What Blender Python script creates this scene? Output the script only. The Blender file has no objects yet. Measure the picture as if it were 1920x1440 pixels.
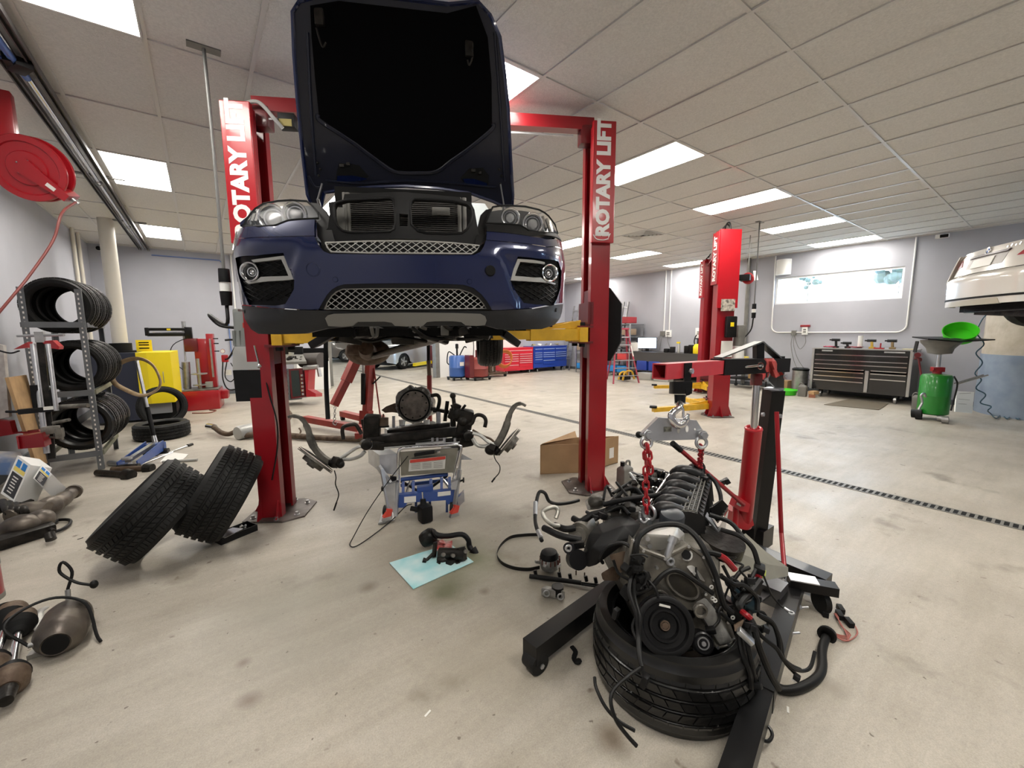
import bpy, bmesh, math, random
from mathutils import Vector, Matrix, Euler
from mathutils.geometry import delaunay_2d_cdt
V = Vector
pi = math.pi
random.seed(7)
S = bpy.context.scene
COL = S.collection

# ------------------------------------------------------------------ camera
F_PX, CAM_H = 778.23, 1.52
def cam_axes(yaw, pit, roll):
    cy, sy, cp, sp = math.cos(yaw), math.sin(yaw), math.cos(pit), math.sin(pit)
    fwd = V((sy*cp, cy*cp, sp)); right = V((cy, -sy, 0)); up = right.cross(fwd)
    cr, sr = math.cos(roll), math.sin(roll)
    return right*cr + up*sr, up*cr - right*sr, fwd
RX, RY, RF = cam_axes(0.639172, -0.125412, -0.005826)
CAMP = V((0, 0, CAM_H))
cam_data = bpy.data.cameras.new('camera')
cam = bpy.data.objects.new('camera', cam_data); COL.objects.link(cam)
cam_data.sensor_width = 36; cam_data.lens = F_PX/1920*36
cam_data.clip_start = 0.05; cam_data.clip_end = 200
cam.matrix_world = Matrix(((RX.x, RY.x, -RF.x, 0), (RX.y, RY.y, -RF.y, 0), (RX.z, RY.z, -RF.z, CAM_H), (0, 0, 0, 1)))
S.camera = cam
S.view_settings.view_transform = 'Standard'; S.view_settings.look = 'None'
S.view_settings.gamma = 1; S.view_settings.use_curve_mapping = False
S.view_settings.exposure = 1.38

# ------------------------------------------------------------------ daylight
W = bpy.data.worlds.new('daylight'); S.world = W; W.use_nodes = True
W.node_tree.nodes['Background'].inputs[0].default_value = (0.55, 0.77, 1.0, 1)
W.node_tree.nodes['Background'].inputs[1].default_value = 6.0
LIGHT_E = 11.5

# ------------------------------------------------------------------ rays: a photograph direction meets a real plane of the room
def ray(px, py): return RX*((px-960)/F_PX) - RY*((py-720)/F_PX) + RF
def on_z(px, py, z=0.0):
    d = ray(px, py); return CAMP + d*((z-CAM_H)/d.z)
def on_x(px, py, x):
    d = ray(px, py); return CAMP + d*(x/d.x)
def on_y(px, py, y):
    d = ray(px, py); return CAMP + d*(y/d.y)
def at(px, py, dep): return CAMP + ray(px, py)*dep

# ------------------------------------------------------------------ objects
def tag(o, label=None, cat=None, group=None, kind=None):
    if label: o['label'] = label
    if cat: o['category'] = cat
    if group: o['group'] = group
    if kind: o['kind'] = kind
    return o
def thing(name, label, cat, loc=(0, 0, 0), rz=0.0, group=None):
    o = bpy.data.objects.new(name, None); COL.objects.link(o)
    o.location = loc; o.rotation_euler = (0, 0, rz); o.empty_display_size = 0.1
    return tag(o, label, cat, group)
def root_matrix(o):
    M = Matrix.Identity(4)
    while o is not None:
        M = Matrix.LocRotScale(o.location, o.rotation_euler, None) @ M
        o = o.parent
    return M
def dup(o, parent=None, loc=None, rot=None, label=None, group=None):
    c = o.copy(); COL.objects.link(c); c.parent = parent
    if loc is not None: c.location = loc
    if rot is not None: c.rotation_euler = rot
    if label: c['label'] = label
    if group: c['group'] = group
    for ch in list(o.children): dup(ch, c)
    return c

def frame(z, x=None):
    z = V(z).normalized()
    if x is None: x = V((1, 0, 0)) if abs(z.x) < .8 else V((0, 1, 0))
    x = V(x); x = (x - z*x.dot(z)).normalized()
    return x, z.cross(x), z

def smooth_path(pts, n=6):
    P = [V(p) for p in pts]
    if len(P) < 3: return P
    out = []
    for i in range(len(P)-1):
        a = P[i-1] if i else P[0]*2-P[1]
        b, c = P[i], P[i+1]
        d = P[i+2] if i+2 < len(P) else P[-1]*2-P[-2]
        for k in range(n):
            t = k/n
            out.append(.5*((2*b)+(c-a)*t+(2*a-5*b+4*c-d)*t*t+(3*b-a-3*c+d)*t**3))
    out.append(P[-1]); return out

class MB:
    """collects shapes for ONE mesh object"""
    def __init__(s): s.v = []; s.f = []; s.mi = []; s.m = 0; s.M = None
    def add(s, vs, fs):
        n = len(s.v)
        if s.M is not None: vs = [s.M @ V(p) for p in vs]
        s.v += [tuple(p) for p in vs]
        s.f += [tuple(n+i for i in f) for f in fs]; s.mi += [s.m]*len(fs)
        return s
    def box(s, c, d, rot=None, bev=0.0):
        c = V(c); hx, hy, hz = d[0]/2, d[1]/2, d[2]/2
        R = Matrix.Identity(3)
        if rot is not None: R = rot if isinstance(rot, Matrix) else Euler(rot).to_matrix()
        if bev <= 0:
            vs = [V((x, y, z)) for x in (-hx, hx) for y in (-hy, hy) for z in (-hz, hz)]
            fs = [(0, 1, 3, 2), (4, 6, 7, 5), (0, 4, 5, 1), (2, 3, 7, 6), (0, 2, 6, 4), (1, 5, 7, 3)]
        else:
            b = min(bev, hx*.95, hy*.95, hz*.95)
            bm = bmesh.new(); bmesh.ops.create_cube(bm, size=1)
            for v in bm.verts: v.co = V((v.co.x*2*hx, v.co.y*2*hy, v.co.z*2*hz))
            bmesh.ops.bevel(bm, geom=list(bm.edges), offset=b, segments=2, profile=.6, affect='EDGES')
            bm.verts.index_update()
            vs = [v.co.copy() for v in bm.verts]; fs = [[v.index for v in f.verts] for f in bm.faces]; bm.free()
        return s.add([c + R @ v for v in vs], fs)
    def bar(s, a, b, w, h, up=(0, 0, 1), bev=0.0):
        a, b = V(a), V(b); z = b-a; L = z.length; x, y, zz = frame(z, V(up))
        R = Matrix((y, x, zz)).transposed()
        if R.determinant() < 0: R = Matrix((-y, x, zz)).transposed()
        return s.box((a+b)/2, (w, h, L), R, bev)      # w across, h along up
    def rings(s, rs, closed=False, cap0=True, cap1=True):
        n = len(rs[0]); vs = [p for r in rs for p in r]; fs = []
        m = len(rs)
        for i in range(m if closed else m-1):
            j = (i+1) % m
            for k in range(n):
                l = (k+1) % n
                fs.append((i*n+k, i*n+l, j*n+l, j*n+k))
        if not closed:
            if cap0: fs.append(tuple(range(n-1, -1, -1)))
            if cap1: fs.append(tuple((m-1)*n+k for k in range(n)))
        return s.add(vs, fs)
    def cyl(s, a, b, r, r2=None, seg=16, cap=True):
        a, b = V(a), V(b); x, y, z = frame(b-a); r2 = r if r2 is None else r2
        ring = lambda p, q: [p + x*(q*math.cos(t*2*pi/seg)) + y*(q*math.sin(t*2*pi/seg)) for t in range(seg)]
        return s.rings([ring(a, r), ring(b, r2)], cap0=cap, cap1=cap)
    def lathe(s, prof, o=(0, 0, 0), axis=(0, 0, 1), seg=24, xd=None, closed=False):
        o = V(o); x, y, z = frame(axis, xd)
        rs = [[o + z*h + x*(r*math.cos(t*2*pi/seg)) + y*(r*math.sin(t*2*pi/seg)) for t in range(seg)] for r, h in prof]
        return s.rings(rs, closed=closed)
    def tube(s, pts, r, seg=8, n=5, sm=True, flat=None, closed=False):
        P = smooth_path(pts, n) if sm else [V(p) for p in pts]
        m = len(P); rs = []; x = None
        for i, p in enumerate(P):
            t = (P[min(i+1, m-1)] - P[max(i-1, 0)])
            if t.length < 1e-9: t = V((0, 0, 1))
            t.normalize()
            if x is None: x = frame(t)[0]
            x = x - t*x.dot(t)
            x = x.normalized() if x.length > 1e-6 else frame(t)[0]
            y = t.cross(x)
            rr = r[min(int(i/max(1, m-1)*(len(r)-1)+.5), len(r)-1)] if isinstance(r, (list, tuple)) else r
            ry = rr*(flat or 1)
            rs.append([p + x*(rr*math.cos(k*2*pi/seg)) + y*(ry*math.sin(k*2*pi/seg)) for k in range(seg)])
        return s.rings(rs, closed=closed)
    def torus(s, c, axis, R, r, seg=28, rs=10, a0=0, a1=2*pi, xd=None, flat=1.0):
        c = V(c); x, y, z = frame(axis, xd); full = abs(a1-a0-2*pi) < 1e-6
        out = []
        for i in range(seg if full else seg+1):
            a = a0+(a1-a0)*i/seg; d = x*math.cos(a)+y*math.sin(a)
            out.append([c + d*(R+r*math.cos(k*2*pi/rs)) + z*(r*flat*math.sin(k*2*pi/rs)) for k in range(rs)])
        return s.rings(out, closed=full)
    def ball(s, c, r, seg=16, rg=10, R=None):
        c = V(c); rx, ry, rz = (r, r, r) if not isinstance(r, (tuple, list)) else r
        rs = []
        for i in range(1, rg):
            a = pi*i/rg
            q = [V((rx*math.sin(a)*math.cos(k*2*pi/seg), ry*math.sin(a)*math.sin(k*2*pi/seg), -rz*math.cos(a))) for k in range(seg)]
            rs.append([c + (R @ p if R is not None else p) for p in q])
        return s.rings(rs)
    def prism(s, poly, o, ux, uy, d):
        """outline in the (ux, uy) plane at o, extruded by vector d"""
        o, ux, uy, d = V(o), V(ux), V(uy), V(d)
        A = [o+ux*p[0]+uy*p[1] for p in poly]
        n = len(A)
        fs = [tuple(range(n-1, -1, -1)), tuple(range(n, 2*n))] + [(k, (k+1) % n, n+(k+1) % n, n+k) for k in range(n)]
        return s.add(A+[p+d for p in A], fs)
    def slab(s, pts, d):
        """polygon given by points in space, extruded by vector d"""
        A = [V(p) for p in pts]; n = len(A); d = V(d)
        fs = [tuple(range(n-1, -1, -1)), tuple(range(n, 2*n))] + [(k, (k+1) % n, n+(k+1) % n, n+k) for k in range(n)]
        return s.add(A+[p+d for p in A], fs)
    def grid(s, rows, th=None):
        m, n = len(rows), len(rows[0]); vs = [V(p) for r in rows for p in r]
        fs = [(i*n+k, i*n+k+1, (i+1)*n+k+1, (i+1)*n+k) for i in range(m-1) for k in range(n-1)]
        if th is not None:
            d = V(th); N = len(vs)
            bd = [(0, k) for k in range(n)] + [(i, n-1) for i in range(1, m)] + [(m-1, k) for k in range(n-2, -1, -1)] + [(i, 0) for i in range(m-2, 0, -1)]
            ids = [i*n+k for i, k in bd]
            fs = fs + [tuple(N+i for i in reversed(f)) for f in fs] + [(ids[k], N+ids[k], N+ids[(k+1) % len(ids)], ids[(k+1) % len(ids)]) for k in range(len(ids))]
            vs = vs + [p+d for p in vs]
        return s.add(vs, fs)
    def patch(s, outline, holes, fun, step, back=None):
        """fills an outline with holes in parameter space, maps it by fun(a, b); back: offset for a second skin"""
        def dens(poly):
            out = []
            for i in range(len(poly)):
                a, b = V(poly[i]), V(poly[(i+1) % len(poly)])
                k = max(1, int((b-a).length/step+.5))
                out += [tuple(a+(b-a)*t/k) for t in range(k)]
            return out
        def inside(p, poly):
            c = False; n = len(poly); j = n-1
            for i in range(n):
                if (poly[i][1] > p[1]) != (poly[j][1] > p[1]) and p[0] < (poly[j][0]-poly[i][0])*(p[1]-poly[i][1])/(poly[j][1]-poly[i][1])+poly[i][0]: c = not c
                j = i
            return c
        loops = [dens(outline)]+[dens(h) for h in holes]
        pts = []; edges = []
        for L in loops:
            n = len(pts); pts += [V(p[:2]) for p in L]; edges += [(n+k, n+(k+1) % len(L)) for k in range(len(L))]
        nb = len(pts)
        xs = [p[0] for p in loops[0]]; ys = [p[1] for p in loops[0]]
        ok = lambda p: inside(p, loops[0]) and not any(inside(p, h) for h in loops[1:])
        y = min(ys)+step*.5; r = 0
        while y < max(ys):
            x = min(xs)+step*(.5 if r % 2 else .25)
            while x < max(xs):
                if ok((x, y)) and min((V((x, y))-q).length_squared for q in pts[:nb]) > (step*.45)**2: pts.append(V((x, y)))
                x += step
            y += step*.9; r += 1
        vo, eo, fo, *_ = delaunay_2d_cdt(pts, edges, [], 0, 1e-6)
        fs = [f for f in fo if ok(tuple(sum((vo[i] for i in f), V((0, 0)))/len(f)))]
        vs = [V(fun(p[0], p[1])) for p in vo]
        if back is not None:
            N = len(vs); d = V(back); cnt = {}
            for f in fs:
                for k in range(len(f)): cnt[(f[k], f[(k+1) % len(f)])] = 1
            bd = [(a, b) for a, b in cnt if (b, a) not in cnt]
            fs = list(fs) + [tuple(N+i for i in reversed(f)) for f in fs] + [(b, a, N+a, N+b) for a, b in bd]
            vs = vs + [p+d for p in vs]
        return s.add(vs, fs)
    def hull(s, pts, bev=0.0):
        bm = bmesh.new()
        for p in pts: bm.verts.new(p)
        bmesh.ops.convex_hull(bm, input=bm.verts)
        bmesh.ops.delete(bm, geom=[v for v in bm.verts if not v.link_faces], context='VERTS')
        bmesh.ops.dissolve_limit(bm, angle_limit=.12, verts=bm.verts, edges=bm.edges)
        if bev: bmesh.ops.bevel(bm, geom=list(bm.edges), offset=bev, segments=2, profile=.6, affect='EDGES', clamp_overlap=True)
        bm.verts.index_update(); s.add([v.co.copy() for v in bm.verts], [[v.index for v in f.verts] for f in bm.faces]); bm.free(); return s
    def build(s, name, mat, parent=None, world=False, sm=40, label=None, loc=None, fix=True):
        me = bpy.data.meshes.new(name)
        vs = s.v
        if world and parent is not None:
            I = root_matrix(parent).inverted(); vs = [I @ V(p) for p in vs]
        if world and parent is None and loc is not None:
            vs = [V(p)-V(loc) for p in vs]
        me.from_pydata([tuple(p) for p in vs], [], s.f)
        if fix:
            bm = bmesh.new(); bm.from_mesh(me); bmesh.ops.recalc_face_normals(bm, faces=bm.faces); bm.to_mesh(me); bm.free()
        for m in (mat if isinstance(mat, (list, tuple)) else [mat]): me.materials.append(m)
        if len(me.polygons):
            me.polygons.foreach_set('material_index', s.mi)
            if sm:
                me.polygons.foreach_set('use_smooth', [True]*len(me.polygons)); me.set_sharp_from_angle(angle=math.radians(sm))
        me.update()
        o = bpy.data.objects.new(name, me); COL.objects.link(o)
        o.parent = parent
        if loc is not None: o.location = loc
        if label: o['label'] = label
        return o

def text_mesh(txt, size, off=0.0, ext=0.001, sx=1.0):
    cu = bpy.data.curves.new('t', 'FONT'); cu.body = txt; cu.size = size; cu.offset = off; cu.extrude = ext
    cu.align_x = 'CENTER'; cu.align_y = 'CENTER'; cu.resolution_u = 3
    o = bpy.data.objects.new('t', cu); COL.objects.link(o)
    dg = bpy.context.evaluated_depsgraph_get(); me = bpy.data.meshes.new_from_object(o.evaluated_get(dg))
    vs = [V((v.co.x*sx, v.co.y, v.co.z)) for v in me.vertices]; fs = [tuple(p.vertices) for p in me.polygons]
    bpy.data.objects.remove(o); bpy.data.curves.remove(cu); bpy.data.meshes.remove(me)
    return vs, fs
def text(mb, txt, size, o, ux, uy, off=0.0, ext=0.0012, sx=1.0):
    vs, fs = text_mesh(txt, size, off, ext, sx); o, ux, uy = V(o), V(ux).normalized(), V(uy).normalized(); n = ux.cross(uy)
    return mb.add([o+ux*v.x+uy*v.y+n*v.z for v in vs], fs)

# ------------------------------------------------------------------ materials
def mat(name, c, rough=.5, metal=0.0, var=0.0, scale=8.0, c2=None, bump=0.0, bscale=60.0, coat=0.0, spec=None, detail=4, dirt=None):
    m = bpy.data.materials.new(name); m.use_nodes = True
    nt = m.node_tree; b = nt.nodes['Principled BSDF']; L = nt.links
    b.inputs['Base Color'].default_value = (*c, 1); b.inputs['Roughness'].default_value = rough; b.inputs['Metallic'].default_value = metal
    if coat: b.inputs['Coat Weight'].default_value = coat; b.inputs['Coat Roughness'].default_value = .05
    if spec is not None: b.inputs['Specular IOR Level'].default_value = spec
    tc = nt.nodes.new('ShaderNodeTexCoord')
    if var or c2:
        n = nt.nodes.new('ShaderNodeTexNoise'); n.inputs['Scale'].default_value = scale; n.inputs['Detail'].default_value = detail
        L.new(tc.outputs['Object'], n.inputs['Vector'])
        r = nt.nodes.new('ShaderNodeValToRGB')
        if c2 is None: c2 = tuple(min(1, x*(1+var)) for x in c); c = tuple(x*(1-var) for x in c)
        r.color_ramp.elements[0].position = .35; r.color_ramp.elements[1].position = .68
        r.color_ramp.elements[0].color = (*c, 1); r.color_ramp.elements[1].color = (*c2, 1)
        L.new(n.outputs['Fac'], r.inputs[0]); L.new(r.outputs[0], b.inputs['Base Color'])
    if bump:
        n2 = nt.nodes.new('ShaderNodeTexNoise'); n2.inputs['Scale'].default_value = bscale; n2.inputs['Detail'].default_value = 5
        L.new(tc.outputs['Object'], n2.inputs['Vector'])
        bp = nt.nodes.new('ShaderNodeBump'); bp.inputs['Strength'].default_value = bump; bp.inputs['Distance'].default_value = .01
        L.new(n2.outputs['Fac'], bp.inputs['Height']); L.new(bp.outputs[0], b.inputs['Normal'])
    return m
def emit(name, c, e):
    m = bpy.data.materials.new(name); m.use_nodes = True; nt = m.node_tree; nt.nodes.remove(nt.nodes['Principled BSDF'])
    n = nt.nodes.new('ShaderNodeEmission'); n.inputs[0].default_value = (*c, 1); n.inputs[1].default_value = e
    nt.links.new(n.outputs[0], nt.nodes['Material Output'].inputs[0]); return m
def glass(name, c=(1, 1, 1), rough=.02, alpha=.25):
    m = bpy.data.materials.new(name); m.use_nodes = True; nt = m.node_tree; b = nt.nodes['Principled BSDF']
    b.inputs['Base Color'].default_value = (*c, 1); b.inputs['Roughness'].default_value = rough; b.inputs['Alpha'].default_value = alpha
    b.inputs['Specular IOR Level'].default_value = .8
    return m
M = {}
M['red'] = mat('lift_red', (.27, .007, .013), .3, coat=.25, var=.08, scale=3)
M['red2'] = mat('hoist_red', (.36, .007, .014), .32, coat=.3)
M['redfaded'] = mat('faded_red', (.24, .022, .015), .45, var=.2, scale=6)
M['darkred'] = mat('dark_red', (.12, .006, .009), .35, coat=.3)
for k_ in ('red', 'red2', 'redfaded', 'darkred'): pass
M['yellow'] = mat('arm_yellow', (.62, .36, .02), .42, var=.12, scale=9)
M['brightyellow'] = mat('bright_yellow', (.85, .66, .01), .45)
M['white'] = mat('white_paint', (.78, .78, .76), .5)
M['black'] = mat('black_paint', (.0045, .0045, .005), .38, coat=.08)
M['blackp'] = mat('black_plastic', (.0055, .0055, .006), .5, var=.3, scale=12)
M['matte'] = mat('matte_black', (.004, .004, .004), .75)
M['rubber'] = mat('rubber', (.012, .012, .012), .62, var=.35, scale=14, bump=.15, bscale=90)
M['tyre'] = mat('tyre_rubber', (.0105, .0105, .0102), .55, var=.4, scale=9, bump=.1, bscale=120)
M['steel'] = mat('steel', (.42, .42, .42), .38, .9, var=.15, scale=12)
M['chrome'] = mat('chrome', (.75, .75, .76), .14, 1.0)
M['zinc'] = mat('zinc_plate', (.55, .56, .58), .32, .9, var=.12, scale=10)
M['alu'] = mat('cast_aluminium', (.36, .355, .335), .48, .5, var=.35, scale=14, bump=.25, bscale=60)
M['dirtalu'] = mat('oily_aluminium', (.065, .06, .052), .42, .4, c2=(.23, .215, .185), scale=9, bump=.3, bscale=50)
M['oily'] = mat('oily_black_metal', (.007, .0065, .006), .36, .3, c2=(.032, .028, .024), scale=11, bump=.25, bscale=55)
M['rust'] = mat('rusty_steel', (.06, .034, .021), .6, .4, c2=(.14, .1, .068), scale=14, bump=.3, bscale=60)
M['heat'] = mat('heat_stained_steel', (.07, .058, .05), .42, .65, c2=(.2, .172, .14), scale=7, bump=.15, bscale=40)
M['grey'] = mat('shelf_grey', (.13, .14, .15), .45, var=.1, scale=6)
M['silverp'] = mat('silver_plastic', (.42, .42, .4), .4, .3)
M['greyp'] = mat('grey_plastic', (.17, .165, .15), .5, var=.1)
M['card'] = mat('cardboard', (.36, .23, .12), .8, var=.1, scale=5)
M['wood'] = mat('wood_board', (.5, .32, .16), .65, var=.18, scale=7)
M['blue'] = mat('jack_blue', (.025, .07, .27), .4, coat=.2)
M['toolblue'] = mat('chest_blue', (.015, .05, .32), .35, coat=.3)
M['toolred'] = mat('chest_red', (.6, .02, .04), .35, coat=.3)
M['green'] = mat('drum_green', (.012, .2, .02), .35, coat=.3)
M['lime'] = mat('lime_plastic', (.06, .6, .015), .4)
M['cyan'] = mat('pad_cyan', (.3, .62, .66), .85, c2=(.6, .75, .76), scale=6)
M['glass'] = glass('clear_glass')
M['label'] = mat('sticker_white', (.75, .74, .7), .5)
M['labelred'] = mat('sticker_red', (.6, .06, .04), .5)
M['wire'] = mat('wire_black', (.0045, .0045, .0045), .5, spec=.3)
for k_ in ('black', 'blackp', 'matte', 'rubber', 'tyre', 'oily'): M[k_].node_tree.nodes['Principled BSDF'].inputs['Specular IOR Level'].default_value = .26
# ================================================================== the room
H = 3.45
XL, XR, YN, YF = -1.78, 12.1, -4.7, 12.6
def gx(i): return 2.2465+.5973*i
def gy(j): return 1.3664+1.2362*j
def structure(o): o['kind'] = 'structure'; return o

def floor_material():
    m = bpy.data.materials.new('concrete_floor'); m.use_nodes = True; nt = m.node_tree; b = nt.nodes['Principled BSDF']; L = nt.links
    tc = nt.nodes.new('ShaderNodeTexCoord')
    def noise(sc, det, rough=.6, vec=None):
        n = nt.nodes.new('ShaderNodeTexNoise'); n.inputs['Scale'].default_value = sc; n.inputs['Detail'].default_value = det; n.inputs['Roughness'].default_value = rough
        L.new(vec or tc.outputs['Object'], n.inputs['Vector']); return n.outputs['Fac']
    def ramp(src, p0, c0, p1, c1):
        r = nt.nodes.new('ShaderNodeValToRGB'); e = r.color_ramp.elements
        e[0].position, e[1].position = p0, p1; e[0].color = (*c0, 1); e[1].color = (*c1, 1); L.new(src, r.inputs[0]); return r.outputs[0]
    def mix(kind, fac, a, b_):
        x = nt.nodes.new('ShaderNodeMix'); x.data_type = 'RGBA'; x.blend_type = kind
        if isinstance(fac, float): x.inputs[0].default_value = fac
        else: L.new(fac, x.inputs[0])
        for s_, k in ((a, 6), (b_, 7)):
            if isinstance(s_, tuple): x.inputs[k].default_value = (*s_, 1)
            else: L.new(s_, x.inputs[k])
        return x.outputs[2]
    base = ramp(noise(.9, 6), .3, (.355, .325, .28), .72, (.485, .45, .392))
    fine = ramp(noise(38, 5, .7), .3, (.9, .9, .9), .7, (1.06, 1.055, 1.04))
    c = mix('MULTIPLY', 1.0, base, fine)
    c = mix('MULTIPLY', 1.0, c, ramp(noise(170, 3, .7), .32, (.84, .83, .81), .62, (1.06, 1.06, 1.06)))
    c = mix('MIX', ramp(noise(31, 2, .4), .74, (0, 0, 0), .765, (.8, .8, .8)), c, (.12, .1, .08))
    # trowel and wheel streaks
    mp = nt.nodes.new('ShaderNodeMapping'); mp.inputs['Scale'].default_value = (.7, 5, 1); mp.inputs['Rotation'].default_value = (0, 0, .6); L.new(tc.outputs['Object'], mp.inputs[0])
    c = mix('MULTIPLY', .8, c, ramp(noise(1.6, 6, .65, mp.outputs[0]), .38, (.89, .88, .86), .6, (1.03, 1.03, 1.03)))
    # oil stains
    st = ramp(noise(2.1, 7, .55), .60, (0, 0, 0), .74, (1, 1, 1))
    c = mix('MIX', st, c, (.2, .175, .14))
    sp = ramp(noise(9.5, 3, .5), .70, (0, 0, 0), .76, (1, 1, 1))
    c = mix('MIX', sp, c, (.17, .14, .11))
    ws = ramp(noise(15, 2, .5), .245, (1, 1, 1), .225, (0, 0, 0))
    def blob(x, y, r, col, k, q=2.4):
        nonlocal c
        g = nt.nodes.new('ShaderNodeVectorMath'); g.operation = 'DISTANCE'; g.inputs[1].default_value = (x, y, 0)
        w = nt.nodes.new('ShaderNodeTexNoise'); w.inputs['Scale'].default_value = q; w.inputs['Detail'].default_value = 6; L.new(tc.outputs['Object'], w.inputs['Vector'])
        s1 = nt.nodes.new('ShaderNodeVectorMath'); s1.operation = 'MULTIPLY_ADD'; s1.inputs[1].default_value = (.5*r/.3, .5*r/.3, 0); L.new(w.outputs['Color'], s1.inputs[0]); L.new(tc.outputs['Object'], s1.inputs[2])
        s2 = nt.nodes.new('ShaderNodeVectorMath'); s2.operation = 'SUBTRACT'; s2.inputs[1].default_value = (.25*r/.3, .25*r/.3, 0); L.new(s1.outputs[0], s2.inputs[0])
        L.new(s2.outputs[0], g.inputs[0])
        mr = nt.nodes.new('ShaderNodeMapRange'); mr.inputs[1].default_value = r*1.25; mr.inputs[2].default_value = r*.2; mr.inputs[3].default_value = 0; mr.inputs[4].default_value = k; L.new(g.outputs['Value'], mr.inputs[0])
        c = mix('MIX', mr.outputs[0], c, col)
    P2 = lambda a, b: tuple(on_z(a, b, 0))[:2]
    for x, y, r, col, k in [P2(455, 1243)+(.035, (.2, .155, .13), .75), P2(470, 1312)+(.05, (.2, .155, .13), .75), P2(690, 1102)+(.06, (.15, .12, .09), .8), P2(840, 1105)+(.16, (.09, .095, .045), .75), P2(1150, 1388)+(.07, (.15, .11, .075), .8), P2(1010, 1205)+(.04, (.2, .16, .12), .7), P2(910, 1108)+(.035, (.15, .12, .1), .7), P2(1560, 1290)+(.06, (.25, .22, .18), .6), (1.28, 2.32, .32, (.13, .14, .075), .8), (1.45, 2.95, .55, (.2, .175, .135), .6), (1.0, 2.6, .35, (.22, .19, .15), .5), (1.62, 1.75, .4, (.2, .18, .14), .5),
                            (.62, .95, .2, (.24, .19, .14), .55), (1.15, .55, .16, (.17, .15, .12), .75), (.3, 2.4, .5, (.28, .27, .23), .5), (.95, 1.5, .35, (.3, .26, .2), .4),
                            (.2, 1.3, .14, (.27, .2, .14), .5), (1.9, 2.2, .5, (.22, .2, .16), .45), (4.2, 3.2, .6, (.27, .25, .2), .4), (6.3, 4.6, .5, (.25, .22, .18), .5)]: blob(x, y, r, col, k)
    L.new(c, b.inputs['Base Color'])
    ro = ramp(noise(2.2, 5), .3, (.33, .33, .33), .7, (.58, .58, .58)); L.new(ro, b.inputs['Roughness'])
    b.inputs['Specular IOR Level'].default_value = .36
    bp = nt.nodes.new('ShaderNodeBump'); bp.inputs['Strength'].default_value = .12; bp.inputs['Distance'].default_value = .01
    L.new(noise(55, 6, .7), bp.inputs['Height']); L.new(bp.outputs[0], b.inputs['Normal'])
    return m
M['floor'] = floor_material()
M['wall'] = mat('wall_paint', (.395, .402, .445), .6, var=.03, scale=2, bump=.08, bscale=70)
M['wallfar'] = mat('rear_bay_paint', (.62, .62, .61), .6, var=.03)
M['tile'] = mat('ceiling_tile', (.68, .665, .635), .95, var=.07, scale=70, bump=.5, bscale=110)
M['gridbar'] = mat('grid_runner', (.6, .59, .57), .28)
M['skirt'] = mat('baseboard_grey', (.09, .1, .11), .6)
E_LIGHT = emit('light_panel', (1.0, .95, .87), LIGHT_E)

structure(MB().box((5, 11, -.05), (26, 32, .1)).build('floor', M['floor'], sm=0))
ceil = structure(MB().box((5.16, (YN+YF)/2, H+.16), (XR-XL+.3, YF-YN+.2, .1)).build('ceiling', M['white'], sm=0))
structure(MB().box((XL-.08, (YN+YF)/2, 1.75), (.16, YF-YN+.32, 3.7)).build('wall_left', M['wall'], sm=0))
# right wall with the long high window
w = MB()
wy0, wy1, wz0, wz1 = 2.27, 4.75, 2.18, 2.86
w.box((XR+.1, (YN+YF)/2, wz0/2-.05), (.2, YF-YN+.32, wz0+.1)); w.box((XR+.1, (YN+YF)/2, (wz1+3.6)/2), (.2, YF-YN+.32, 3.6-wz1))
w.box((XR+.1, (YN-.16+wy0)/2, (wz0+wz1)/2), (.2, wy0-YN+.16, wz1-wz0)); w.box((XR+.1, (YF+.16+wy1)/2, (wz0+wz1)/2), (.2, YF+.16-wy1, wz1-wz0))
structure(w.build('wall_right', M['wall'], sm=0))
# far wall with the wide doorway into the rear bay
w = MB()
w.box(((XL+2.9)/2, YF+.1, 1.75), (2.9-XL, .2, 3.7)); w.box(((6.25+XR)/2, YF+.1, 1.75), (XR-6.25, .2, 3.7)); w.box((4.575, YF+.1, 3.35), (3.35, .2, .5))
structure(w.build('wall_far', M['wall'], sm=0))
jm = MB()
for x, s_ in ((2.9, -1), (6.25, 1)): jm.box((x+s_*.02, YF+.1, 1.55), (.04+.1, .26, 3.1))
structure(jm.build('trim_1', M['greyp'], sm=0))
# wall behind the photographer, unseen; its high opening is added to let daylight in
w = MB()
w.box(((XL+9.0)/2, YN-.1, 1.75), (9.0-XL, .2, 3.7)); w.box(((10.6+XR)/2, YN-.1, 1.75), (XR-10.6, .2, 3.7)); w.box((9.8, YN-.1, 3.225), (1.6, .2, .75)); w.box((9.8, YN-.1, 1.0), (1.6, .2, 2.1))
structure(w.build('wall_near', M['wall'], sm=0))
# rear bay
structure(MB().box((-2.5, 25.1, 1.75), (3, .2, 3.7)).box((7.75, 25.1, 1.75), (12.5, .2, 3.7)).box((.25, 25.1, 3.1), (2.5, .2, 1.0)).build('wall_rear', M['wallfar'], sm=0))
structure(MB().box((-3.1, 19, 1.75), (.2, 12.4, 3.7)).build('wall_rear_left', M['wallfar'], sm=0))
structure(MB().box((13.1, 19, 1.75), (.2, 12.4, 3.7)).build('wall_rear_right', M['wallfar'], sm=0))
structure(MB().box((5, 19, H+.1), (16.4, 12.4, .1)).build('ceiling_rear', M['tile'], sm=0))
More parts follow.
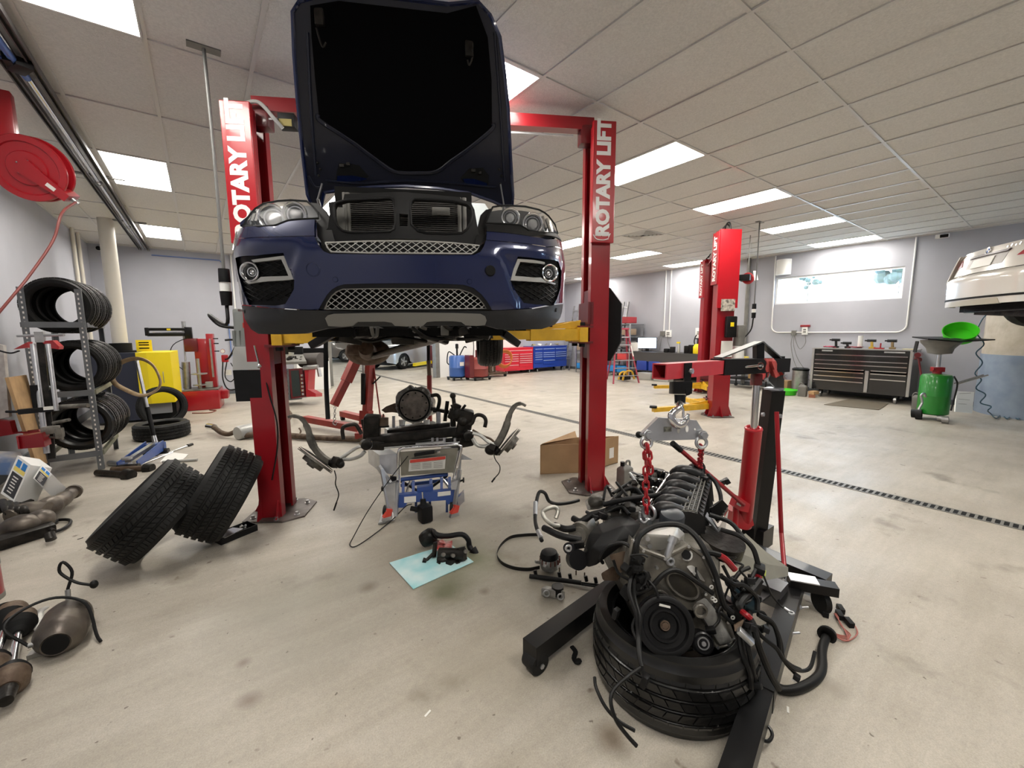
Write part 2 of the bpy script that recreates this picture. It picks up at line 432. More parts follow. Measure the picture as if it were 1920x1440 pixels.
# skirting
structure(MB().box((XL+.01, (YN+YF)/2, .06), (.02, YF-YN, .12)).build('baseboard_left', M['skirt'], sm=0))
structure(MB().box(((XL+2.82)/2, YF-.01, .06), (2.82-XL, .02, .12)).build('baseboard_far', M['skirt'], sm=0))
structure(MB().box((XR-.01, (YN+YF)/2, .05), (.02, YF-YN, .1)).build('baseboard_right', M['skirt'], sm=0))

# ceiling tiles and runners
LIGHTS = [(-5, 1), (-5, 4), (-5, 7), (-1, 1), (-1, 4), (-1, 7), (3, 1), (3, 4), (3, 7), (7, 1), (7, 4), (7, 7), (11, 1), (11, 4), (11, 7), (15, 1), (15, 4), (15, 7),
          (-5, -2), (-1, -2), (3, -2)]
VENT = (8, 3)
tile = None; far = MB(); cells = []
for i in range(-7, 17):
    for j in range(-5, 10):
        if (i, j) in LIGHTS or (i, j) == VENT: continue
        x0, x1 = max(gx(i), XL), min(gx(i+1), XR); y0, y1 = max(gy(j), YN), min(gy(j+1), YF)
        if x1-x0 < .05 or y1-y0 < .05: continue
        full = x1-x0 > .59 and y1-y0 > 1.23
        c = V(((x0+x1)/2, (y0+y1)/2, 0)); d = c+V((0, 0, H-CAM_H)); vis = d.dot(RF)
        cells.append((vis <= .3 or not full, c.length, c, x1-x0, y1-y0))
cells.sort(key=lambda t: (t[0], t[1]))
tmesh = MB().box((0, 0, 0), (.5973-.012, 1.2362-.012, .016), bev=0)
rnd = random.Random(3)
for k, (hid, l, c, sx, sy) in enumerate(cells):
    if not hid and k < 285:
        if tile is None: o = tile = tmesh.build('ceiling_tile', M['tile'], ceil, sm=0)
        else: o = tile.copy(); COL.objects.link(o)
        o.parent = ceil; o.location = (c.x, c.y, H+.006+rnd.uniform(-.0015, .003)); o.rotation_euler = (rnd.uniform(-.002, .002), rnd.uniform(-.004, .004), 0)
    else: far.box((c.x, c.y, H+.006), (sx-.012, sy-.012, .016))
tag(far.build('border_tiles', M['tile'], ceil, sm=0), kind='stuff')
run = None
for i in range(-6, 17):
    o = MB().box((gx(i), (YN+YF)/2, H-.006), (.026, YF-YN, .012)).box((gx(i), (YN+YF)/2, H+.02), (.006, YF-YN, .04)).build('grid_runner', M['gridbar'], ceil, sm=0)
for j in range(-4, 10):
    o = MB().box(((XL+XR)/2, gy(j), H-.0055), (XR-XL, .026, .011)).build('grid_runner', M['gridbar'], ceil, sm=0)
structure(MB().box((XL+.012, (YN+YF)/2, H-.012), (.024, YF-YN, .024)).box((XR-.012, (YN+YF)/2, H-.012), (.024, YF-YN, .024)).box(((XL+XR)/2, YF-.012, H-.012), (XR-XL, .024, .024)).build('trim_2', M['gridbar'], sm=0))

# recessed light panels
def where(i, j):
    col = {-5: 'beside the ceiling rail', -1: 'above the raised blue car', 3: 'over the near red lift', 7: 'between the two lifts', 11: 'over the far lift', 15: 'beside the window wall'}[i]
    row = {-2: 'behind the photographer', 1: 'nearest of its row', 4: 'second of its row', 7: 'farthest of its row'}[j]
    return 'white light panel %s, %s' % (col, row)
proto = None
for i, j in LIGHTS:
    loc = (gx(i+.5), gy(j+.5), H)
    if proto is None:
        proto = t = thing('ceiling_light', where(i, j), 'ceiling light', loc, 0, 'light panels of the workshop ceiling')
        f = MB(); a, b = .5973/2-.006, 1.2362/2-.006
        for s_ in (-1, 1): f.box((s_*(a-.008), 0, -.004), (.016, 2*b, .016)); f.box((0, s_*(b-.008), -.004), (2*a, .016, .016))
        f.build('frame', M['white'], t, sm=0)
        MB().box((0, 0, .004), (2*a-.03, 2*b-.03, .008)).build('diffuser', E_LIGHT, t, sm=0)
    else: dup(proto, None, loc, None, where(i, j))
for k, (x, y) in enumerate([(4.3, 15.2), (4.3, 19.5), (7.6, 15.2), (7.6, 19.5), (1.0, 17), (10.6, 17)]):  # unseen panels added to brighten the rear bay
    dup(proto, None, (x, y, H+.045), None, 'added unseen light panel in the rear bay ceiling, %s' % ['front left of four', 'rear left of four', 'front right of four', 'rear right of four', 'over the far left corner', 'over the far right corner'][k], 'added light panels of the rear bay')
t = thing('ceiling_vent', 'square louvred air vent in the ceiling beside the near red lift column', 'vent', (gx(8.5), gy(3.26), H))
v = MB()
for k in range(5):
    a = .29-.055*k
    for s_ in (-1, 1): v.box((s_*a, 0, -.006-.003*k), (.014, 2*a, .02), (0, s_*.6, 0)); v.box((0, s_*a, -.006-.003*k), (2*a, .014, .02), (-s_*.6, 0, 0))
v.build('louvre', M['gridbar'], t, sm=0); MB().box((0, 0, .02), (.585, .6, .01)).build('backing', M['matte'], t, sm=0)
tag(MB().box((gx(8.5), gy(3.75), H+.006), (.585, .6, .016)).build('half_tile', M['tile'], ceil, sm=0))

# window in the right wall: frame, mullion, panes, and the bright garden outside
wf = MB(); X = XR+.08
for z in (wz0+.02, wz1-.02): wf.box((X, (wy0+wy1)/2, z), (.1, wy1-wy0, .04))
for y in (wy0+.02, wy1-.02): wf.box((X, y, (wz0+wz1)/2), (.1, .04, wz1-wz0-.08))
wf = structure(wf.build('window_1', M['white'], sm=0))
MB().box((XR+.1, (wy0+wy1)/2, (wz0+wz1)/2), (.008, wy1-wy0-.06, wz1-wz0-.06)).build('pane', glass('window_glass', (.9, 1, 1), .01, .06), wf, sm=0)
lf = mat('bush_leaf', (.022, .042, .022), .6, c2=(.045, .058, .055), scale=3)
def bush(name, label, loc, r, n, h):
    b = MB(); rn = random.Random(int(loc[1]*100))
    for k in range(n):
        p = V((rn.gauss(0, r*.4), rn.gauss(0, r*.5), h+rn.gauss(0, r*.28))); b.ball(p, rn.uniform(.12, .3)*r, 7, 5)
    t = thing(name, label, 'bush', loc); b.build('foliage', lf, t); s_ = MB().cyl((0, 0, 0), (0, 0, h), .06, .04, 8); s_.build('trunk', M['rust'], t)
bush('garden_bush', 'small round green tree far outside the window, left of the two', (44, 14.6, -.1), 1.1, 9, 5.9)
bush('garden_tree', 'wide pale tree far outside the window, right of the two', (58, 11.2, -.1), 2.7, 34, 8.0)
structure(MB().box((40, 5, -.2), (54, 60, .1)).build('ground_outside', mat('asphalt', (.3, .3, .29), .8), sm=0))

# conduit loop, speaker, outlets and camera of the right wall
def conduit(name, label, pts, r, m, cat='pipe', sm=False): return tag(MB().tube(pts, r, 10, 6, sm).build(name, m), label, cat)
c = .16
lp = [(XR-.02, 4.79, H-.03), (XR-.02, 4.77, 1.62)] + [(XR-.02, 4.77-c+c*math.cos(a), 1.46+c-c*math.sin(a)) for a in [k*pi/12 for k in range(1, 7)]] + [(XR-.02, 2.14+c-c*math.sin(a), 1.46+c-c*math.cos(a)) for a in [k*pi/12 for k in range(0, 7)]] + [(XR-.02, 2.14, H-.03)]
conduit('conduit', 'white conduit looped around the area under the high window', lp, .016, M['white'])
t = thing('wall_speaker', 'white rounded loudspeaker at the left end of the high window', 'speaker', (XR, 4.585, 2.92))
sp = MB(); prof = [(-.165, 0), (-.165, -.06), (-.1, -.15), (0, -.18), (.1, -.15), (.165, -.06), (.165, 0)]
sp.slab([(p[1], p[0], 0) for p in prof], (0, 0, .38)); sp.build('cabinet', M['white'], t)
g = MB()
for k in range(9): g.slab([(p[1]*1.03-.004, p[0]*.9, .04+.035*k) for p in prof[1:-1]], (0, 0, .012))
g.build('grille', M['label'], t)
def outlet(name, label, x, y, z, nx, wires, box=(.07, .12), m='white'):
    t = thing(name, label, 'outlet', (x, y, z)); b = MB().box((nx*.03, 0, 0), (.06, box[0], box[1]), bev=.006); b.build('box', M[m], t)
    f = MB()
    for dz in (-.028, .028): f.box((nx*.062, 0, dz), (.006, box[0]*.5, .035))
    f.build('socket', M['greyp'], t); return t
outlet('wall_outlet', 'grey power box under the high window, left of the pair', XR, 4.24, 1.45, -1, 0, (.1, .12), 'greyp')
t = outlet('wall_outlet', 'white power box with a red device under the high window, right of the pair', XR, 4.0, 1.5, -1, 0, (.12, .2))
MB().box((-.035, 0, .12), (.07, .2, .05), bev=.005).build('red_device', M['red'], t)
for k, (a, b, m_) in enumerate([((XR-.06, 4.25, 1.4), [(XR-.08, 4.26, 1.1), (XR-.1, 4.1, .6), (XR-.12, 3.75, .25)], 'left'), ((XR-.06, 4.21, 1.4), [(XR-.1, 4.2, 1.15), (XR-.12, 4.05, .75), (XR-.14, 3.7, .3)], 'middle'), ((XR-.06, 3.98, 1.4), [(XR-.09, 3.95, 1.2), (XR-.1, 4.05, 1.05), (XR-.08, 4.15, 1.2), (XR-.06, 4.2, 1.38)], 'looped')]):
    conduit('power_cord', 'thin grey power cord hanging from the boxes under the window, the %s one' % m_, [a]+b, .006, M['greyp'], 'cord', True)
t = thing('security_camera', 'small dark security camera high on the right wall above the white car', 'camera', (XR, 1.76, 3.37))
MB().box((-.03, 0, 0), (.06, .2, .08), bev=.01).build('housing', M['white'], t); MB().box((-.065, -.03, -.005), (.03, .12, .06), bev=.01).build('lens', M['matte'], t)
t = thing('security_camera', 'round dark security camera in the far left ceiling corner', 'camera', (-1.6, YF, 3.33))
MB().cyl((0, -.05, 0), (0, 0, 0), .05).build('housing', M['white'], t); MB().ball((0, -.06, 0), .045).build('lens', M['matte'], t)
# vertical conduits of the right wall
for k, (y, z0, lab) in enumerate([(7.96, 1.5, 'left of a pair above the workbench'), (7.77, 1.5, 'right of a pair above the workbench')]):
    conduit('conduit', 'white vertical conduit on the right wall, '+lab, [(XR-.02, y, H), (XR-.02, y, z0)], .018, M['white'])
conduit('conduit', 'thick grey vertical pipe on the right wall behind the far lift', [(XR-.05, 5.43, H), (XR-.05, 5.4, .05)], .05, M['greyp'])
outlet('wall_outlet', 'grey power box at the foot of the left conduit above the workbench', XR, 8.0, 1.43, -1, 0, (.16, .16), 'greyp')
outlet('wall_outlet', 'white power box at the foot of the right conduit above the workbench', XR, 7.78, 1.43, -1, 0, (.2, .22))
outlet('thermostat', 'white wall box beside the far lift above the workbench', XR, 6.75, 1.45, -1, 0, (.22, .3))
for k, (y, dy, dx, n_) in enumerate([(8.05, .55, .1, 'leftmost'), (8.02, .3, .14, 'second from the left'), (7.98, .05, .1, 'third from the left'), (7.8, -.15, .08, 'rightmost')]):
    conduit('power_cord', 'grey cord drooping from the power boxes onto the workbench, '+n_, [(XR-.06, y, 1.38), (XR-.1, y+dy*.3, 1.2), (XR-dx, y+dy, .9)], .007, M['greyp'], 'cord', True)
# painted round column at the right edge
pc = thing('concrete_column', 'wide round concrete pillar stub, painted blue below and tan above, at the right edge', 'column', (11.75, .15, 0))
MB().cyl((0, 0, 0), (0, 0, 1.07), .86, seg=56).build('blue_base', mat('column_blue', (.2, .255, .34), .6, c2=(.27, .33, .41), scale=4), pc)
MB().cyl((0, 0, 1.07), (0, 0, 1.86), .85, seg=56).build('tan_shaft', mat('column_tan', (.42, .37, .29), .75, c2=(.53, .48, .4), scale=5, bump=.3, bscale=20), pc)
# floor drain
t = thing('trench_drain', 'long dark slotted drain running along the concrete floor', 'drain', (4.95, 5, 0))
MB().box((0, 4, .001), (.105, 19, .002)).build('channel', M['matte'], t, sm=0)
r = MB()
for s_ in (-1, 1): r.box((s_*.06, 4, .002), (.016, 19, .006))
r.build('frame', M['greyp'], t, sm=0)
bars = MB()
for k in range(410): bars.box((0, -4.9+k*.046, .003), (.105, .018, .004))
tag(bars.build('grate_bars', M['greyp'], t, sm=0), kind='stuff')
# pipes of the left and far walls
for y, lab in ((11.1, 'left one of the pair near the corner'), (11.55, 'right one of the pair near the corner')):
    conduit('conduit', 'cream vertical pipe on the left wall, '+lab, [(XL+.04, y, H), (XL+.04, y, .9)], .03, mat('cream_pipe', (.6, .56, .48), .5))
conduit('air_pipe', 'thin blue air pipe along the far wall and down it', [(-.75, YF-.03, 3.28), (.5, YF-.03, 3.28), (.56, YF-.03, 3.22), (.58, YF-.03, .95)], .014, mat('pipe_blue', (.13, .2, .42), .4))
conduit('conduit', 'white vertical conduit on the far wall beside the blue air pipe', [(.74, YF-.03, H), (.74, YF-.03, .6)], .02, M['white'])
# ================================================================== the raised blue car
CY = math.radians(-27.5)
car = thing('car', 'dark blue car raised on the red lift, hood wide open and front wheels off', 'car', (.85, 2.08, 1.5), CY)
CI = root_matrix(car).inverted(); CR3 = CI.to_3x3()
CO = CI @ CAMP
def cray(px, py): return CR3 @ ray(px, py)
def nose(x, z):
    z = z+1.5; a = abs(x)
    y = .10*(x/.8)**2 + .36*max(0, (a-.6)/.42)**3
    y += .9*max(0, z-1.9)**1.5 + .7*max(0, 1.66-z)**1.35 + .16*max(0, 1.94-z)
    q = max(0, min(1, (a-(.5+.42*(1.9-z)))/.05)); y += .03*q*q*(3-2*q)*max(0, min(1, (1.97-z)/.06))*max(0, min(1, (z-1.6)/.04))
    return y
def onS(px, py, off=0.0, f=nose):
    d = cray(px, py); best = None; y = -.3; pg = None
    while y < 1.2:
        p = CO + d*((y-CO.y)/d.y); g = f(p.x, p.z)+off-y
        if pg is not None and pg > 0 >= g:
            for k in range(14):
                m = y-.005; p = CO + d*((y-.01*g/(g-pg)-CO.y)/d.y); break
            return (p.x, p.z)
        if best is None or abs(g) < best[0]: best = (abs(g), p)
        pg = g; y += .01
    p = best[1]
    return (p.x, p.z)
def onY(px, py, y):
    d = cray(px, py); return CO + d*((y-CO.y)/d.y)
def nf(off): return lambda x, z: (x, nose(x, z)+off, z)
def sp(*q): return [onS(a, b) for a, b in q]
M['carblue'] = mat('car_blue', (.0028, .0095, .058), .24, .25, coat=1.0)
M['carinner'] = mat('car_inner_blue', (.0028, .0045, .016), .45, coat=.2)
M['felt'] = mat('hood_liner_felt', (.0025, .0025, .003), .95, spec=.05)
M['valance'] = mat('valance_grey', (.013, .014, .016), .55, bump=.1, bscale=200)
M['skid'] = mat('skid_grey', (.17, .165, .15), .5)
M['smoke'] = mat('lamp_housing', (.05, .05, .053), .3, .5)
M['lens'] = glass('lamp_lens', (.25, .27, .28), .02, .07); M['lens'].node_tree.nodes['Principled BSDF'].inputs['Specular IOR Level'].default_value = .45

fogL = sp((441, 484), (480, 479), (531, 474), (540, 500), (552, 524), (551, 542), (544, 555), (535, 570), (515, 573), (467, 572), (456, 547), (446, 512))
fogR = sp((971, 481), (1010, 485), (1047, 490), (1053, 509), (1051, 540), (1044, 561), (1037, 573), (1005, 571), (982, 568), (967, 547), (957, 526), (964, 500))
upm = sp((611, 455.5), (680, 453), (735, 452), (800, 453), (850, 456), (899, 461), (894, 469), (884, 476), (830, 475.5), (760, 475), (690, 474.5), (621, 472.5), (615, 465))
lows = sp((598, 579), (605, 566), (613, 553), (622, 543), (632, 537), (645, 533), (690, 531.5), (760, 531), (830, 532), (870, 534), (888, 540), (903, 552), (914, 566), (922, 580), (880, 582), (760, 583), (650, 582.5))
lowm = sp((606, 579.5), (612, 566), (620, 554), (629, 546), (642, 541), (690, 540), (760, 540), (830, 540.5), (862, 541.5), (882, 548), (898, 558), (907, 569), (913, 578.5), (860, 579), (760, 579.5), (660, 580))
towR = [onS(919+7.5*math.cos(a), 507.5+8*math.sin(a)) for a in [k*pi/8 for k in range(16)]]
bump_out = sp((433, 449), (460, 447.5), (500, 445.5), (540, 444), (589, 443), (593, 452), (599, 463), (607, 471), (619, 476)) + sp((690, 477), (760, 477.5), (830, 478), (888, 478.5), (901, 472), (907, 462), (911, 451), (950, 454), (990, 458), (1025, 464), (1058, 472), (1062, 500), (1061, 530), (1056, 568), (1000, 577), (940, 581), (923, 581.5),
          (914, 566), (903, 552), (888, 540), (870, 534), (830, 532), (760, 531), (690, 531.5), (645, 533), (632, 537), (622, 543), (613, 553), (605, 566), (597, 580.5), (562, 580), (510, 577), (450, 571), (441, 545), (435.5, 510), (432, 480))
b = MB().patch(bump_out, [fogL, fogR, towR], nf(0), .024, (0, .035, 0)); b.build('bumper_cover', M['carblue'], car, sm=50)
b = MB().patch(sp((453, 426.5), (500, 424.5), (516, 423), (540, 413.5), (590, 411), (589, 424), (589.5, 441.5), (540, 442.5), (500, 444), (460, 446), (434, 447.5), (440, 439)), [], nf(.002), .03, (0, .03, 0)); b.build('headlamp_trim', M['carblue'], car, sm=50)
b = MB().patch(sp((913, 434), (950, 437), (995, 443.5), (1025, 449), (1055, 456), (1059, 470), (1025, 462), (990, 456.5), (950, 452.5), (912, 449.5)), [], nf(.002), .03, (0, .03, 0)); b.build('headlamp_trim', M['carblue'], car, sm=50)
b = MB().patch(sp((913, 421), (945, 420), (976, 423), (991, 432), (1020, 437), (1044, 438), (1055, 454.5), (995, 442.5), (950, 436), (913, 433)), [], nf(.004), .03, (0, .03, 0)); b.build('headlamp_eyelid', M['blackp'], car)
# fog pockets
for fo, lamp, side in ((fogL, (469.5, 509.5), 'L'), (fogR, (1030, 512), 'R')):
    b = MB().patch(fo, [], nf(.034), .04, (0, .01, 0)); pk = b.build('fog_recess', M['matte'], car)
    h = MB(); xs = [p[0] for p in fo]; zs = [p[1] for p in fo]
    for k in range(-4, 16):
        for s_ in (-1, 1):
            P = []
            for t in range(13):
                u = min(xs)+(max(xs)-min(xs))*t/12; z = min(zs)+(max(zs)-min(zs))*(k/10)+s_*(u-min(xs))*.45+(.1 if s_ < 0 else 0)
                if min(zs)+.02 < z < max(zs)-.025 and min(xs)+.03 < u < max(xs)-.03: P.append((u, nose(u, z)+.031, z))
            if len(P) > 2: h.tube(P, .0035, 4, 2, False)
    tag(h.build('honeycomb', M['blackp'], pk))
    if side == 'L':
        o_ = sp((470, 487), (500, 483), (531, 479), (540, 500), (549, 523), (500, 527), (465, 532), (458, 527), (480, 525), (488, 519), (540, 517), (533, 500), (526, 485.5), (500, 488.5), (474, 491.5))
        c0, r0 = (469.5, 509.5), 19
    else:
        o_ = sp((971, 485), (1000, 487), (1022, 491), (1022, 495), (1000, 492.5), (976, 490.5), (970, 505), (966, 517), (1000, 520), (1015, 520), (1022, 526), (1042, 531), (1042, 533), (1000, 528), (958, 525.5), (963, 505))
        c0, r0 = (1030, 512), 17
    MB().patch(o_, [], nf(.006), .04, (0, .02, 0)).build('fog_bezel', M['silverp'], car)
    x, z = onS(*c0); cc = V((x, nose(x, z)+.004, z)); x2, z2 = onS(c0[0], c0[1]-r0); R = z2-z
    ax = V((x*.18, -1, -.05)).normalized()
    fl = MB().torus(cc+ax*.012, ax, R*.93, R*.1, 36, 8).cyl(cc+ax*.012, cc-ax*.045, R*.92, R*.5, 32, False); fl = fl.build('fog_lamp', M['chrome'], car)
    MB().lathe([(R*.9, 0), (R*.75, .012), (R*.4, .02), (.001, .023)], cc+ax*.002, ax, 28).build('lamp_glass', M['lens'], fl)
    MB().ball(cc-ax*.02, R*.34, 14, 9).torus(cc-ax*.01, ax, R*.45, R*.07, 24, 6).build('bulb', M['chrome'], fl)
# tow cover, tow hole, parking sensors
x, z = onS(919, 507.5); MB().lathe([(.026, -.02), (.03, .0), (.022, .004), (.019, .03), (.006, .032)], (x, nose(x, z)+.004, z), (0, 1, 0), 20).build('tow_socket', M['matte'], car)
def disc(nm, px, py, r, m, th=.004):
    x, z = onS(px, py); n = V((-(nose(x+.01, z)-nose(x-.01, z))/.02, 1, -(nose(x, z+.01)-nose(x, z-.01))/.02)).normalized()
    c = V((x, nose(x, z), z)); return MB().torus(c-n*.0005, n, r, .0016, 24, 5).cyl(c+n*.002, c-n*th, r*.93, r*.86, 24).build(nm, m, car)
disc('tow_cover', 587, 505.5, .034, M['carblue'], .001)
for q in ((629, 524), (880, 528), (1043, 581), (458, 583)): disc('parking_sensor', *q, .013, M['carblue'] if q[1] < 560 else M['valance'])
# meshes
def mesh_grille(nm, poly, step, m, r, slope, depth):
    b = MB(); xs = [p[0] for p in poly]; zs = [p[1] for p in poly]
    def ins(x, z):
        c = False; j = len(poly)-1
        for i in range(len(poly)):
            if (poly[i][1] > z) != (poly[j][1] > z) and x < (poly[j][0]-poly[i][0])*(z-poly[i][1])/(poly[j][1]-poly[i][1])+poly[i][0]: c = not c
            j = i
        return c
    x0 = min(xs)-.3
    while x0 < max(xs)+.3:
        for s_ in (-1, 1):
            P = []
            for t in range(0, 41):
                z = min(zs)+(max(zs)-min(zs))*t/40; x = x0+s_*slope*(z-min(zs))
                if ins(x, z): P.append((x, nose(x, z)+depth, z))
                elif P: break
            if len(P) > 1: b.tube(P[::max(1, len(P)//6)]+[P[-1]], r, 5, 2, False)
        x0 += step
    b.tube([(p[0], nose(*p)+depth-.002, p[1]) for p in poly]+[(poly[0][0], nose(*poly[0])+depth-.002, poly[0][1])], r*1.9, 6, 2, False)
    return b.build(nm, m, car)
mesh_grille('upper_mesh', upm, .0425, M['silverp'], .0021, 1.35, -.004)
mesh_grille('lower_mesh', lowm, .0425, M['silverp'], .0021, 1.35, .02)
MB().patch(upm, [], nf(.05), .06, (0, .01, 0)).build('mesh_backing', M['matte'], car)
MB().patch(lows, [], nf(.075), .06, (0, .01, 0)).build('mesh_backing', M['matte'], car)
MB().patch(lows, [lowm], nf(.004), .03, (0, .07, 0)).build('mesh_surround', M['blackp'], car)
# valance and skid plate
va = sp((450, 572.5), (510, 578.5), (562, 581.5), (598, 582), (650, 584), (760, 584.5), (880, 583.5), (923, 583), (1000, 579), (1056, 570), (1054, 585), (1051, 595), (1040, 609), (1016, 617), (975, 618), (935, 617), (913, 611), (860, 610), (760, 611), (660, 612), (611, 616), (571, 625.5), (520, 627), (484, 626), (471, 618), (458, 597))
MB().patch(va, [], nf(.003), .04, (0, .06, 0)).build('lower_valance', M['valance'], car, sm=50)
sk = sp((611, 597), (616, 591.5), (628, 588.5), (700, 587), (760, 586.5), (850, 587), (900, 588.5), (909, 593), (912, 601), (909, 609.5), (895, 611), (873, 610), (865, 604), (850, 602.5), (815, 602.5), (800, 604), (793, 611), (760, 612), (741, 611), (735, 605), (720, 603), (672, 603.5), (662, 611), (640, 613), (617, 611.5))
MB().patch(sk, [], nf(-.016), .04, (0, .05, 0)).build('skid_plate', M['skid'], car)
# headlamps
for px_o, cent, side in (([(455, 425), (461, 413), (467, 404), (478, 391), (493, 382), (520, 376.5), (545, 375), (575, 377), (586, 386), (595.5, 398), (597, 409), (560, 411), (540, 413), (516, 422.5), (485, 424.5)], ((511, 409, .064), (553, 402, .058)), 'L'),
                         ([(911, 418), (917, 402), (924, 388), (938, 385.5), (953, 385), (985, 387), (1011, 393), (1022, 399), (1029, 405), (1041, 421), (1046, 437), (1020, 436), (991, 431.5), (976, 422), (945, 419)], ((957, 408, .05), (999, 420, .058)), 'R')):
    po = [onS(*q) for q in px_o]
    h = MB().patch(po, [], nf(.09), .05, (0, .12, 0)); hl = h.build('headlamp', M['smoke'], car)
    MB().patch(po, [], nf(.0), .03, (0, .006, 0)).build('lamp_lens', M['lens'], hl, sm=60)
    rim = MB(); L_ = [(p[0], nose(*p)+.04, p[1]) for p in po]; rim.tube(L_+[L_[0]], .045, 6, 2, False, flat=.25); rim = MB().tube([(p[0], nose(*p)+.003, p[1]) for p in po]+[(po[0][0], nose(*po[0])+.003, po[0][1])], .0055, 6, 2, False)
    rim.build('lamp_seal', M['matte'], hl)
    for (cx, cy, r) in cent:
        x, z = onS(cx, cy, .05); c = V((x, nose(x, z)+.045, z)); ax = V((0, -1, -.06)).normalized()
        pr = MB().torus(c, ax, r, r*.12, 36, 8).torus(c-ax*.02, ax, r*.72, r*.08, 32, 6).cyl(c, c-ax*.06, r, r*.6, 32, False); pr = pr.build('projector', M['chrome'], hl)
        MB().ball(c-ax*.012, r*.5, 18, 12).build('projector_lens', M['glass'], pr)
    fl = MB(); s_ = -1 if side == 'L' else 1
    q0 = [(466, 418, 474, 398), (474, 418, 482, 395), (481, 418, 488, 396)] if side == 'L' else [(1024, 430, 1017, 408), (1031, 432, 1024, 412), (1038, 433, 1031, 418)]
    for a, b_, c_, d_ in q0:
        x, z = onS(a, b_, .03); x2, z2 = onS(c_, d_, .03); fl.bar((x, nose(x, z)+.03, z), (x2, nose(x2, z2)+.03, z2), .012, .03, (0, 1, 0))
    fl.build('reflector_fins', M['chrome'], hl)
# black flank trims beside the radiator opening
for q in ([(575, 376), (590, 377), (604, 388), (613, 405), (622, 440), (626, 455), (611, 457), (602, 458), (597, 448), (591, 440), (590, 412), (598, 409), (596, 397)], [(924, 387), (912, 390), (902, 400), (896, 425), (892, 455), (900, 461), (906, 452), (911, 449), (912, 420), (911, 415), (917, 400)]):
    MB().patch(sp(*q), [], nf(.035), .05, (0, .06, 0)).build('flank_trim', M['blackp'], car)
# radiator support with its two openings
RS = lambda x, z: (x, .07+.1*abs(x)+.12*max(0, z-.6), z)
rs = lambda *q: [(onY(a, b_, .14).x, onY(a, b_, .14).z) for a, b_ in q]
o1 = rs((629, 392), (632, 384), (650, 379), (700, 377), (733, 376.5), (740, 381), (743, 400), (744, 425), (742, 435), (735, 439.5), (700, 440), (660, 439.5), (646, 436), (635, 426), (630, 410))
o2 = rs((771, 400), (772, 384), (778, 378.5), (810, 378), (850, 380), (875, 385), (883, 392), (885, 405), (882, 420), (875, 433), (866, 440), (840, 442), (800, 441.5), (785, 438), (773, 427))
slot = rs((751, 407), (767, 408), (766, 430), (752, 430))
rim_ = rs((618, 382), (646, 378), (648, 367), (700, 366), (760, 366), (862, 372), (864, 377), (882, 381), (889, 395), (893, 420), (897, 440), (905, 452), (900, 462), (850, 457), (760, 452.5), (680, 454), (610, 457.5), (604, 445), (618, 430), (621, 405))
MB().patch(rim_, [o1, o2, slot], RS, .05, (0, .05, 0)).build('radiator_support', M['blackp'], car)
for o_ in (o1, o2):
    MB().tube([RS(*p) for p in o_]+[RS(*o_[0])], .007, 6, 2, False).build('opening_rim', M['blackp'], car)
a = onY(629, 445, .3); b_ = onY(885, 374, .3)
rd = MB()
for k in range(24):
    z = a.z-.02+(b_.z-a.z+.02)*k/23; rd.box(((a.x+b_.x)/2, .3, z), ((b_.x-a.x)*.82, .03, .0065))
rad = MB().box(((a.x+b_.x)/2, .35, (a.z+b_.z)/2), (b_.x-a.x, .03, b_.z-a.z+.1)).build('radiator', M['matte'], car)
rd.build('radiator_fins', mat('fin_metal', (.03, .027, .024), .5, .4), rad)
rd = MB()
for px in (648, 654, 862, 871):
    p = onY(px, 410, .28); rd.cyl((p.x, .28, a.z-.02), (p.x, .28, b_.z), .012, seg=8)
p = onY(827, 396, .25); rd.box((p.x, .26, p.z), (.1, .03, .045), bev=.005); p = onY(638, 412, .26); rd.box((p.x, .27, p.z), (.05, .03, .13), bev=.005)
tag(rd.build('cooler_tubes', M['greyp'], rad), kind='stuff')
# hood: a stiff panel leaning forward over the camera side, hinged at its lower edge
HP0, HP1 = V((0, 1.02, .87)), V((0, .40, 1.875)); HD = (HP1-HP0).normalized(); HN = V((1, 0, 0)).cross(HD).normalized()
if HN.y > 0: HN = -HN
def onH(px, py, off=0):
    d = cray(px, py); o = HP0+HN*off; t = (o-CO).dot(HN)/d.dot(HN); p = CO+d*t; return (p.x, (p-HP0).dot(HD))
def hf(off): return lambda x, s_: HP0+V((x, 0, 0))+HD*s_+HN*(off-.05*(1-(x/.75)**2))
hp = lambda *q: [onH(a, b_) for a, b_ in q]
lt, rt = onH(547, 20), onH(930, 40); tipz = (HP1-HP0).length
ho = hp((607, 362), (600, 395), (582, 380), (576, 365), (566, 280), (557, 190), (550, 100), (547, 22)) + [(onH(560, 1)[0], onH(560, 1)[1]), (-.34, tipz), (.28, tipz)] + hp((897, 2), (920, 28), (938, 69), (947, 140), (953, 200), (958, 300), (962, 365), (961, 384), (945, 388), (925, 379), (880, 364), (820, 356), (760, 352), (700, 353), (650, 357))
MB().patch(ho, [], hf(-.012), .07, HN*-.02).build('hood_skin', M['carblue'], car, sm=50)
MB().patch(ho, [], hf(.0), .07, HN*-.012).build('hood_inner_frame', M['carinner'], car, sm=50)
MB().tube([hf(.004)(*p) for p in ho]+[hf(.004)(*ho[0])], .012, 6, 2, False).build('hood_edge', M['carblue'], car)
li = hp((598, 225), (590, 150), (583, 70), (580, 10)) + [(-.33, tipz-.04), (.27, tipz-.04)] + hp((893, 10), (915, 70), (922, 150), (923, 240), (880, 276), (845, 302), (818, 322), (780, 325), (741, 322), (705, 299), (671, 275), (640, 254))
MB().patch(li, [], hf(.012), .08, HN*-.012).build('hood_liner', M['felt'], car)
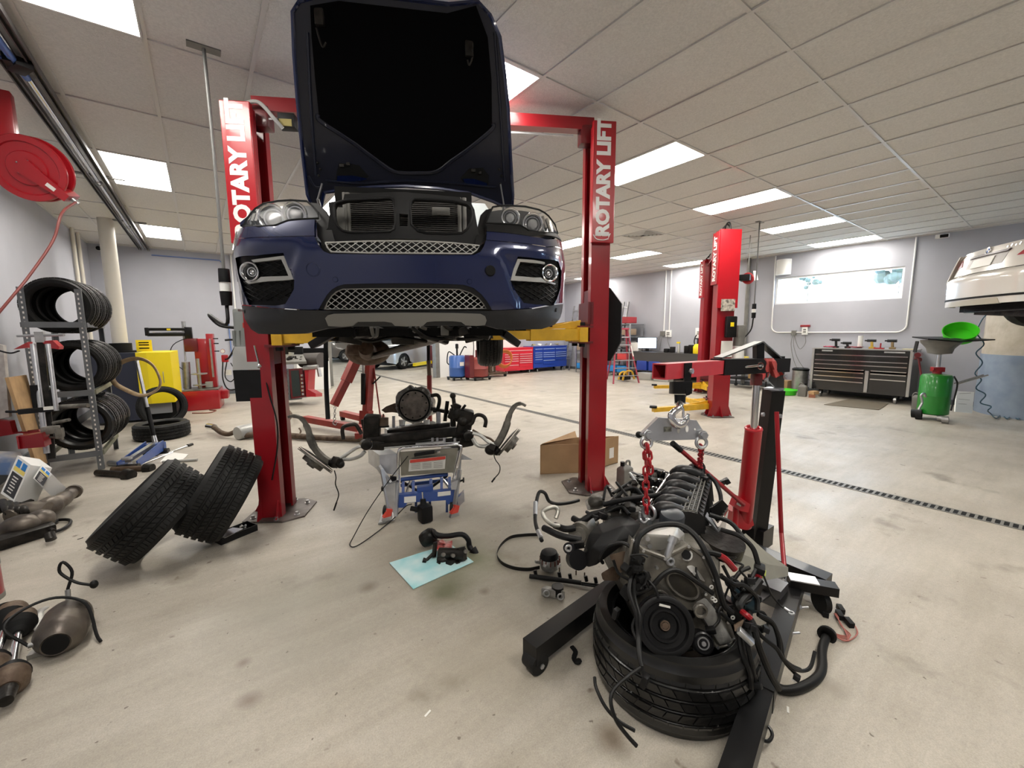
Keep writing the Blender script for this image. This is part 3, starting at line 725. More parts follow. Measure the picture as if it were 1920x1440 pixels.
rg = hp((596, 215), (598, 226), (640, 255), (668, 274), (678, 282), (705, 302), (737, 324), (780, 327), (818, 324), (846, 304), (882, 278), (923, 243), (925, 232))
MB().tube([hf(.008)(*p) for p in rg], .014, 6, 4, True, flat=.7).build('hood_rib', M['carinner'], car)
rb = MB()
for q in ([(578, 330), (590, 350), (604, 352)], [(575, 60), (582, 200), (592, 330)], [(928, 60), (938, 200), (946, 340)], [(610, 340), (680, 346), (760, 342), (850, 346), (930, 352)]): rb.tube([hf(.006)(*onH(*p)) for p in q], .009, 6, 4, True)
tag(rb.build('hood_ribs', M['carinner'], car), kind='stuff')
for q in ([(634, 307), (672, 312), (690, 334), (680, 340), (628, 343), (630, 325)], [(880, 318), (906, 316), (917, 330), (916, 348), (870, 344), (864, 336)]):
    w_ = hp(*q); MB().patch(w_, [], hf(.006), .05, HN*-.004).build('hood_pocket', M['matte'], car)
    MB().patch(hp(*( [(632, 331), (660, 331), (688, 337), (678, 341), (630, 343)] if q[0][0] < 700 else [(868, 337), (890, 337), (914, 345), (913, 349), (872, 345)])), [], hf(.011), .03, HN*-.003).build('pocket_lip', M['carblue'], car)
ck = MB()
for q in ((640, 312, .03), (652, 309, .022), (888, 321, .03), (900, 325, .02)): ck.box(hf(.014)(*onH(q[0], q[1])), (q[2], .015, .02), bev=.003)
for q in ((595, 306), (597, 330), (600, 318), (936, 318), (938, 345), (940, 330)): ck.ball(hf(.01)(*onH(*q)), .009, 8, 6)
tag(ck.build('hood_clips', M['oily'], car), kind='stuff')
for q in ([(594, 52), (600, 75), (606, 88), (612, 80)], [(876, 112), (880, 122), (886, 105), (885, 92)]):
    hk = MB().tube([hf(.04)(*onH(*p)) for p in q], .006, 6, 4).box(hf(.02)(*onH(q[0][0]+4, q[0][1]-20)), (.05, .03, .09), bev=.008); hk.build('hood_striker', M['oily'], car)
for q in ((597, 372, 604, 344), (944, 383, 938, 345)):
    a = V(hf(.03)(*onH(q[0], q[1]))); b_ = V(hf(.02)(*onH(q[2], q[3]))); MB().cyl(a+V((0, .1, -.12)), a, .011).cyl(a, b_, .006).build('gas_strut', M['steel'], car)
# body behind the front end
def side_x(y, z): return .955+.03*math.sin(max(0, min(1, (z-.0)/.85))*pi)-.12*max(0, (z-.6)/.4)**2-.22*max(0, (.72-y)/.3)**2*.35
arch = lambda cy: [(cy+.43*math.cos(a), .07+.43*math.sin(a)) for a in [pi-k*pi/14 for k in range(15)]]
so = [(.56, .62), (.52, .12), (.56, .05)]+arch(1.02)+[(1.46, .02), (3.4, .02)]+arch(3.92)+[(4.38, .06), (4.72, .15), (4.82, .5), (4.7, .86), (3.9, .93), (2.6, .9), (1.45, .82), (.8, .72)]
for s_ in (-1, 1): MB().patch(so, [], lambda y, z: (s_*side_x(y, z), y, z), .14, (-s_*.02, 0, 0)).build('body_side', M['carblue'], car, sm=50)
cab = []
for y, z, w_ in [(1.4, .86, .72), (1.95, 1.2, .66), (2.4, 1.38, .62), (3.0, 1.42, .6), (3.7, 1.3, .56), (4.3, 1.08, .6), (4.68, .9, .72)]:
    cab.append([V((-.9, y, .82+.06*(y-1.4)/3)), V((-w_-.04, y, z-.1)), V((-w_*.8, y, z-.01)), V((-w_*.35, y, z+.03)), V((w_*.35, y, z+.03)), V((w_*.8, y, z-.01)), V((w_+.04, y, z-.1)), V((.9, y, .82+.06*(y-1.4)/3))])
MB().grid(cab, None).build('cabin', M['carblue'], car, sm=50)
ws = MB().grid([[V((x*1.0, 1.32+.06*abs(x), .84)) for x in (-.72, -.35, 0, .35, .72)], [V((x*.88, 2.02+.05*abs(x), 1.27)) for x in (-.72, -.35, 0, .35, .72)]], (0, .0, .012)); ws.build('windscreen', mat('windscreen', (.3, .33, .34), .05, coat=1), car)
MB().box((0, 1.3, .81), (1.45, .2, .05), bev=.01).build('cowl', M['blackp'], car)
MB().slab([(x, 4.75, z) for x, z in [(-.85, .1), (.85, .1), (.93, .5), (.8, .9), (-.8, .9), (-.93, .5)]], (0, .1, 0)).build('tail_panel', M['carblue'], car)
for s_ in (-1, 1): MB().grid([[V((s_*x, y, z)) for y in (.5, .9, 1.4)] for x, z in ((.955, .66), (.86, .74), (.78, .77))], (0, 0, -.02)).build('fender_top', M['carblue'], car, sm=60)
# engine bay walls and underbody
ub = MB(); ub.box((0, 1.42, .42), (1.5, .05, .8)).box((0, 2.9, .06), (1.5, 2.9, .08)).box((0, .56, .02), (1.15, .28, .05))
for s_ in (-1, 1): ub.box((s_*.55, .95, .35), (.06, .95, .18)).box((s_*.5, 1.6, .0), (.08, 1.6, .1)).box((s_*.78, 2.6, .03), (.1, 2.2, .1))
ub.build('underbody', M['matte'], car, sm=0)
def K(px, py, y): return onY(px, py, y)
for a, b_, w_ in ((K(628, 622, .5), K(588, 646, .62), .05), (K(940, 622, .5), K(968, 643, .62), .05)): MB().bar(a, b_, w_, .08, (0, 1, 0), .01).build('jack_bracket', M['blackp'], car)
un = MB(); rn = random.Random(5)
for px, py, y, s_ in [(640, 618, .5, .1), (655, 632, .55, .11), (682, 625, .45, .09), (705, 622, .6, .1), (730, 628, .6, .08), (776, 618, .5, .07), (800, 626, .55, .12), (840, 626, .5, .1), (868, 622, .45, .08), (890, 630, .6, .1), (905, 626, .5, .08), (755, 634, .8, .12), (825, 634, .9, .1)]:
    p = K(px, py, y); un.box(p, (s_*1.3, s_, s_*.6), (rn.uniform(-.2, .2), rn.uniform(-.4, .4), rn.uniform(-.5, .5)), .01)
for q in ([(640, 620, .45), (690, 640, .5), (740, 632, .5), (800, 640, .6)], [(770, 612, .3), (800, 632, .4), (850, 636, .5), (905, 634, .5)], [(830, 606, .3), (838, 614, .35), (846, 618, .4)], [(600, 632, .6), (650, 640, .7), (700, 637, .7)]): un.tube([K(*p) for p in q], .012, 6)
tag(un.build('underbody_fittings', M['oily'], car), kind='stuff')
ht = MB()
for q in ([(696, 614, .35), (700, 629, .38), (706, 629, .38), (708, 614, .4)], [(776, 623, .4), (785, 608, .42)], [(788, 612, .4), (826, 630, .5), (836, 628, .5)]): ht.tube([K(*p) for p in q], .011, 8)
ht.box(K(834, 620, .4), (.05, .03, .06), bev=.006); tag(ht.build('underbody_brackets', M['greyp'], car), kind='stuff')
ex = MB().tube([K(855, 622, .5), K(800, 640, 1.2), K(745, 655, 1.9), K(700, 668, 2.6)], .035, 10); ex.build('drive_shaft', M['oily'], car)
df = MB().ball(K(690, 660, 2.9), (.26, .2, .16), 18, 12).cyl(K(690, 660, 2.7), K(686, 652, 2.4), .1, .08).box(K(668, 655, 2.8), (.18, .2, .12), bev=.03); df.build('rear_differential', M['rust'], car)
# ================================================================== tyres
def tyre_meshes(R, Wd, rim, tread=True, seg=72, grooves=4, slick=False):
    """a hollow tyre, axis along z, centred on the origin; tread blocks as raised real geometry"""
    b = MB(); h = Wd/2
    prof = [(rim, -h*.78), (rim+.01, -h*.9), (rim+(R-rim)*.35, -h*1.02), (rim+(R-rim)*.7, -h*1.0), (R-.026, -h*.9), (R-.012, -h*.78)]
    Rb = R-.008 if tread else R
    n = grooves; tw = h*.78*2
    if tread:
        for k in range(n):
            c = -h*.78+tw*(k+1)/(n+1); g = .0055
            prof += [(Rb, c-g-.004), (Rb-.006, c-g), (Rb-.006, c+g), (Rb, c+g+.004)]
    prof += [(R-.012, h*.78), (R-.026, h*.9), (rim+(R-rim)*.7, h*1.0), (rim+(R-rim)*.35, h*1.02), (rim+.01, h*.9), (rim, h*.78),
             (rim+.012, h*.7), (rim+(R-rim)*.5, h*.82), (R-.03, h*.6), (R-.022, 0), (R-.03, -h*.6), (rim+(R-rim)*.5, -h*.82), (rim+.012, -h*.7)]
    b.lathe(prof, seg=seg, closed=True)
    t = None
    if tread:
        t = MB()
        edges = [-h*.86]+[-h*.78+tw*(k+1)/(n+1) for k in range(n)]+[h*.86]
        for lane in range(n+1):
            z0, z1 = edges[lane]+.009, edges[lane+1]-.009
            out = lane in (0, n); N = 84 if out else 60
            if slick: N = 40
            for k in range(N):
                a = 2*pi*(k+.5*(lane % 2))/N; da = 2*pi/N*(.39 if not slick else .45); sk = (.012 if lane else -.012) if out else .05*(1 if lane < n/2 else -1)
                r0, r1 = R-.016, R-(.004 if out else 0)
                vs = []
                for r in (r0, r1):
                    for (zz, q) in ((z0, -1), (z0, 1), (z1, 1), (z1, -1)):
                        aa = a+q*da+sk*(zz-z0)/(z1-z0); rr = r-(.016 if out and abs(zz) > h*.8 else 0)
                        vs.append((rr*math.cos(aa), rr*math.sin(aa), zz))
                t.add(vs, [(4, 5, 6, 7), (0, 1, 5, 4), (1, 2, 6, 5), (2, 3, 7, 6), (3, 0, 4, 7)])
    return b, t
def make_tyre(label, loc, axis, R, Wd, rim, group=None, tread=True, slick=False, m=None, seg=72, grooves=4):
    t = thing('tire', label, 'tire', loc, 0, group)
    b, tr = tyre_meshes(R, Wd, rim, tread, seg, grooves, slick)
    Q = V((0, 0, 1)).rotation_difference(V(axis).normalized()); t.rotation_mode = 'QUATERNION'; t.rotation_quaternion = Q
    cb = b.build('carcass', m or M['tyre'], t, sm=30)
    if tr: tag(tr.build('tread_blocks', m or M['tyre'], t, sm=0), kind='stuff')
    return t
def orient(o, axis): o.rotation_mode = 'QUATERNION'; o.rotation_quaternion = V((0, 0, 1)).rotation_difference(V(axis).normalized())
# rear wheels of the blue car hang beneath it
for px, py, y, lab in ((917, 655, 3.6, None),):
    p = onY(px, py, y); b, tr = tyre_meshes(.37, .31, .25, True, 56, 4); b.M = tr.M = None
    Rm = Matrix.Rotation(pi/2, 4, 'Y'); off = Matrix.Translation(p-V((0, 0, .37-.13)) + V((0, 0, .37)))@Rm
    for mb_, nm in ((b, 'rear_tire'), (tr, 'rear_tire_tread')):
        mb_.v = [tuple(off @ V(q)) for q in mb_.v]; o = mb_.build(nm, M['tyre'], car, sm=30)
        if nm != 'rear_tire': o['kind'] = 'stuff'
    MB().cyl(p+V((-.1, 0, .13)), p+V((.1, 0, .13)), .24, seg=32).build('rear_wheel', M['steel'], car)
# ================================================================== two-post lifts
M['sign'] = mat('sign_red', (.36, .006, .013), .3, coat=.3)
M['plate'] = mat('base_plate_steel', (.075, .06, .052), .45, .4, c2=(.16, .14, .13), scale=9)
M['letter'] = mat('sign_letter', (.75, .74, .72), .4)
def on_pl(px, py, P, n):
    d = ray(px, py); n = V(n); return CAMP+d*((V(P)-CAMP).dot(n)/d.dot(n))
def column(root, P, a, s_, top, nm='column', full=True):
    """C-channel post; a: unit vector towards the other post, s_: front vector (towards the car nose)"""
    P = V((P[0], P[1], 0)); a = V(a); f = V(s_)
    o = [(.085, -.15), (-.085, -.15), (-.085, .15), (.085, .15), (.085, .075), (.07, .075), (.07, .135), (-.07, .135), (-.07, -.135), (.07, -.135), (.07, -.075), (.085, -.075)]
    b = MB().prism(o, P+V((0, 0, .012)), a, f, (0, 0, top-.012)); c = b.build(nm, M['red'], root, True, sm=0)
    p = MB(); q = [(-.2, -.2), (.12, -.24), (.26, -.15), (.26, .15), (.12, .24), (-.2, .2)]
    p.prism(q, P, a, f, (0, 0, .014)); p.build('base_plate', M['plate'], root, True, sm=0)
    g = MB()
    for k in (-1, 1): g.slab([P+f*(k*.15)+a*(-.08)+V((0, 0, .013)), P+f*(k*.22)+a*(-.08)+V((0, 0, .013)), P+f*(k*.15)+a*(-.08)+V((0, 0, .2))], a*.012); 
    g.slab([P-a*.085+V((0, 0, .013)), P-a*.19+V((0, 0, .013)), P-a*.085+V((0, 0, .2))], f*.012)
    g.slab([P+f*.152+a*.07+V((0, 0, .013)), P+f*.22+a*.07+V((0, 0, .013)), P+f*.152+a*.07+V((0, 0, .16))], a*-.012)
    tag(g.build('gusset', M['red'], root, True, sm=0), kind='stuff')
    for x, y in ((-.14, .15), (.19, .12), (.19, -.12), (.06, .2), (-.14, -.15), (.06, -.2)):
        MB().cyl(P+a*x+f*y+V((0, 0, .013)), P+a*x+f*y+V((0, 0, .04)), .013, seg=6).cyl(P+a*x+f*y+V((0, 0, .013)), P+a*x+f*y+V((0, 0, .018)), .022, seg=12).build('anchor_bolt', M['steel'], root, True)
    return c
def carriage(root, P, a, f, z):
    P = V((P[0], P[1], z)); a = V(a); f = V(f); Rm = Matrix((a, f, V((0, 0, 1)))).transposed()
    b = MB().box(P+a*.03, (.1, .24, .62), Rm).box(P+a*.13+V((0, 0, -.02)), (.14, .34, .02), Rm).box(P+a*.13+V((0, 0, -.16)), (.14, .34, .02), Rm).box(P+a*.08+V((0, 0, .1)), (.05, .3, .2), Rm)
    b.build('carriage', M['darkred'], root, True, sm=0)
    for k in (-1, 1): MB().cyl(P+a*.15+f*(k*.12)+V((0, 0, -.2)), P+a*.15+f*(k*.12)+V((0, 0, .02)), .028).build('arm_pin', M['blackp'], root, True)
    return [P+a*.15+f*(k*.12)+V((0, 0, -.09)) for k in (-1, 1)]
def arm(root, A, B, pad_z, brace=True):
    A, B = V(A), V(B); d = (B-A).normalized(); m = A+(B-A)*.58; n = V((0, 0, 1)).cross(d)
    b = MB().bar(A, m, .11, .1).bar(A-d*.02, A+d*.06, .15, .13)
    if brace: b.slab([A+d*.02+n*.01+V((0, 0, .06)), m+n*.01-d*.02+V((0, 0, .045)), A+d*.02+n*.01+V((0, 0, .13))], n*-.02)
    ar = b.build('swing_arm', M['yellow'], root, True, sm=0)
    MB().bar(m-d*.2, B, .085, .075).build('arm_extension', M['yellow'], ar, True, sm=0)
    MB().cyl(B+V((0, 0, .03)), (B.x, B.y, pad_z-.02), .03).cyl((B.x, B.y, pad_z-.035), (B.x, B.y, pad_z), .065, .06, 20).build('lift_pad', M['blackp'], ar, True)
NL, NR = V((.42, 3.93, 0)), V((2.97, 2.70, 0))
ca = math.radians(-29.5); au = V((math.cos(ca), math.sin(ca), 0)); av = V((-math.sin(ca), math.cos(ca), 0))
lift = thing('two_post_lift', 'near red two-post car lift with yellow arms holding the blue car', 'car lift', ((NL+NR)/2)[:], ca)
TOP = 3.22
column(lift, NL, au, -av, on_pl(458, 193, NL-av*.15, av).z-.02); column(lift, NR, -au, -av, on_pl(1122, 229, NR-av*.15, av).z-.02)
def sign(root, P, a, f, z0, z1, txts, w=.24, th=.045, side=1, y=.15):
    Rm = Matrix((a, f, V((0, 0, 1)))).transposed(); P = V((P[0], P[1], 0))
    c = P+f*(y+th/2+.002)+V((0, 0, (z0+z1)/2))
    s_ = MB().box(c, (w, th, z1-z0), Rm, .006).build('sign_cover', M['sign'], root, True, sm=0)
    e = MB()
    for (t, z, size, up, sx) in txts:
        rt = f.cross(V((0, 0, 1)))*-1
        rt = V((0, 0, 1)).cross(f)
        o = c+f*(th/2+.0005)+V((0, 0, z-c.z))
        if up: text(e, t, size, o, (0, 0, 1), -rt, size*.05, .0012, sx)
        else: text(e, t, size, o, rt, (0, 0, 1), size*.02, .0012, sx)
    e.build('lettering', M['letter'], s_, True, sm=0); return s_
z1 = on_pl(1122, 226, NR-av*.19, av).z; z0 = on_pl(1122, 455, NR-av*.19, av).z
sR = sign(lift, NR, au, -av, z0, z1, [('ROTARY LIFT', (z0+z1)/2+.03, .158, True, 1.0), ('Rotary', z0+.07, .05, False, 1)], .2)
P_ = NR-av*.2; MB().tube([P_+au*x+V((0, 0, z0+.035+z)) for x, z in ((-.085, .03), (-.06, -.005), (0, -.014), (.05, -.002))], .004, 6).build('logo_swoosh', M['letter'], sR, True)
zl1 = on_pl(458, 190, NL-av*.19, av).z
sign(lift, NL, au, -av, zl1-(z1-z0), zl1, [('ROTARY LIFT', zl1-(z1-z0)/2+.03, .158, True, 1.0), ('Rotary', zl1-(z1-z0)+.055, .052, False, 1)], .205)
# crossbeam
A_, B_ = NL+V((0, 0, 3.24))+au*.05, NR+V((0, 0, 3.32))-au*.05
MB().bar(A_, B_, .1, .1).build('crossbeam', M['red'], lift, True, sm=0)
MB().bar(A_-V((0, 0, .11))-av*.05, A_+(B_-A_)*.46-V((0, 0, .11))-av*.05, .012, .012).build('shutoff_bar', M['chrome'], lift, True)
MB().bar(A_+(B_-A_)*.54-V((0, 0, .11))-av*.05, A_+(B_-A_)*.72-V((0, 0, .11))-av*.05, .035, .035).bar(A_+(B_-A_)*.7-V((0, 0, .11))-av*.05, A_+(B_-A_)*.93-V((0, 0, .11))-av*.05, .012, .012).build('shutoff_bar', M['zinc'], lift, True)
for P, a in ((A_, au), (B_, -au)):
    MB().box(P+a*.05-V((0, 0, .09)), (.14, .12, .16), Matrix((au, av, V((0, 0, 1)))).transposed(), .02).build('pulley_bracket', M['darkred'], lift, True)
MB().box(A_+au*.26-V((0, 0, .13))-av*.06, (.12, .08, .1), Matrix((au, av, V((0, 0, 1)))).transposed(), .006).build('limit_switch', M['blackp'], lift, True)
MB().box(A_+au*.255-V((0, 0, .15))-av*.101, (.09, .004, .05), Matrix((au, av, V((0, 0, 1)))).transposed()).build('warning_sticker', mat('dull_yellow', (.3, .24, .06), .6), lift, True)
MB().tube([NL+V((0, 0, zl1-.02))-av*.1, NL+V((0, 0, zl1+.03))-av*.1+au*.04, NL+V((0, 0, zl1+.03))-av*.12+au*.14, NL+V((0, 0, zl1-.08))-av*.14+au*.24, NL+V((0, 0, zl1-.14))-av*.12+au*.29], .014, 8).build('switch_hose', mat('hose_grey', (.33, .33, .32), .5), lift, True)
# carriages and arms
CM = root_matrix(car)
def pad(x, y): return CM @ V((x, y, -.0))
hl = carriage(lift, NL, au, -av, 1.58); hr = carriage(lift, NR, -au, -av, 1.58)
for h, q in ((hl[0], pad(-.62, 2.6)), (hl[1], pad(-.55, 1.25)), (hr[0], pad(.62, 2.6)), (hr[1], pad(.55, 1.25))): arm(lift, h, (q.x, q.y, h.z), 1.5)
MB().prism([(-.15, -.38), (.02, -.38), (.11, -.2), (.11, .15), (.0, .3), (-.15, .36)], NR+V((0, 0, 1.62))+au*.14-av*.02, -av*.5+au*.87, (0, 0, 1), (au*.5+av*.87)*.06).build('door_guard', M['blackp'], lift, True)
# power unit hung on the left column
pu = at(468, 640, 3.32); R29 = Matrix((au, av, V((0, 0, 1)))).transposed()
w0 = NL-au*.12
mt = MB().cyl(at(466, 588, 3.36), at(467, 662, 3.36), .1, seg=24).box(at(452, 605, 3.38), (.05, .16, .22), R29, .02)
for k in range(14): p = at(466, 634, 3.36); mt.box(p+V((.098*math.cos(k*pi/7), .098*math.sin(k*pi/7), 0)), (.02, .006, .12), (0, 0, k*pi/7))
mt.build('pump_motor', mat('motor_grey', (.23, .245, .235), .5, .3), lift, True)
c = at(471, 673, 3.33); z_ = c.z
MB().rings([[c+au*x*k+av*y*k+V((0, 0, dz)) for x, y in ((-.1, -.09), (.1, -.09), (.1, .09), (-.1, .09))] for k, dz in ((.8, .1), (.92, .06), (1.0, -.08))]).build('pump_block', M['silverp'], lift, True, sm=30)
MB().rings([[c+au*x*k+av*y*k+V((0, 0, dz)) for x, y in ((-.1, -.09), (.1, -.09), (.1, .09), (-.1, .09))] for k, dz in ((1.0, -.082), (.96, -.33))]).build('oil_reservoir', M['blackp'], lift, True, sm=30)
MB().tube([at(477, 648, 3.2), at(482, 668, 3.19), at(486, 684, 3.18)], .007, 8).ball(at(486, 686, 3.18), .017).build('release_lever', M['chrome'], lift, True)
MB().box(at(468, 610, 3.25), (.1, .004, .04), R29).build('motor_label', M['labelred'], lift, True)
MB().tube([at(496, 700, 3.3), at(505, 740, 3.28), at(519, 790, 3.3), at(520, 840, 3.32), at(510, 900, 3.36)], .006, 6).build('hydraulic_line', M['wire'], lift, True)
MB().bar(at(445, 585, 3.4), at(450, 612, 3.36), .03, .05).tube([at(446, 612, 3.34), at(450, 600, 3.33), at(447, 588, 3.36)], .008, 6).build('motor_bracket', M['steel'], lift, True)
# strap hanging from the left arm
tag(MB().tube([at(611, 632, 3.1), at(611, 680, 3.05), at(612, 730, 3.02), at(615, 786, 3.0)], .016, 8, 6, flat=.2).build('webbing_strap', M['wire']), 'long black webbing strap hanging from the left arms of the near lift', 'strap')
# ceiling cord drops
def cord_drop(label, P, zt, pts, plate_r=0):
    t = thing('cord_drop', label, 'power cord', (P[0], P[1], H))
    MB().box((P[0], P[1], H-.004), (.19, .075, .012), (0, 0, plate_r)).build('ceiling_plate', M['greyp'], t, True, sm=0)
    MB().tube([(P[0], P[1], H), (P[0]+.004, P[1], 2.8), (P[0], P[1], zt)], .011, 10).build('cord', mat('cord_grey', (.12, .12, .115), .5), t, True)
    MB().cyl((P[0], P[1], zt), (P[0], P[1], zt-.095), .035, .038).build('connector', M['blackp'], t, True)
    MB().cyl((P[0], P[1], zt-.095), (P[0], P[1], zt-.16), .034, .034).build('connector_collar', M['white'], t, True)
    MB().cyl((P[0], P[1], zt-.16), (P[0], P[1], zt-.26), .039, .034).build('plug', M['blackp'], t, True)
    MB().tube([(P[0], P[1], zt-.25)]+pts, .012, 10).build('supply_cord', M['wire'], t, True)
p = V((.17, 3.72, 0)); zz = on_y(388, 502, 3.72).z
cord_drop('black power cord dropping from the ceiling to the near lift pump', p, zz, [(.155, 3.7, zz-.4), at(392, 590, 3.3), at(412, 610, 3.3), at(447, 615, 3.34)])
p = V((8.21, 3.56, 0)); dd = p.dot(V((RF.x, RF.y, 0))); zz = at(1421, 570, dd*1.0).z
cord_drop('black power cord dropping from the ceiling beside the far lift', p, zz, [(8.2, 3.6, zz-.5), (8.0, 3.75, zz-.72), (7.75, 3.86, zz-.68)])
# far lift
FA, FB = V((7.32, 3.68, 0)), V((9.92, 5.36, 0)); fth = math.radians(56); fu = V((math.cos(fth), math.sin(fth), 0)); fv = V((-fu.y, fu.x, 0))
fl = thing('two_post_lift', 'far red two-post car lift standing empty beyond the engine crane', 'car lift', ((FA+FB)/2)[:], math.atan2(fu.y, fu.x))
column(fl, FA, fu, fv, 3.2); column(fl, FB, -fu, fv, 3.2)
sign(fl, FA, fu, fv, 2.3, 3.17, [('ROTARY LIFT', 2.73, .125, True, 1.0)], .2); sign(fl, FB, fu, fv, 2.3, 3.17, [('ROTARY LIFT', 2.73, .125, True, 1.0)], .2)
Rm = Matrix((fu, fv, V((0, 0, 1)))).transposed()
MB().box(FA-fu*.1+V((0, 0, 2.55)), (.04, .36, 1.3), Rm).build('cover_plate', M['sign'], fl, True, sm=0)
MB().bar(FA+V((0, 0, 3.17)), FB+V((0, 0, 3.17)), .1, .1).bar(FA+V((0, 0, 3.05))+fv*.06, FB+V((0, 0, 3.05))+fv*.06, .02, .02).build('crossbeam', M['red'], fl, True, sm=0)
for P in (FA, FB):
    MB().tube([P+V((0, 0, 3.1))+fu*.1, P+V((0, 0, 3.3))+fu*.06, P+V((0, 0, 3.32))-fu*.05, P+V((0, 0, 3.15))-fu*.1], .012, 8).tube([P+V((0, 0, 3.15))-fv*.1, P+V((0, 0, 3.3)), P+V((0, 0, 3.2))+fv*.12], .012, 8).build('hydraulic_hose', M['wire'], fl, True)
MB().box(FA-fu*.125+V((0, 0, 1.95))-fv*.01, (.01, .24, .2), Rm).build('warning_decals', mat('decal', (.55, .5, .42), .6, c2=(.1, .09, .08), scale=22), fl, True)
MB().box(FA-fu*.125+V((0, 0, 1.2))-fv*.03, (.01, .2, .28), Rm).build('instruction_sheet', M['label'], fl, True)
MB().box(FA-fu*.16+V((0, 0, 1.58))-fv*.06, (.08, .18, .36), Rm, .02).build('control_box', M['blackp'], fl, True); MB().box(FA-fu*.203+V((0, 0, 1.62))-fv*.06, (.004, .06, .07), Rm).build('control_label', M['brightyellow'], fl, True)
MB().box(FA-fu*.02-fv*.3+V((0, 0, 1.5)), (.16, .14, .22), Rm, .02).cyl(FA-fu*.02-fv*.3+V((0, 0, 1.25)), FA-fu*.02-fv*.3+V((0, 0, 1.4)), .09).build('pump_motor', M['greyp'], fl, True)
MB().cyl(FA-fu*.02-fv*.3+V((0, 0, 1.0)), FA-fu*.02-fv*.3+V((0, 0, 1.245)), .1, .09).build('oil_reservoir', M['white'], fl, True)
for P, a in ((FA, fu), (FB, -fu)):
    c_ = carriage(fl, P, a, fv, .32)
    for h, k in zip(c_, (-1, 1)):
        e = V((6.15, 4.2, 0)) if (P is FA and k < 0) else V((8.72, 5.95, 0)) if (P is FB and k < 0) else h+a*.75+fv*.1
        arm(fl, (h.x, h.y, .17), (e.x, e.y, .17), .24)
# ================================================================== ceiling rail, hose reel
t = thing('ceiling_rail', 'twin steel strut rail with an air pipe, hung under the left side of the ceiling', 'rail', (gx(-5.2), 4.5, H))
rx = [gx(-5.34)+.01, gx(-5.08)]
ry0, ry1 = YN+.1, YF-.05
for x in rx:
    b = MB().prism([(-.021, 0), (.021, 0), (.021, -.042), (.012, -.042), (.012, -.034), (.014, -.034), (.014, -.006), (-.014, -.006), (-.014, -.034), (-.012, -.034), (-.012, -.042), (-.021, -.042)], (x, ry0, H-.05), (1, 0, 0), (0, 0, 1), (0, ry1-ry0, 0)); b.build('strut_channel', mat('strut_metal', (.1, .095, .095), .45, .5), t, True, sm=0)
MB().box(((rx[0]+rx[1])/2, (ry0+ry1)/2, H-.03), (rx[1]-rx[0]-.06, ry1-ry0, .004)).build('rail_cover', mat('rail_sheet', (.5, .5, .52), .5), t, True, sm=0)
cx = (rx[0]+rx[1])/2
MB().tube([(cx, ry0, H-.075), (cx, ry1, H-.075)], .02, 12, 2, False).build('air_pipe', M['chrome'], t, True)
MB().tube([(cx-.015, ry0, H-.09), (cx-.01, 2.6, H-.09), (cx-.01, 4.1, H-.1), (cx, 4.7, H-.09)], .022, 12).build('blue_hose', mat('hose_blue', (.06, .14, .42), .4), t, True)
for y in (-1.5, 2.6, 7.3, 9.9): MB().box((cx, y, H-.012), (.5, .05, .02)).build('cross_strut', M['greyp'], t, True, sm=0)
for y in (2.75, 7.35, 10.0): MB().torus((cx, y, H-.085), (0, 1, 0), .03, .008, 16, 6).build('pipe_clamp', M['steel'], t, True)
MB().box((cx+.01, 4.5, H-.1), (.09, .16, .06), (0, 0, .5), .01).box((cx-.03, 4.45, H-.1), (.04, .1, .05)).build('pipe_tee', M['blackp'], t, True)
MB().tube([(cx, 4.45, H-.1), (cx-.5, 4.35, H-.1), (XL+.02, 4.3, H-.1)], .012, 8).build('branch_hose', mat('branch_blue', (.05, .08, .3), .5), t, True)
rc = at(52, 316, 3.2)
reel = thing('hose_reel', 'large red hose reel hung below the ceiling at the left edge', 'hose reel', rc[:])
ax = (RX*.34-RF-V((0, 0, .4))).normalized(); x_, y_, z_ = frame(ax, (1, 0, 0))
R_ = .235
for k, (h, dep) in enumerate(((.0, 1), (-.1, 1))):
    MB().lathe([(R_*.22, h+.012), (R_*.5, h+.012), (R_*.53, h-.0), (R_*.78, h), (R_*.81, h+.012), (R_*.98, h+.012), (R_, h+.004), (R_, h-.006), (R_*.22, h-.006)], rc, ax, 48).build('side_disc', M['red2'], reel, True)
MB().lathe([(R_*.8, -.095), (R_*.8, -.008)], rc, ax, 40).build('hose_pack', mat('hose_red', (.25, .03, .03), .5), reel, True)
dn = (at(105, 380, 3.15)-rc); dn = (dn-ax*dn.dot(ax)).normalized(); sd = ax.cross(dn)
arm_ = MB().prism([(-.03, -.06), (.21, -.035), (.28, -.03), (.28, .03), (.21, .035), (-.03, .06)], rc+ax*.016, dn, sd, ax*.014).prism([(.21, -.035), (.28, -.03), (.28, .03), (.21, .035)], rc-ax*.12, dn, sd, ax*.14); arm_.build('guide_arm', M['red2'], reel, True, sm=0)
lb = MB().prism([(.14, -.014), (.2, -.014), (.2, .014), (.14, .014)], rc+ax*.031, dn, sd, ax*.002); lb.build('maker_label', M['label'], reel, True, sm=0)
bt = MB()
for k in range(5): a = k*2*pi/5; bt.ball(rc+ax*.018+x_*(.06*math.cos(a))+y_*(.06*math.sin(a)), .006, 8, 6)
tag(bt.build('bolts', M['steel'], reel, True), kind='stuff')
MB().box(rc-ax*.05+V((-.1, 0, .33)), (.1, .1, .4), None, .01).build('ceiling_bracket', M['red2'], reel, True)
MB().cyl(rc+dn*.27-ax*.04, rc+dn*.31-ax*.04, .02).cyl(rc+dn*.29-ax*.04, rc+dn*.33-ax*.04, .013).build('hose_outlet', M['steel'], reel, True)
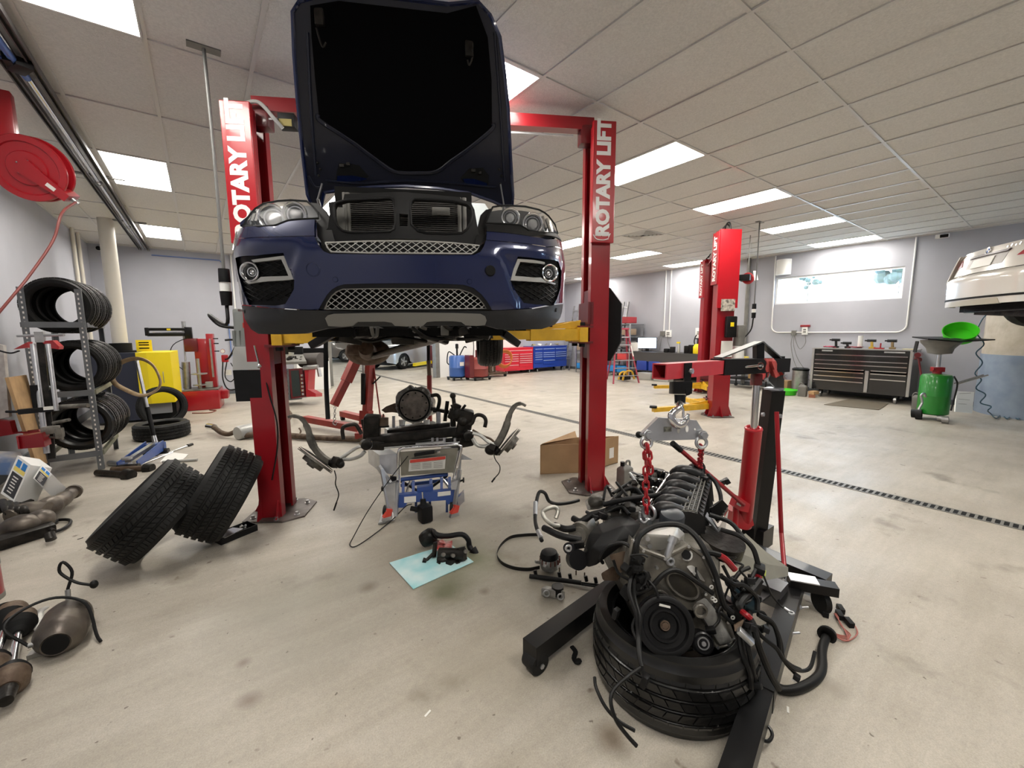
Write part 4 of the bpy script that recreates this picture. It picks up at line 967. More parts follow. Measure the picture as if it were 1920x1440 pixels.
MB().tube([rc+dn*.31-ax*.04, at(116, 400, 3.15), at(100, 450, 3.1), at(60, 510, 3.0), at(20, 560, 2.9), at(-40, 630, 2.8)], .009, 8).build('air_hose', M['hosered'] if 'hosered' in M else mat('hose_dull_red', (.22, .05, .045), .5), reel, True)
# ------------------------------------------------------------------ waste-oil heater with flue
hx, hy = -.84, 9.9
ht = thing('heater_cabinet', 'tall cabinet with a yellow door front and dark blue side under the white flue', 'cabinet', (hx, hy, 0), math.radians(-4))
MB().box((-.36, .05, .62), (.62, .9, 1.16)).build('blue_body', mat('cabinet_navy', (.022, .026, .045), .4), ht, sm=0)
yb = MB().prism([(-.05, -.44), (.1, -.5), (.42, -.5), (.42, .5), (-.05, .5)], (0, 0, .32), (1, 0, 0), (0, 1, 0), (0, 0, .88)); yb.build('yellow_door', M['brightyellow'], ht, sm=0)
MB().tube([(.3, -.5, .68), (.3, -.53, .69), (.3, -.53, .85), (.3, -.5, .86)], .006, 6, 3).build('door_handle', M['steel'], ht)
MB().box((.2, .05, .18), (.42, .8, .3)).build('lower_body', M['matte'], ht, sm=0)
MB().box((.2, .0, .22), (.3, .86, .18)).build('blue_tray', mat('tray_grey', (.2, .2, .21), .5), ht, sm=0)
MB().cyl((-.3, 0, 1.2), (-.3, 0, 1.36), .15, seg=32).cyl((-.3, 0, 1.2), (-.3, 0, 1.23), .2, seg=32).build('flue_collar', M['matte'], ht)
MB().box((-.02, .2, 1.3), (.22, .02, .22)).build('warning_plate', M['brightyellow'], ht, sm=0)
for z in (1.36, 1.32, 1.26): MB().box((-.02, .188, z), (.14, .004, .02)).build('plate_marking', M['matte'], ht, sm=0)
f_ = root_matrix(ht) @ V((-.3, 0, 1.365))
tag(MB().cyl((f_.x, f_.y, f_.z), (f_.x, f_.y, H), .105, seg=32).build('flue_pipe', mat('flue_white', (.62, .59, .52), .45)), 'thick cream flue pipe rising from the heater cabinet to the ceiling', 'pipe')
# ------------------------------------------------------------------ tyre changer
tc = thing('tire_changer', 'red tire changer with black swing arm beside the yellow cabinet', 'tire changer', (-.06, 10.6, 0), math.radians(-8))
tc.scale = (1, 1, 1.13)
MB().box((0, 0, .17), (.62, .7, .34), None, .015).build('base_cabinet', M['red2'], tc); MB().box((0, 0, .35), (.6, .66, .02), None, .01).build('base_top', M['dirtalu'], tc)
MB().box((.36, .1, .22), (.14, .3, .16), None, .02).build('motor_guard', M['red2'], tc)
MB().box((.02, .2, .8), (.22, .2, .9), None, .01).box((.19, .15, .85), (.12, .22, .98), None, .01).build('column', M['red2'], tc)
MB().box((-.13, .14, 1.14), (.22, .22, .24), None, .02).build('column_head', M['darkred'], tc)
MB().cyl((-.26, .05, .36), (-.24, .05, .84), .07, seg=20).cyl((-.22, .1, 1.26), (-.22, .1, 1.56), .035, seg=14).cyl((-.24, .05, .85), (-.24, .1, 1.28), .015).build('air_cylinder', M['steel'], tc)
MB().box((-.5, .05, 1.42), (.62, .06, .05), None, .01).box((-.5, .05, 1.33), (.58, .06, .06), None, .01).box((-.15, .08, 1.36), (.12, .1, .2), None, .01).box((-.79, .05, 1.38), (.06, .07, .14), None, .01).build('swing_arm', M['black'], tc)
MB().box((-.45, .015, 1.42), (.06, .004, .03)).build('arm_sticker', M['brightyellow'], tc, sm=0); MB().box((-.45, .03, 1.37), (.5, .03, .02)).build('arm_rod', M['chrome'], tc, sm=0)
MB().cyl((-.02, -.1, .36), (-.02, -.1, .9), .03).cyl((-.02, -.1, .62), (-.02, -.1, .64), .14, seg=24).cyl((-.02, -.1, .42), (-.02, -.1, .44), .12, seg=24).build('clamp_spindle', M['steel'], tc)
MB().box((.2, .02, .9), (.03, .05, .7)).build('slide_bar', M['steel'], tc, sm=0)
MB().box((.12, -.0, .42), (.12, .08, .1)).build('pedal_plate', M['silverp'], tc, sm=0)
MB().box((.42, .1, .88), (.12, .12, .14), None, .02).cyl((.4, .02, 1.02), (.4, -.0, 1.02), .04).build('air_gauge', M['red2'], tc); MB().cyl((.4, -.002, 1.02), (.4, -.006, 1.02), .034).build('gauge_dial', M['label'], tc)
MB().tube([(.45, .05, 1.22), (.6, .05, 1.22), (.63, .05, 1.12), (.5, .05, .9), (.42, .05, .86)], .018, 8).build('hand_lever', M['blackp'], tc)
MB().tube([(-.1, .05, 1.3), (-.4, .0, 1.15), (-.46, .0, .9), (-.28, .0, .7)], .008, 6).build('air_line', M['wire'], tc); MB().tube([(.45, .05, .82), (.4, .02, .55), (.5, .0, .45), (.6, .0, .6), (.52, .0, .8)], .01, 6).build('air_line', M['wire'], tc); MB().tube([(.38, .05, .82), (.36, .0, .5), (.46, -.02, .3), (.75, -.05, .35)], .012, 6).build('air_line', M['wire'], tc)
for z in (1.02, 1.16, 1.25): MB().box((.29, .08, z), (.09, .02, .02)).build('tool_peg', M['blackp'], tc)
MB().box((.45, .06, .62), (.13, .02, .1)).build('notice', M['label'], tc, sm=0)
tag(MB().tube([(-.25, 9.9, .012), (.0, 9.75, .012), (.12, 9.95, .012), (.02, 10.1, .012)], .01, 6).build('air_hose', mat('hose_brown', (.2, .06, .04), .5)), 'short red air hose lying on the floor before the tire changer', 'hose')
# ================================================================== tyre rack and its tyres
M['tyreshine'] = mat('tyre_gloss', (.007, .007, .007), .3, bump=.05, bscale=60)
M['inner'] = mat('tyre_inner', (.018, .018, .018), .7)
rx0, rx1, ry0_, ry1_ = -1.46, -1.0, 6.42, 7.48
rk = thing('tire_rack', 'grey slotted angle steel tire rack against the left wall', 'shelf rack', ((rx0+rx1)/2, (ry0_+ry1_)/2, 0))
for x, sx in ((rx0, 1), (rx1, -1)):
    for y, sy in ((ry0_, 1), (ry1_, -1)):
        p = MB().box((x+sx*.025, y, 1.0), (.05, .004, 2.0)).box((x, y+sy*.02, 1.0), (.004, .04, 2.0)); po = p.build('post', M['grey'], rk, True, sm=0)
        h = MB()
        for k in range(38): h.box((x+sx*.025, y-sy*.003, .06+k*.051), (.012, .002, .022)); 
        tag(h.build('slot_holes', M['label'] if y == ry0_ else M['matte'], po, True, sm=0), kind='stuff')
for z in (.19, .88, 1.62):
    for y in (ry0_, ry1_): MB().box(((rx0+rx1)/2, y, z), (rx1-rx0-.01, .03, .06)).build('cross_beam', M['grey'], rk, True, sm=0)
    for x in (rx0, rx1): MB().box((x, (ry0_+ry1_)/2, z), (.03, ry1_-ry0_-.04, .05)).build('side_beam', mat('beam_worn', (.2, .2, .14), .5, var=.2) if z < 1 else M['grey'], rk, True, sm=0)
pt = None
G = 'tires stored on the grey rack'
for lev, (zc, R, m_, nm) in enumerate(((1.83, .30, 'tyre', 'top'), (1.17, .285, 'tyre', 'middle'), (.52, .30, 'tyreshine', 'bottom'))):
    for k in range(3):
        lab = 'black tire on the %s shelf of the grey rack, %s' % (nm, ('nearest of three', 'between two others', 'rearmost of three')[k])
        make_tyre(lab, (-1.2+.02*k+(.05 if lev else 0), 6.62+.235*k, zc), (.12, 1, .05), R, .22, .2, G, True, True, M[m_], 48, 3)
c = on_z(300, 832, 0)
make_tyre('black tire lying flat on the floor before the yellow cabinet', (-.57, 7.92, .115), (0, 0, 1), .335, .22, .22, None, True, True, None, 56, 3)
make_tyre('black tire standing upright behind the one lying flat, before the cabinet', (-.60, 8.83, .335), (.2, -1, .1), .33, .2, .235, None, True, True, None, 56, 3)
# big leaning pair in front of the near left post
a1, b1 = on_z(215, 1037, .0), on_z(365, 985, .0)
p = on_z(283, 955, .345); make_tyre('wide black tire leaning left on the floor, left of the leaning pair', p[:], RX*.74+RF*.42-V((0, 0, .78)), .335, .29, .23, None, True, False, None, 88, 4)
p = on_z(413, 924, .365); make_tyre('wide black tire leaning by the near red lift post, right of the leaning pair', p[:], RX*.87+RF*.47-V((0, 0, .55)), .335, .29, .23, None, True, False, None, 88, 4)
# parts tray
c = on_z(441, 1004, .0); t = thing('parts_tray', 'low black tray of bolts on the floor at the foot of the red post', 'tray', c[:], math.radians(24))
b = MB(); b.box((0, 0, .003), (.25, .13, .006))
for s_ in (-1, 1): b.box((0, s_*.066, .024), (.26, .005, .048)); b.box((s_*.128, 0, .024), (.005, .137, .048))
b.build('tray_body', M['black'], t, sm=0)
bb = MB(); rn = random.Random(2)
for k in range(26): p = V((rn.uniform(-.1, .1), rn.uniform(-.05, .05), .02+rn.uniform(0, .016))); bb.cyl(p, p+V((rn.uniform(-.03, .03), rn.uniform(-.03, .03), .006)), .007, seg=6)
tag(bb.build('bolts', M['steel'], t), kind='stuff')
MB().box((-.05, -.02, .05), (.16, .1, .003), (0, .05, .3)).build('foil_lid', M['chrome'], t, sm=0)
# ------------------------------------------------------------------ spring compressor by the left wall
D = 3.95
sc = thing('spring_compressor', 'wall-side strut spring compressor with red arms and black clamp bar, in front of the rack', 'spring compressor', at(60, 880, D)[:2]+(0,) if False else (at(70, 870, D).x, at(70, 870, D).y, 0))
MB().cyl(at(62, 645, D), at(88, 850, D), .022).cyl(at(90, 645, D-.05), at(106, 770, D-.05), .018).build('guide_tube', M['zinc'], sc, True)
MB().bar(at(76, 640, D+.05), at(98, 860, D+.05), .05, .03, (0, 1, 0)).build('rear_column', M['oily'], sc, True, sm=0)
MB().cyl(at(33, 630, D), at(120, 628, D), .012).box(at(75, 632, D), (.06, .06, .1)).build('crank_bar', M['steel'], sc, True)
MB().slab([at(25, 655, D), at(52, 641, D), at(52, 652, D)], (.02, .05, 0)).slab([at(76, 640, D), at(98, 638, D), at(111, 650, D), at(110, 655, D), at(95, 653, D)], (.02, .06, 0)).build('upper_arm', M['red2'], sc, True, sm=0)
MB().bar(at(38, 772, D), at(112, 765, D), .05, .05, (0, 0, 1), .006).cyl(at(12, 772, D), at(40, 772, D), .012).box(at(68, 745, D), (.05, .06, .24)).box(at(99, 750, D), (.03, .05, .2)).build('clamp_bar', M['black'], sc, True)
MB().box(at(95, 765, D-.05), (.09, .02, .03)).build('clamp_label', M['label'], sc, True, sm=0)
MB().cyl(at(112, 763, D), at(165, 760, D), .022, .02).cyl(at(100, 793, D), at(130, 787, D), .015).box(at(95, 806, D), (.12, .08, .07), None, .01).box(at(112, 812, D), (.05, .1, .09), None, .01).cyl(at(80, 818, D), at(118, 822, D), .012).build('clamp_jaw', M['dirtalu'], sc, True)
w_ = .16
b = MB()
for q in (((30, 820), (78, 812), (82, 828), (84, 838), (36, 842)),): b.slab([at(x, y, D-.1) for x, y in q], (.02, .12, .0))
b.slab([at(30, 818, D-.12), at(34, 842, D-.12), at(40, 842, D+.1), at(38, 815, D+.1)], (.012, 0, 0)).build('lower_tray', M['red'], sc, True, sm=0)
MB().slab([at(-20, 788, D+.1), at(18, 790, D+.1), at(24, 812, D+.1), at(78, 814, D+.1), at(72, 806, D+.1), at(-20, 822, D+.1)], (.02, .06, 0)).build('foot_arm', M['red'], sc, True, sm=0)
MB().slab([at(-25, 640, D+.15), at(6, 648, D+.15), at(17, 782, D+.15), at(-25, 790, D+.15)], (.01, .04, 0)).build('decal_plate', mat('decal_white', (.6, .57, .53), .5, c2=(.45, .4, .38), scale=14), sc, True, sm=0)
MB().tube([at(-10, 655, D), at(18, 662, D), at(36, 658, D)], .008, 6).build('air_line', M['wire'], sc, True)
tag(MB().slab([on_x(16, 708, XL+.28), on_x(50, 703, XL+.28), on_x(96, 866, XL+.36), on_x(70, 874, XL+.36)], (-.025, .0, 0)).build('wood_board', M['wood'], sm=0), 'light brown wooden board leaning on the left wall behind the spring compressor', 'board')
# parts boxes
def carton(label, q, depth, t_=.12):
    P = [V(p) for p in q]; o = thing('parts_box', label, 'box', (P[0].x, P[0].y, 0))
    n = (P[1]-P[0]).cross(P[3]-P[0]).normalized(); 
    if n.dot(CAMP-P[0]) < 0: n = -n
    ob = MB().slab(P, -n*depth); ob = ob.build('carton', M['white'], o, True, sm=0)
    L = lambda u, v: P[0]+(P[1]-P[0])*u+(P[3]-P[0])*v+n*.002
    MB().slab([L(.12, .38), L(.88, .38), L(.88, .93), L(.12, .93)], n*.001).build('dark_panel', mat('print_dark', (.035, .035, .04), .5), ob, True, sm=0)
    MB().slab([L(.12, .24), L(.88, .24), L(.88, .34), L(.12, .34)], n*.001).build('yellow_band', mat('print_yellow', (.75, .6, .15), .5), ob, True, sm=0)
    for u in (.15, .55): MB().slab([L(u, .06), L(u+.3, .06), L(u+.3, .23), L(u, .23)], n*.001).build('blue_mark', mat('print_blue', (.03, .2, .55), .5), ob, True, sm=0)
    tl = MB()
    for k in range(6): v = .46+.075*k; tl.slab([L(.3, v), L(.66-.03*(k % 3), v), L(.66-.03*(k % 3), v+.028), L(.3, v+.028)], n*.002)
    tag(tl.build('print_lines', M['label'], ob, True, sm=0), kind='stuff'); return o
d1 = 3.5
carton('taller white auto-parts box with blue and yellow print, tilted at the left wall', [at(33, 854, d1), at(58, 872, d1), at(26, 941, d1-.1), at(1, 925, d1-.1)], .22)
carton('smaller white auto-parts box lying tilted, right of the taller one', [at(78, 871, d1+.1), at(98, 889, d1+.05), at(79, 914, d1), at(62, 897, d1)], .3)
tag(MB().box(at(6, 868, 3.8), (.2, .2, .16), (.2, .3, .4), .01).build('parts_box', mat('box_blue', (.12, .2, .4), .5, c2=(.6, .58, .5), scale=5)), 'blue and white box behind the taller parts box, at the left edge', 'box')
# red extinguisher at the left edge
p = on_z(6, 1118, 0); t = thing('fire_extinguisher', 'red cylinder with a dark band standing at the left edge of the picture', 'extinguisher', (p.x-.075, p.y+.0, 0))
MB().lathe([(.055, 0), (.08, .004), (.082, .03), (.082, .44), (.06, .5), (.025, .53), (.02, .56)], seg=28).build('cylinder', M['red'], t); MB().cyl((0, 0, .2), (0, 0, .235), .085, seg=28).cyl((0, 0, 0), (0, 0, .03), .084, seg=28).build('band', M['greyp'], t)
MB().cyl((0, 0, .56), (0, 0, .6), .018).bar((-.05, 0, .61), (.08, 0, .63), .02, .012).build('valve', M['blackp'], t)
# exhaust manifold and converter pile
def F3(px, py, z): return on_z(px, py, z)
t = thing('exhaust_manifold', 'pile of heat-stained exhaust manifold with converter on the floor at the left', 'exhaust part', on_z(75, 1010, 0)[:])
MB().tube([F3(70, 962, .1), F3(92, 950, .12), F3(105, 944, .12)], [.075, .08, .07], 16).tube([F3(100, 946, .12), F3(115, 938, .12), F3(128, 928, .12), F3(138, 922, .12)], [.055, .06, .05, .045], 14).cyl(F3(137, 923, .12), F3(139, 921, .12), .06, seg=16).build('converter_pipe', M['heat'], t, True)
MB().tube([F3(20, 972, .12), F3(50, 960, .13), F3(90, 958, .12)], [.07, .08, .07], 14).ball(F3(40, 985, .1), (.12, .09, .08), 14, 9).ball(F3(75, 975, .1), (.09, .08, .08), 14, 9).build('heat_shield', M['heat'], t, True)
mf = MB()
for k in range(4): mf.tube([F3(5+k*12, 940+k*3, .16), F3(12+k*11, 955, .18), F3(20+k*10, 968, .12)], .024, 10)
mf.box(F3(12, 950, .12), (.3, .1, .05), (.2, .1, .8), .01).box(F3(40, 1005, .05), (.34, .12, .08), (.1, 0, .5), .02).tube([F3(0, 995, .06), F3(50, 992, .08), F3(85, 988, .06), F3(100, 996, .05)], .016, 8).cyl(F3(96, 1012, .03), F3(92, 1000, .07), .03).build('manifold', M['oily'], t, True)
MB().tube([F3(85, 1001, .02), F3(112, 994, .02), F3(130, 983, .02), F3(130, 975, .02), F3(110, 975, .02), F3(100, 982, .02)], .012, 8).build('sensor_cable', M['wire'], t, True)
# catalytic converter with sensors
t = thing('catalytic_converter', 'round brown catalytic converter with looping sensor wires, lower left floor', 'catalytic converter', on_z(120, 1215, 0)[:])
a = V(F3(106, 1205, .085)); b_ = V(F3(128, 1160, .085)); d = (b_-a).normalized()
MB().lathe([(.045, -.012), (.052, -.015), (.055, .0), (.08, .035), (.092, .05), (.095, .06), (.095, .2), (.085, .24), (.05, .27), (.0, .272)], a, d, 28).build('can', M['heat'], t, True)
MB().cyl(a-d*.0175, a-d*.0135, .046, seg=24).build('mouth', M['matte'], t, True)
MB().tube([a+d*.24+V((0, 0, .06)), a+d*.26+V((0, 0, .13))], .011, 8, sm=False).cyl(a+d*.05+V((-.1, 0, .0)), a+d*.05+V((-.05, 0, 0)), .012).build('oxygen_sensor', M['steel'], t, True)
q = a+d*.26+V((0, 0, .13))
MB().tube([q, q+V((.02, .02, .08)), q+V((-.01, .03, .14)), q+V((-.025, .03, .09)), q+V((.03, .0, .03)), q+V((.09, -.02, -.0))], .007, 8).ball(q+V((.1, -.02, -.0)), (.018, .018, .022), 10, 8).build('sensor_wire', M['wire'], t, True)
MB().tube([a+d*.05+V((-.1, 0, 0)), a+V((-.17, .08, .1)), a+V((-.13, .16, .13)), a+d*.2+V((-.03, 0, .13)), a+d*.15+V((.08, 0, .08)), a+d*.06+V((.12, 0, -.05)), a+V((.14, .02, -.075))], .007, 8).build('sensor_wire', M['wire'], t, True)
MB().slab([F3(62, 1224, .004), F3(80, 1190, .004), F3(100, 1204, .004), F3(84, 1228, .004), F3(50, 1238, .004)], (0, 0, .02)).tube([F3(84, 1140, .05), F3(72, 1150, .06), F3(72, 1170, .03), F3(60, 1180, .02)], .02, 8, flat=.4).build('bracket', M['alu'], t, True)
def axle(label, pts, rs, ms):
    P = [V(p) for p in pts]; t = thing('drive_shaft', label, 'axle', (P[0].x, P[0].y, 0)); d = (P[1]-P[0]).normalized(); L = (P[1]-P[0]).length
    def seg(nm, prof, m): MB().lathe(prof, P[0], d, 24).build(nm, m, t, True)
    seg('stub', [(.0, -.02), (.022, -.018), (.024, .0), (.03, .06), (.034, .07)], M['oily'])
    seg('outer_joint', [(.035, .06), (.05, .08), (.062, .1), (.062, .15), (.058, .16)], M['rust'])
    seg('boot', [(.058, .15), (.064, .16), (.05, .175), (.056, .185), (.04, .2), (.045, .21), (.028, .225), (.02, .24)], M['blackp'])
    seg('shaft', [(.016, .23), (.016, L-.12)], M['chrome'])
    seg('inner_boot', [(.02, L-.14), (.036, L-.12), (.03, L-.11), (.052, L-.09), (.045, L-.08), (.065, L-.05), (.06, L-.04)], M['matte'])
    seg('inner_joint', [(.055, L-.05), (.062, L-.045), (.06, L+.02), (.03, L+.03), (.0, L+.03)], M['rust'])
axle('rusty drive axle with black boots lying on the floor, nearest the converter', [F3(12, 1310, .055), F3(38, 1163, .06)], None, None)
axle('drive axle with black boots at the left edge, left of the other axle', [F3(-32, 1290, .055), F3(22, 1150, .06)], None, None)
tag(MB().torus(on_z(6, 1137, .008), (0, 0, 1), .03, .008, 24, 8).build('rubber_ring', M['blackp']), 'small black rubber ring on the floor beside the red cylinder', 'ring')
# ------------------------------------------------------------------ floor jack with the wooden-looking ring on its handle
t = thing('floor_jack', 'blue floor jack with a tall grip handle on the floor by the rack', 'floor jack', on_z(262, 858, 0)[:])
A, B = on_z(240, 872, .06), on_z(292, 838, .1)
sd = (B-A).normalized(); pn = V((0, 0, 1)).cross(sd).normalized()
f = MB()
for s_ in (-1, 1): f.slab([A+pn*s_*.09-V((0, 0, .03)), A+pn*s_*.09+V((0, 0, .04)), B+pn*s_*.09+V((0, 0, .08)), B+pn*s_*.09-V((0, 0, .05))], pn*.012)
f.box(B, (.12, .18, .1), (0, 0, math.atan2(sd.y, sd.x)), .01).build('frame', M['blue'], t, True, sm=0)
MB().cyl(A-pn*.1-V((0, 0, .03)), A+pn*.1-V((0, 0, .03)), .04).cyl(B-pn*.13-V((0, 0, .06)), B+pn*.13-V((0, 0, .06)), .035).build('wheels', M['oily'], t, True)
lf_ = MB().bar(A+V((0, 0, .05)), B+V((0, 0, .05)), .05, .04).cyl(A+V((0, 0, .07)), A+V((0, 0, .09)), .05); lf_.build('lift_arm', M['zinc'], t, True)
hb = B+V((0, 0, .06)); ht_ = at(256, 673, (B-CAMP).dot(RF)*1.0)
dh = ht_-hb
MB().cyl(hb, hb+dh*.12, .03, .02).build('handle_socket', M['zinc'], t, True); MB().cyl(hb+dh*.08, hb+dh*.42, .024).build('handle_grip', M['blackp'], t, True); MB().cyl(hb+dh*.42, hb+dh, .018).build('handle_tube', M['zinc'], t, True)
rc_ = at(254, 707, (hb+dh*.8-CAMP).dot(RF)-.04)
nr = (CAMP-rc_).normalized(); rr = [RX, RY]
b = MB(); ring = []
out = [(-48, 5), (-45, -14), (-32, -26), (-8, -34), (16, -33), (38, -20), (51, 4), (50, 18), (40, 27), (22, 34), (4, 33), (-20, 24), (-40, 14)]
dpt = (rc_-CAMP).dot(RF); sc_ = dpt/F_PX
pts = [rc_+RX*(x*sc_*.9)-RY*(y*sc_) for x, y in out]
b.tube(pts+[pts[0]], .028, 8, 4, flat=.5); b.build('x', M['card'])
o = bpy.data.objects['x']; o.name = 'cardboard_ring'; o.data.materials[0] = mat('ring_tan', (.24, .16, .085), .75, c2=(.34, .25, .15), scale=20)
tag(o, 'tan cardboard-like ring hung over the floor jack handle', 'ring')
# tools strewn in front of the jack
rn = random.Random(9)
def rod(label, a, b, r, m, cat='tool', nm='pry_bar', head=None):
    A, B = on_z(*a, r), on_z(*b, r); t = thing(nm, label, cat, A[:]); mb = MB().cyl(A, B, r, seg=10); mb.build('bar', m, t, True)
    if head: MB().cyl(B, B+(B-A).normalized()*.08, r*1.9, r*1.6, 12).build('head', M['oily'], t, True)
rod('long chrome bar in front of the blue jack, reaching right', (247, 873), (352, 836), .012, M['chrome'], head=True)
rod('second chrome bar beside the long one before the blue jack', (262, 872), (324, 848), .011, M['chrome'])
rod('short steel tube lying right of the tool pile', (305, 866), (370, 862), .016, M['silverp'])
rod('steel tube end in the tool pile by the rack foot', (205, 868), (244, 871), .03, M['zinc'], nm='steel_tube')
rod('dark shock absorber lying in front of the rack foot', (182, 886), (236, 890), .034, M['oily'], 'shock absorber', 'shock_absorber', True)
rod('second dark shock absorber behind the first, before the rack foot', (210, 880), (272, 878), .03, M['rust'], 'shock absorber', 'shock_absorber', True)
tag(MB().slab([on_z(x, y, .002) for x, y in ((300, 866), (318, 848), (354, 852), (340, 864))], (0, 0, .003)).build('paper_sheet', M['label'], sm=0), 'white paper sheet on the floor beside the jack', 'paper')
# long exhaust pipe on the floor
t = thing('exhaust_system', 'long brown exhaust system with muffler and chrome tip on the floor', 'exhaust', on_z(450, 815, 0)[:])
MB().cyl(on_z(390, 799, .1), on_z(402, 801, .1), .045, seg=20).build('tail_tip', M['chrome'], t, True)
MB().tube([on_z(401, 801, .1), on_z(415, 811, .08), on_z(428, 814, .06), on_z(438, 811, .08)], .035, 12).build('tail_pipe', M['rust'], t, True)
MB().lathe([(.0, -.02), (.09, -.01), (.1, .01), (.1, .62), (.09, .64), (.03, .66)], on_z(446, 812, .1), (on_z(540, 790, .1)-on_z(446, 812, .1)), 28).build('muffler', M['silverp'], t, True)
MB().tube([on_z(538, 790, .1), on_z(545, 778, .15), on_z(536, 768, .15), on_z(528, 772, .1)], .03, 12).tube([on_z(460, 816, .06), on_z(520, 815, .05), on_z(600, 821, .05), on_z(700, 824, .05)], .042, 12).tube([on_z(562, 815, .06), on_z(564, 808, .1), on_z(561, 803, .13)], .012, 8).build('front_pipe', M['rust'], t, True)
# ================================================================== lift table, subframe, gearbox
D = 3.35
t = thing('lift_table', 'zinc and blue wheeled lift table holding the black subframe', 'lift table', on_z(790, 965, 0)[:])
P = lambda px, py, d=0: at(px, py, D+d)
MB().tube([P(746, 919, .06), P(747, 850), P(749, 843), P(757, 840), P(858, 833), P(865, 836), P(865, 842), P(848, 910, .06)], .013, 10, 4, False).build('push_handle', M['chrome'], t, True)
pa = MB().slab([P(750, 848, .02), P(859, 840, .02), P(850, 886, .05), P(752, 892, .05)], (.006, .01, 0)).build('tilt_panel', mat('panel_zinc', (.3, .29, .25), .4, .7, var=.15), t, True, sm=0)
MB().slab([P(768, 862, 0), P(836, 855, 0), P(834, 879, .03), P(766, 884, .03)], (0, .003, 0)).build('instruction_label', M['label'], pa, True, sm=0)
MB().slab([P(769, 862.5, -.004), P(835.5, 855.5, -.004), P(835, 861, 0), P(769, 868, 0)], (0, .002, 0)).build('label_header', M['labelred'], pa, True, sm=0)
ln = MB()
for k in range(4):
    for c in range(3): ln.slab([P(771+c*21, 870-c*1.4+k*3, -.004), P(788+c*21, 868.8-c*1.4+k*3, -.004), P(788+c*21, 869.6-c*1.4+k*3, -.004), P(771+c*21, 870.8-c*1.4+k*3, -.004)], (0, .001, 0))
tag(ln.build('label_print', M['greyp'], pa, True, sm=0), kind='stuff')
MB().bar(P(777, 853, -.01), P(815, 847, -.01), .03, .025, bev=.004).build('grip', M['blackp'], pa, True); MB().box(P(821, 847, -.01), (.035, .02, .02), bev=.004).build('clip', M['chrome'], pa, True)
for q in ([(711, 853), (746, 851), (746, 892), (713, 885)], [(859, 845), (866, 842), (864, 885), (857, 892)]): MB().slab([P(x, y, .08) for x, y in q], (.0, .3, 0)).build('side_plate', M['zinc'], t, True, sm=0)
MB().slab([P(864, 850, .1), P(886, 862, .1), P(864, 862, .1)], (0, .02, 0)).build('corner_bracket', M['zinc'], t, True, sm=0)
MB().bar(P(709, 874, .05), P(735, 912, .05), .035, .03).build('brace', M['zinc'], t, True, sm=0); MB().bar(P(738, 893, .1), P(733, 912, .1), .03, .05).build('brace', M['blackp'], t, True, sm=0)
MB().cyl(P(752, 899, .1), P(840, 889, .1), .017, seg=14).cyl(P(752, 910, .4), P(840, 900, .4), .017, seg=14).build('cross_tube', M['blue'], t, True)
fr = MB()
fr.slab([P(740, 929), P(858, 918), P(858, 944), P(838, 946), P(836, 938), P(762, 943), P(760, 952), P(741, 952)], (.03, .04, 0))
for x in (756, 775, 808, 828, 843): fr.bar(P(x, 903-(x-756)*.1, .1), P(x, 930-(x-756)*.1, .06), .022, .03)
fr.slab([P(782, 915, .03), P(812, 911, .03), P(812, 922, .03), P(782, 925, .03)], (.02, .05, 0))
for x in (780, 806, 838): fr.bar(P(x, 940, .1), P(x, 962, .2), .02, .02)
fr.build('scissor_frame', M['blue'], t, True, sm=0)
for a, b in (((752, 902), (800, 930)), ((838, 892), (792, 926)), ((770, 900), (760, 930)), ((826, 893), (846, 918))): MB().bar(P(*a, .2), P(*b, .15), .012, .02).build('scissor_link', M['blackp'] if a[0] < 760 or a[0] > 830 else M['zinc'], t, True, sm=0)
for a, b in (((716, 880), (730, 960)), ((862, 880), (852, 950)), ((745, 905), (742, 968))): MB().bar(P(*a, .0), P(*b, -.02), .03, .02).build('leg_strut', M['zinc'], t, True, sm=0)
for q in ([(758, 932), (780, 930), (780, 941), (758, 943)], [(821, 923), (845, 920.5), (845, 928), (821, 931)]): MB().slab([P(x, y, -.006) for x, y in q], (0, .003, 0)).build('rating_label', M['label'], t, True, sm=0)
for q in ([(722, 912), (741, 905), (741, 962), (728, 958)], [(846, 905), (859, 900), (856, 918), (846, 918)], [(857, 935), (870, 922), (871, 940), (860, 950)]): MB().slab([P(x, y, -.02) for x, y in q], (.03, .05, 0)).build('leg_plate', M['zinc'], t, True, sm=0)
MB().slab([on_z(709, 984, .01), on_z(740, 976, .01), on_z(736, 958, .01), on_z(716, 965, .01)], (0, 0, .012)).build('foot_plate', M['zinc'], t, True, sm=0)
for a, b in (((717, 965), (727, 957)), ((842, 958), (852, 950))): 
    c = P((a[0]+b[0])/2, (a[1]+b[1])/2-2, -.01); MB().cyl(c-RX*.014+RF*.02, c+RX*.014+RF*.02, .045, seg=20).build('caster_wheel', M['rubber'], t, True); MB().slab([c+V((-.03, -.05, -.03)), c+V((.03, -.05, -.03)), c+V((.045, -.05, .02)), c+V((.01, -.05, .035))], (0, .04, 0)).build('red_foot_guard', M['labelred'], t, True, sm=0); MB().slab([c+V((-.04, -.05, -.06)), c+V((.04, -.05, -.06)), c+V((.045, -.03, .03)), c+V((.0, -.04, .02))], (.0, .03, 0)).build('wheel_fork', M['zinc'], t, True, sm=0)
for a in ((867, 960), (727, 985)): pass
MB().box(P(797, 962, .0), (.1, .1, .14), None, .02).cyl(P(795, 958, 0), P(793, 935, 0), .035, .02).cyl(P(770, 953, .02), P(790, 957, .02), .02).build('foot_pump', M['blackp'], t, True)
MB().cyl(P(793, 935, 0), P(792, 922, 0), .008).build('pump_rod', M['chrome'], t, True)
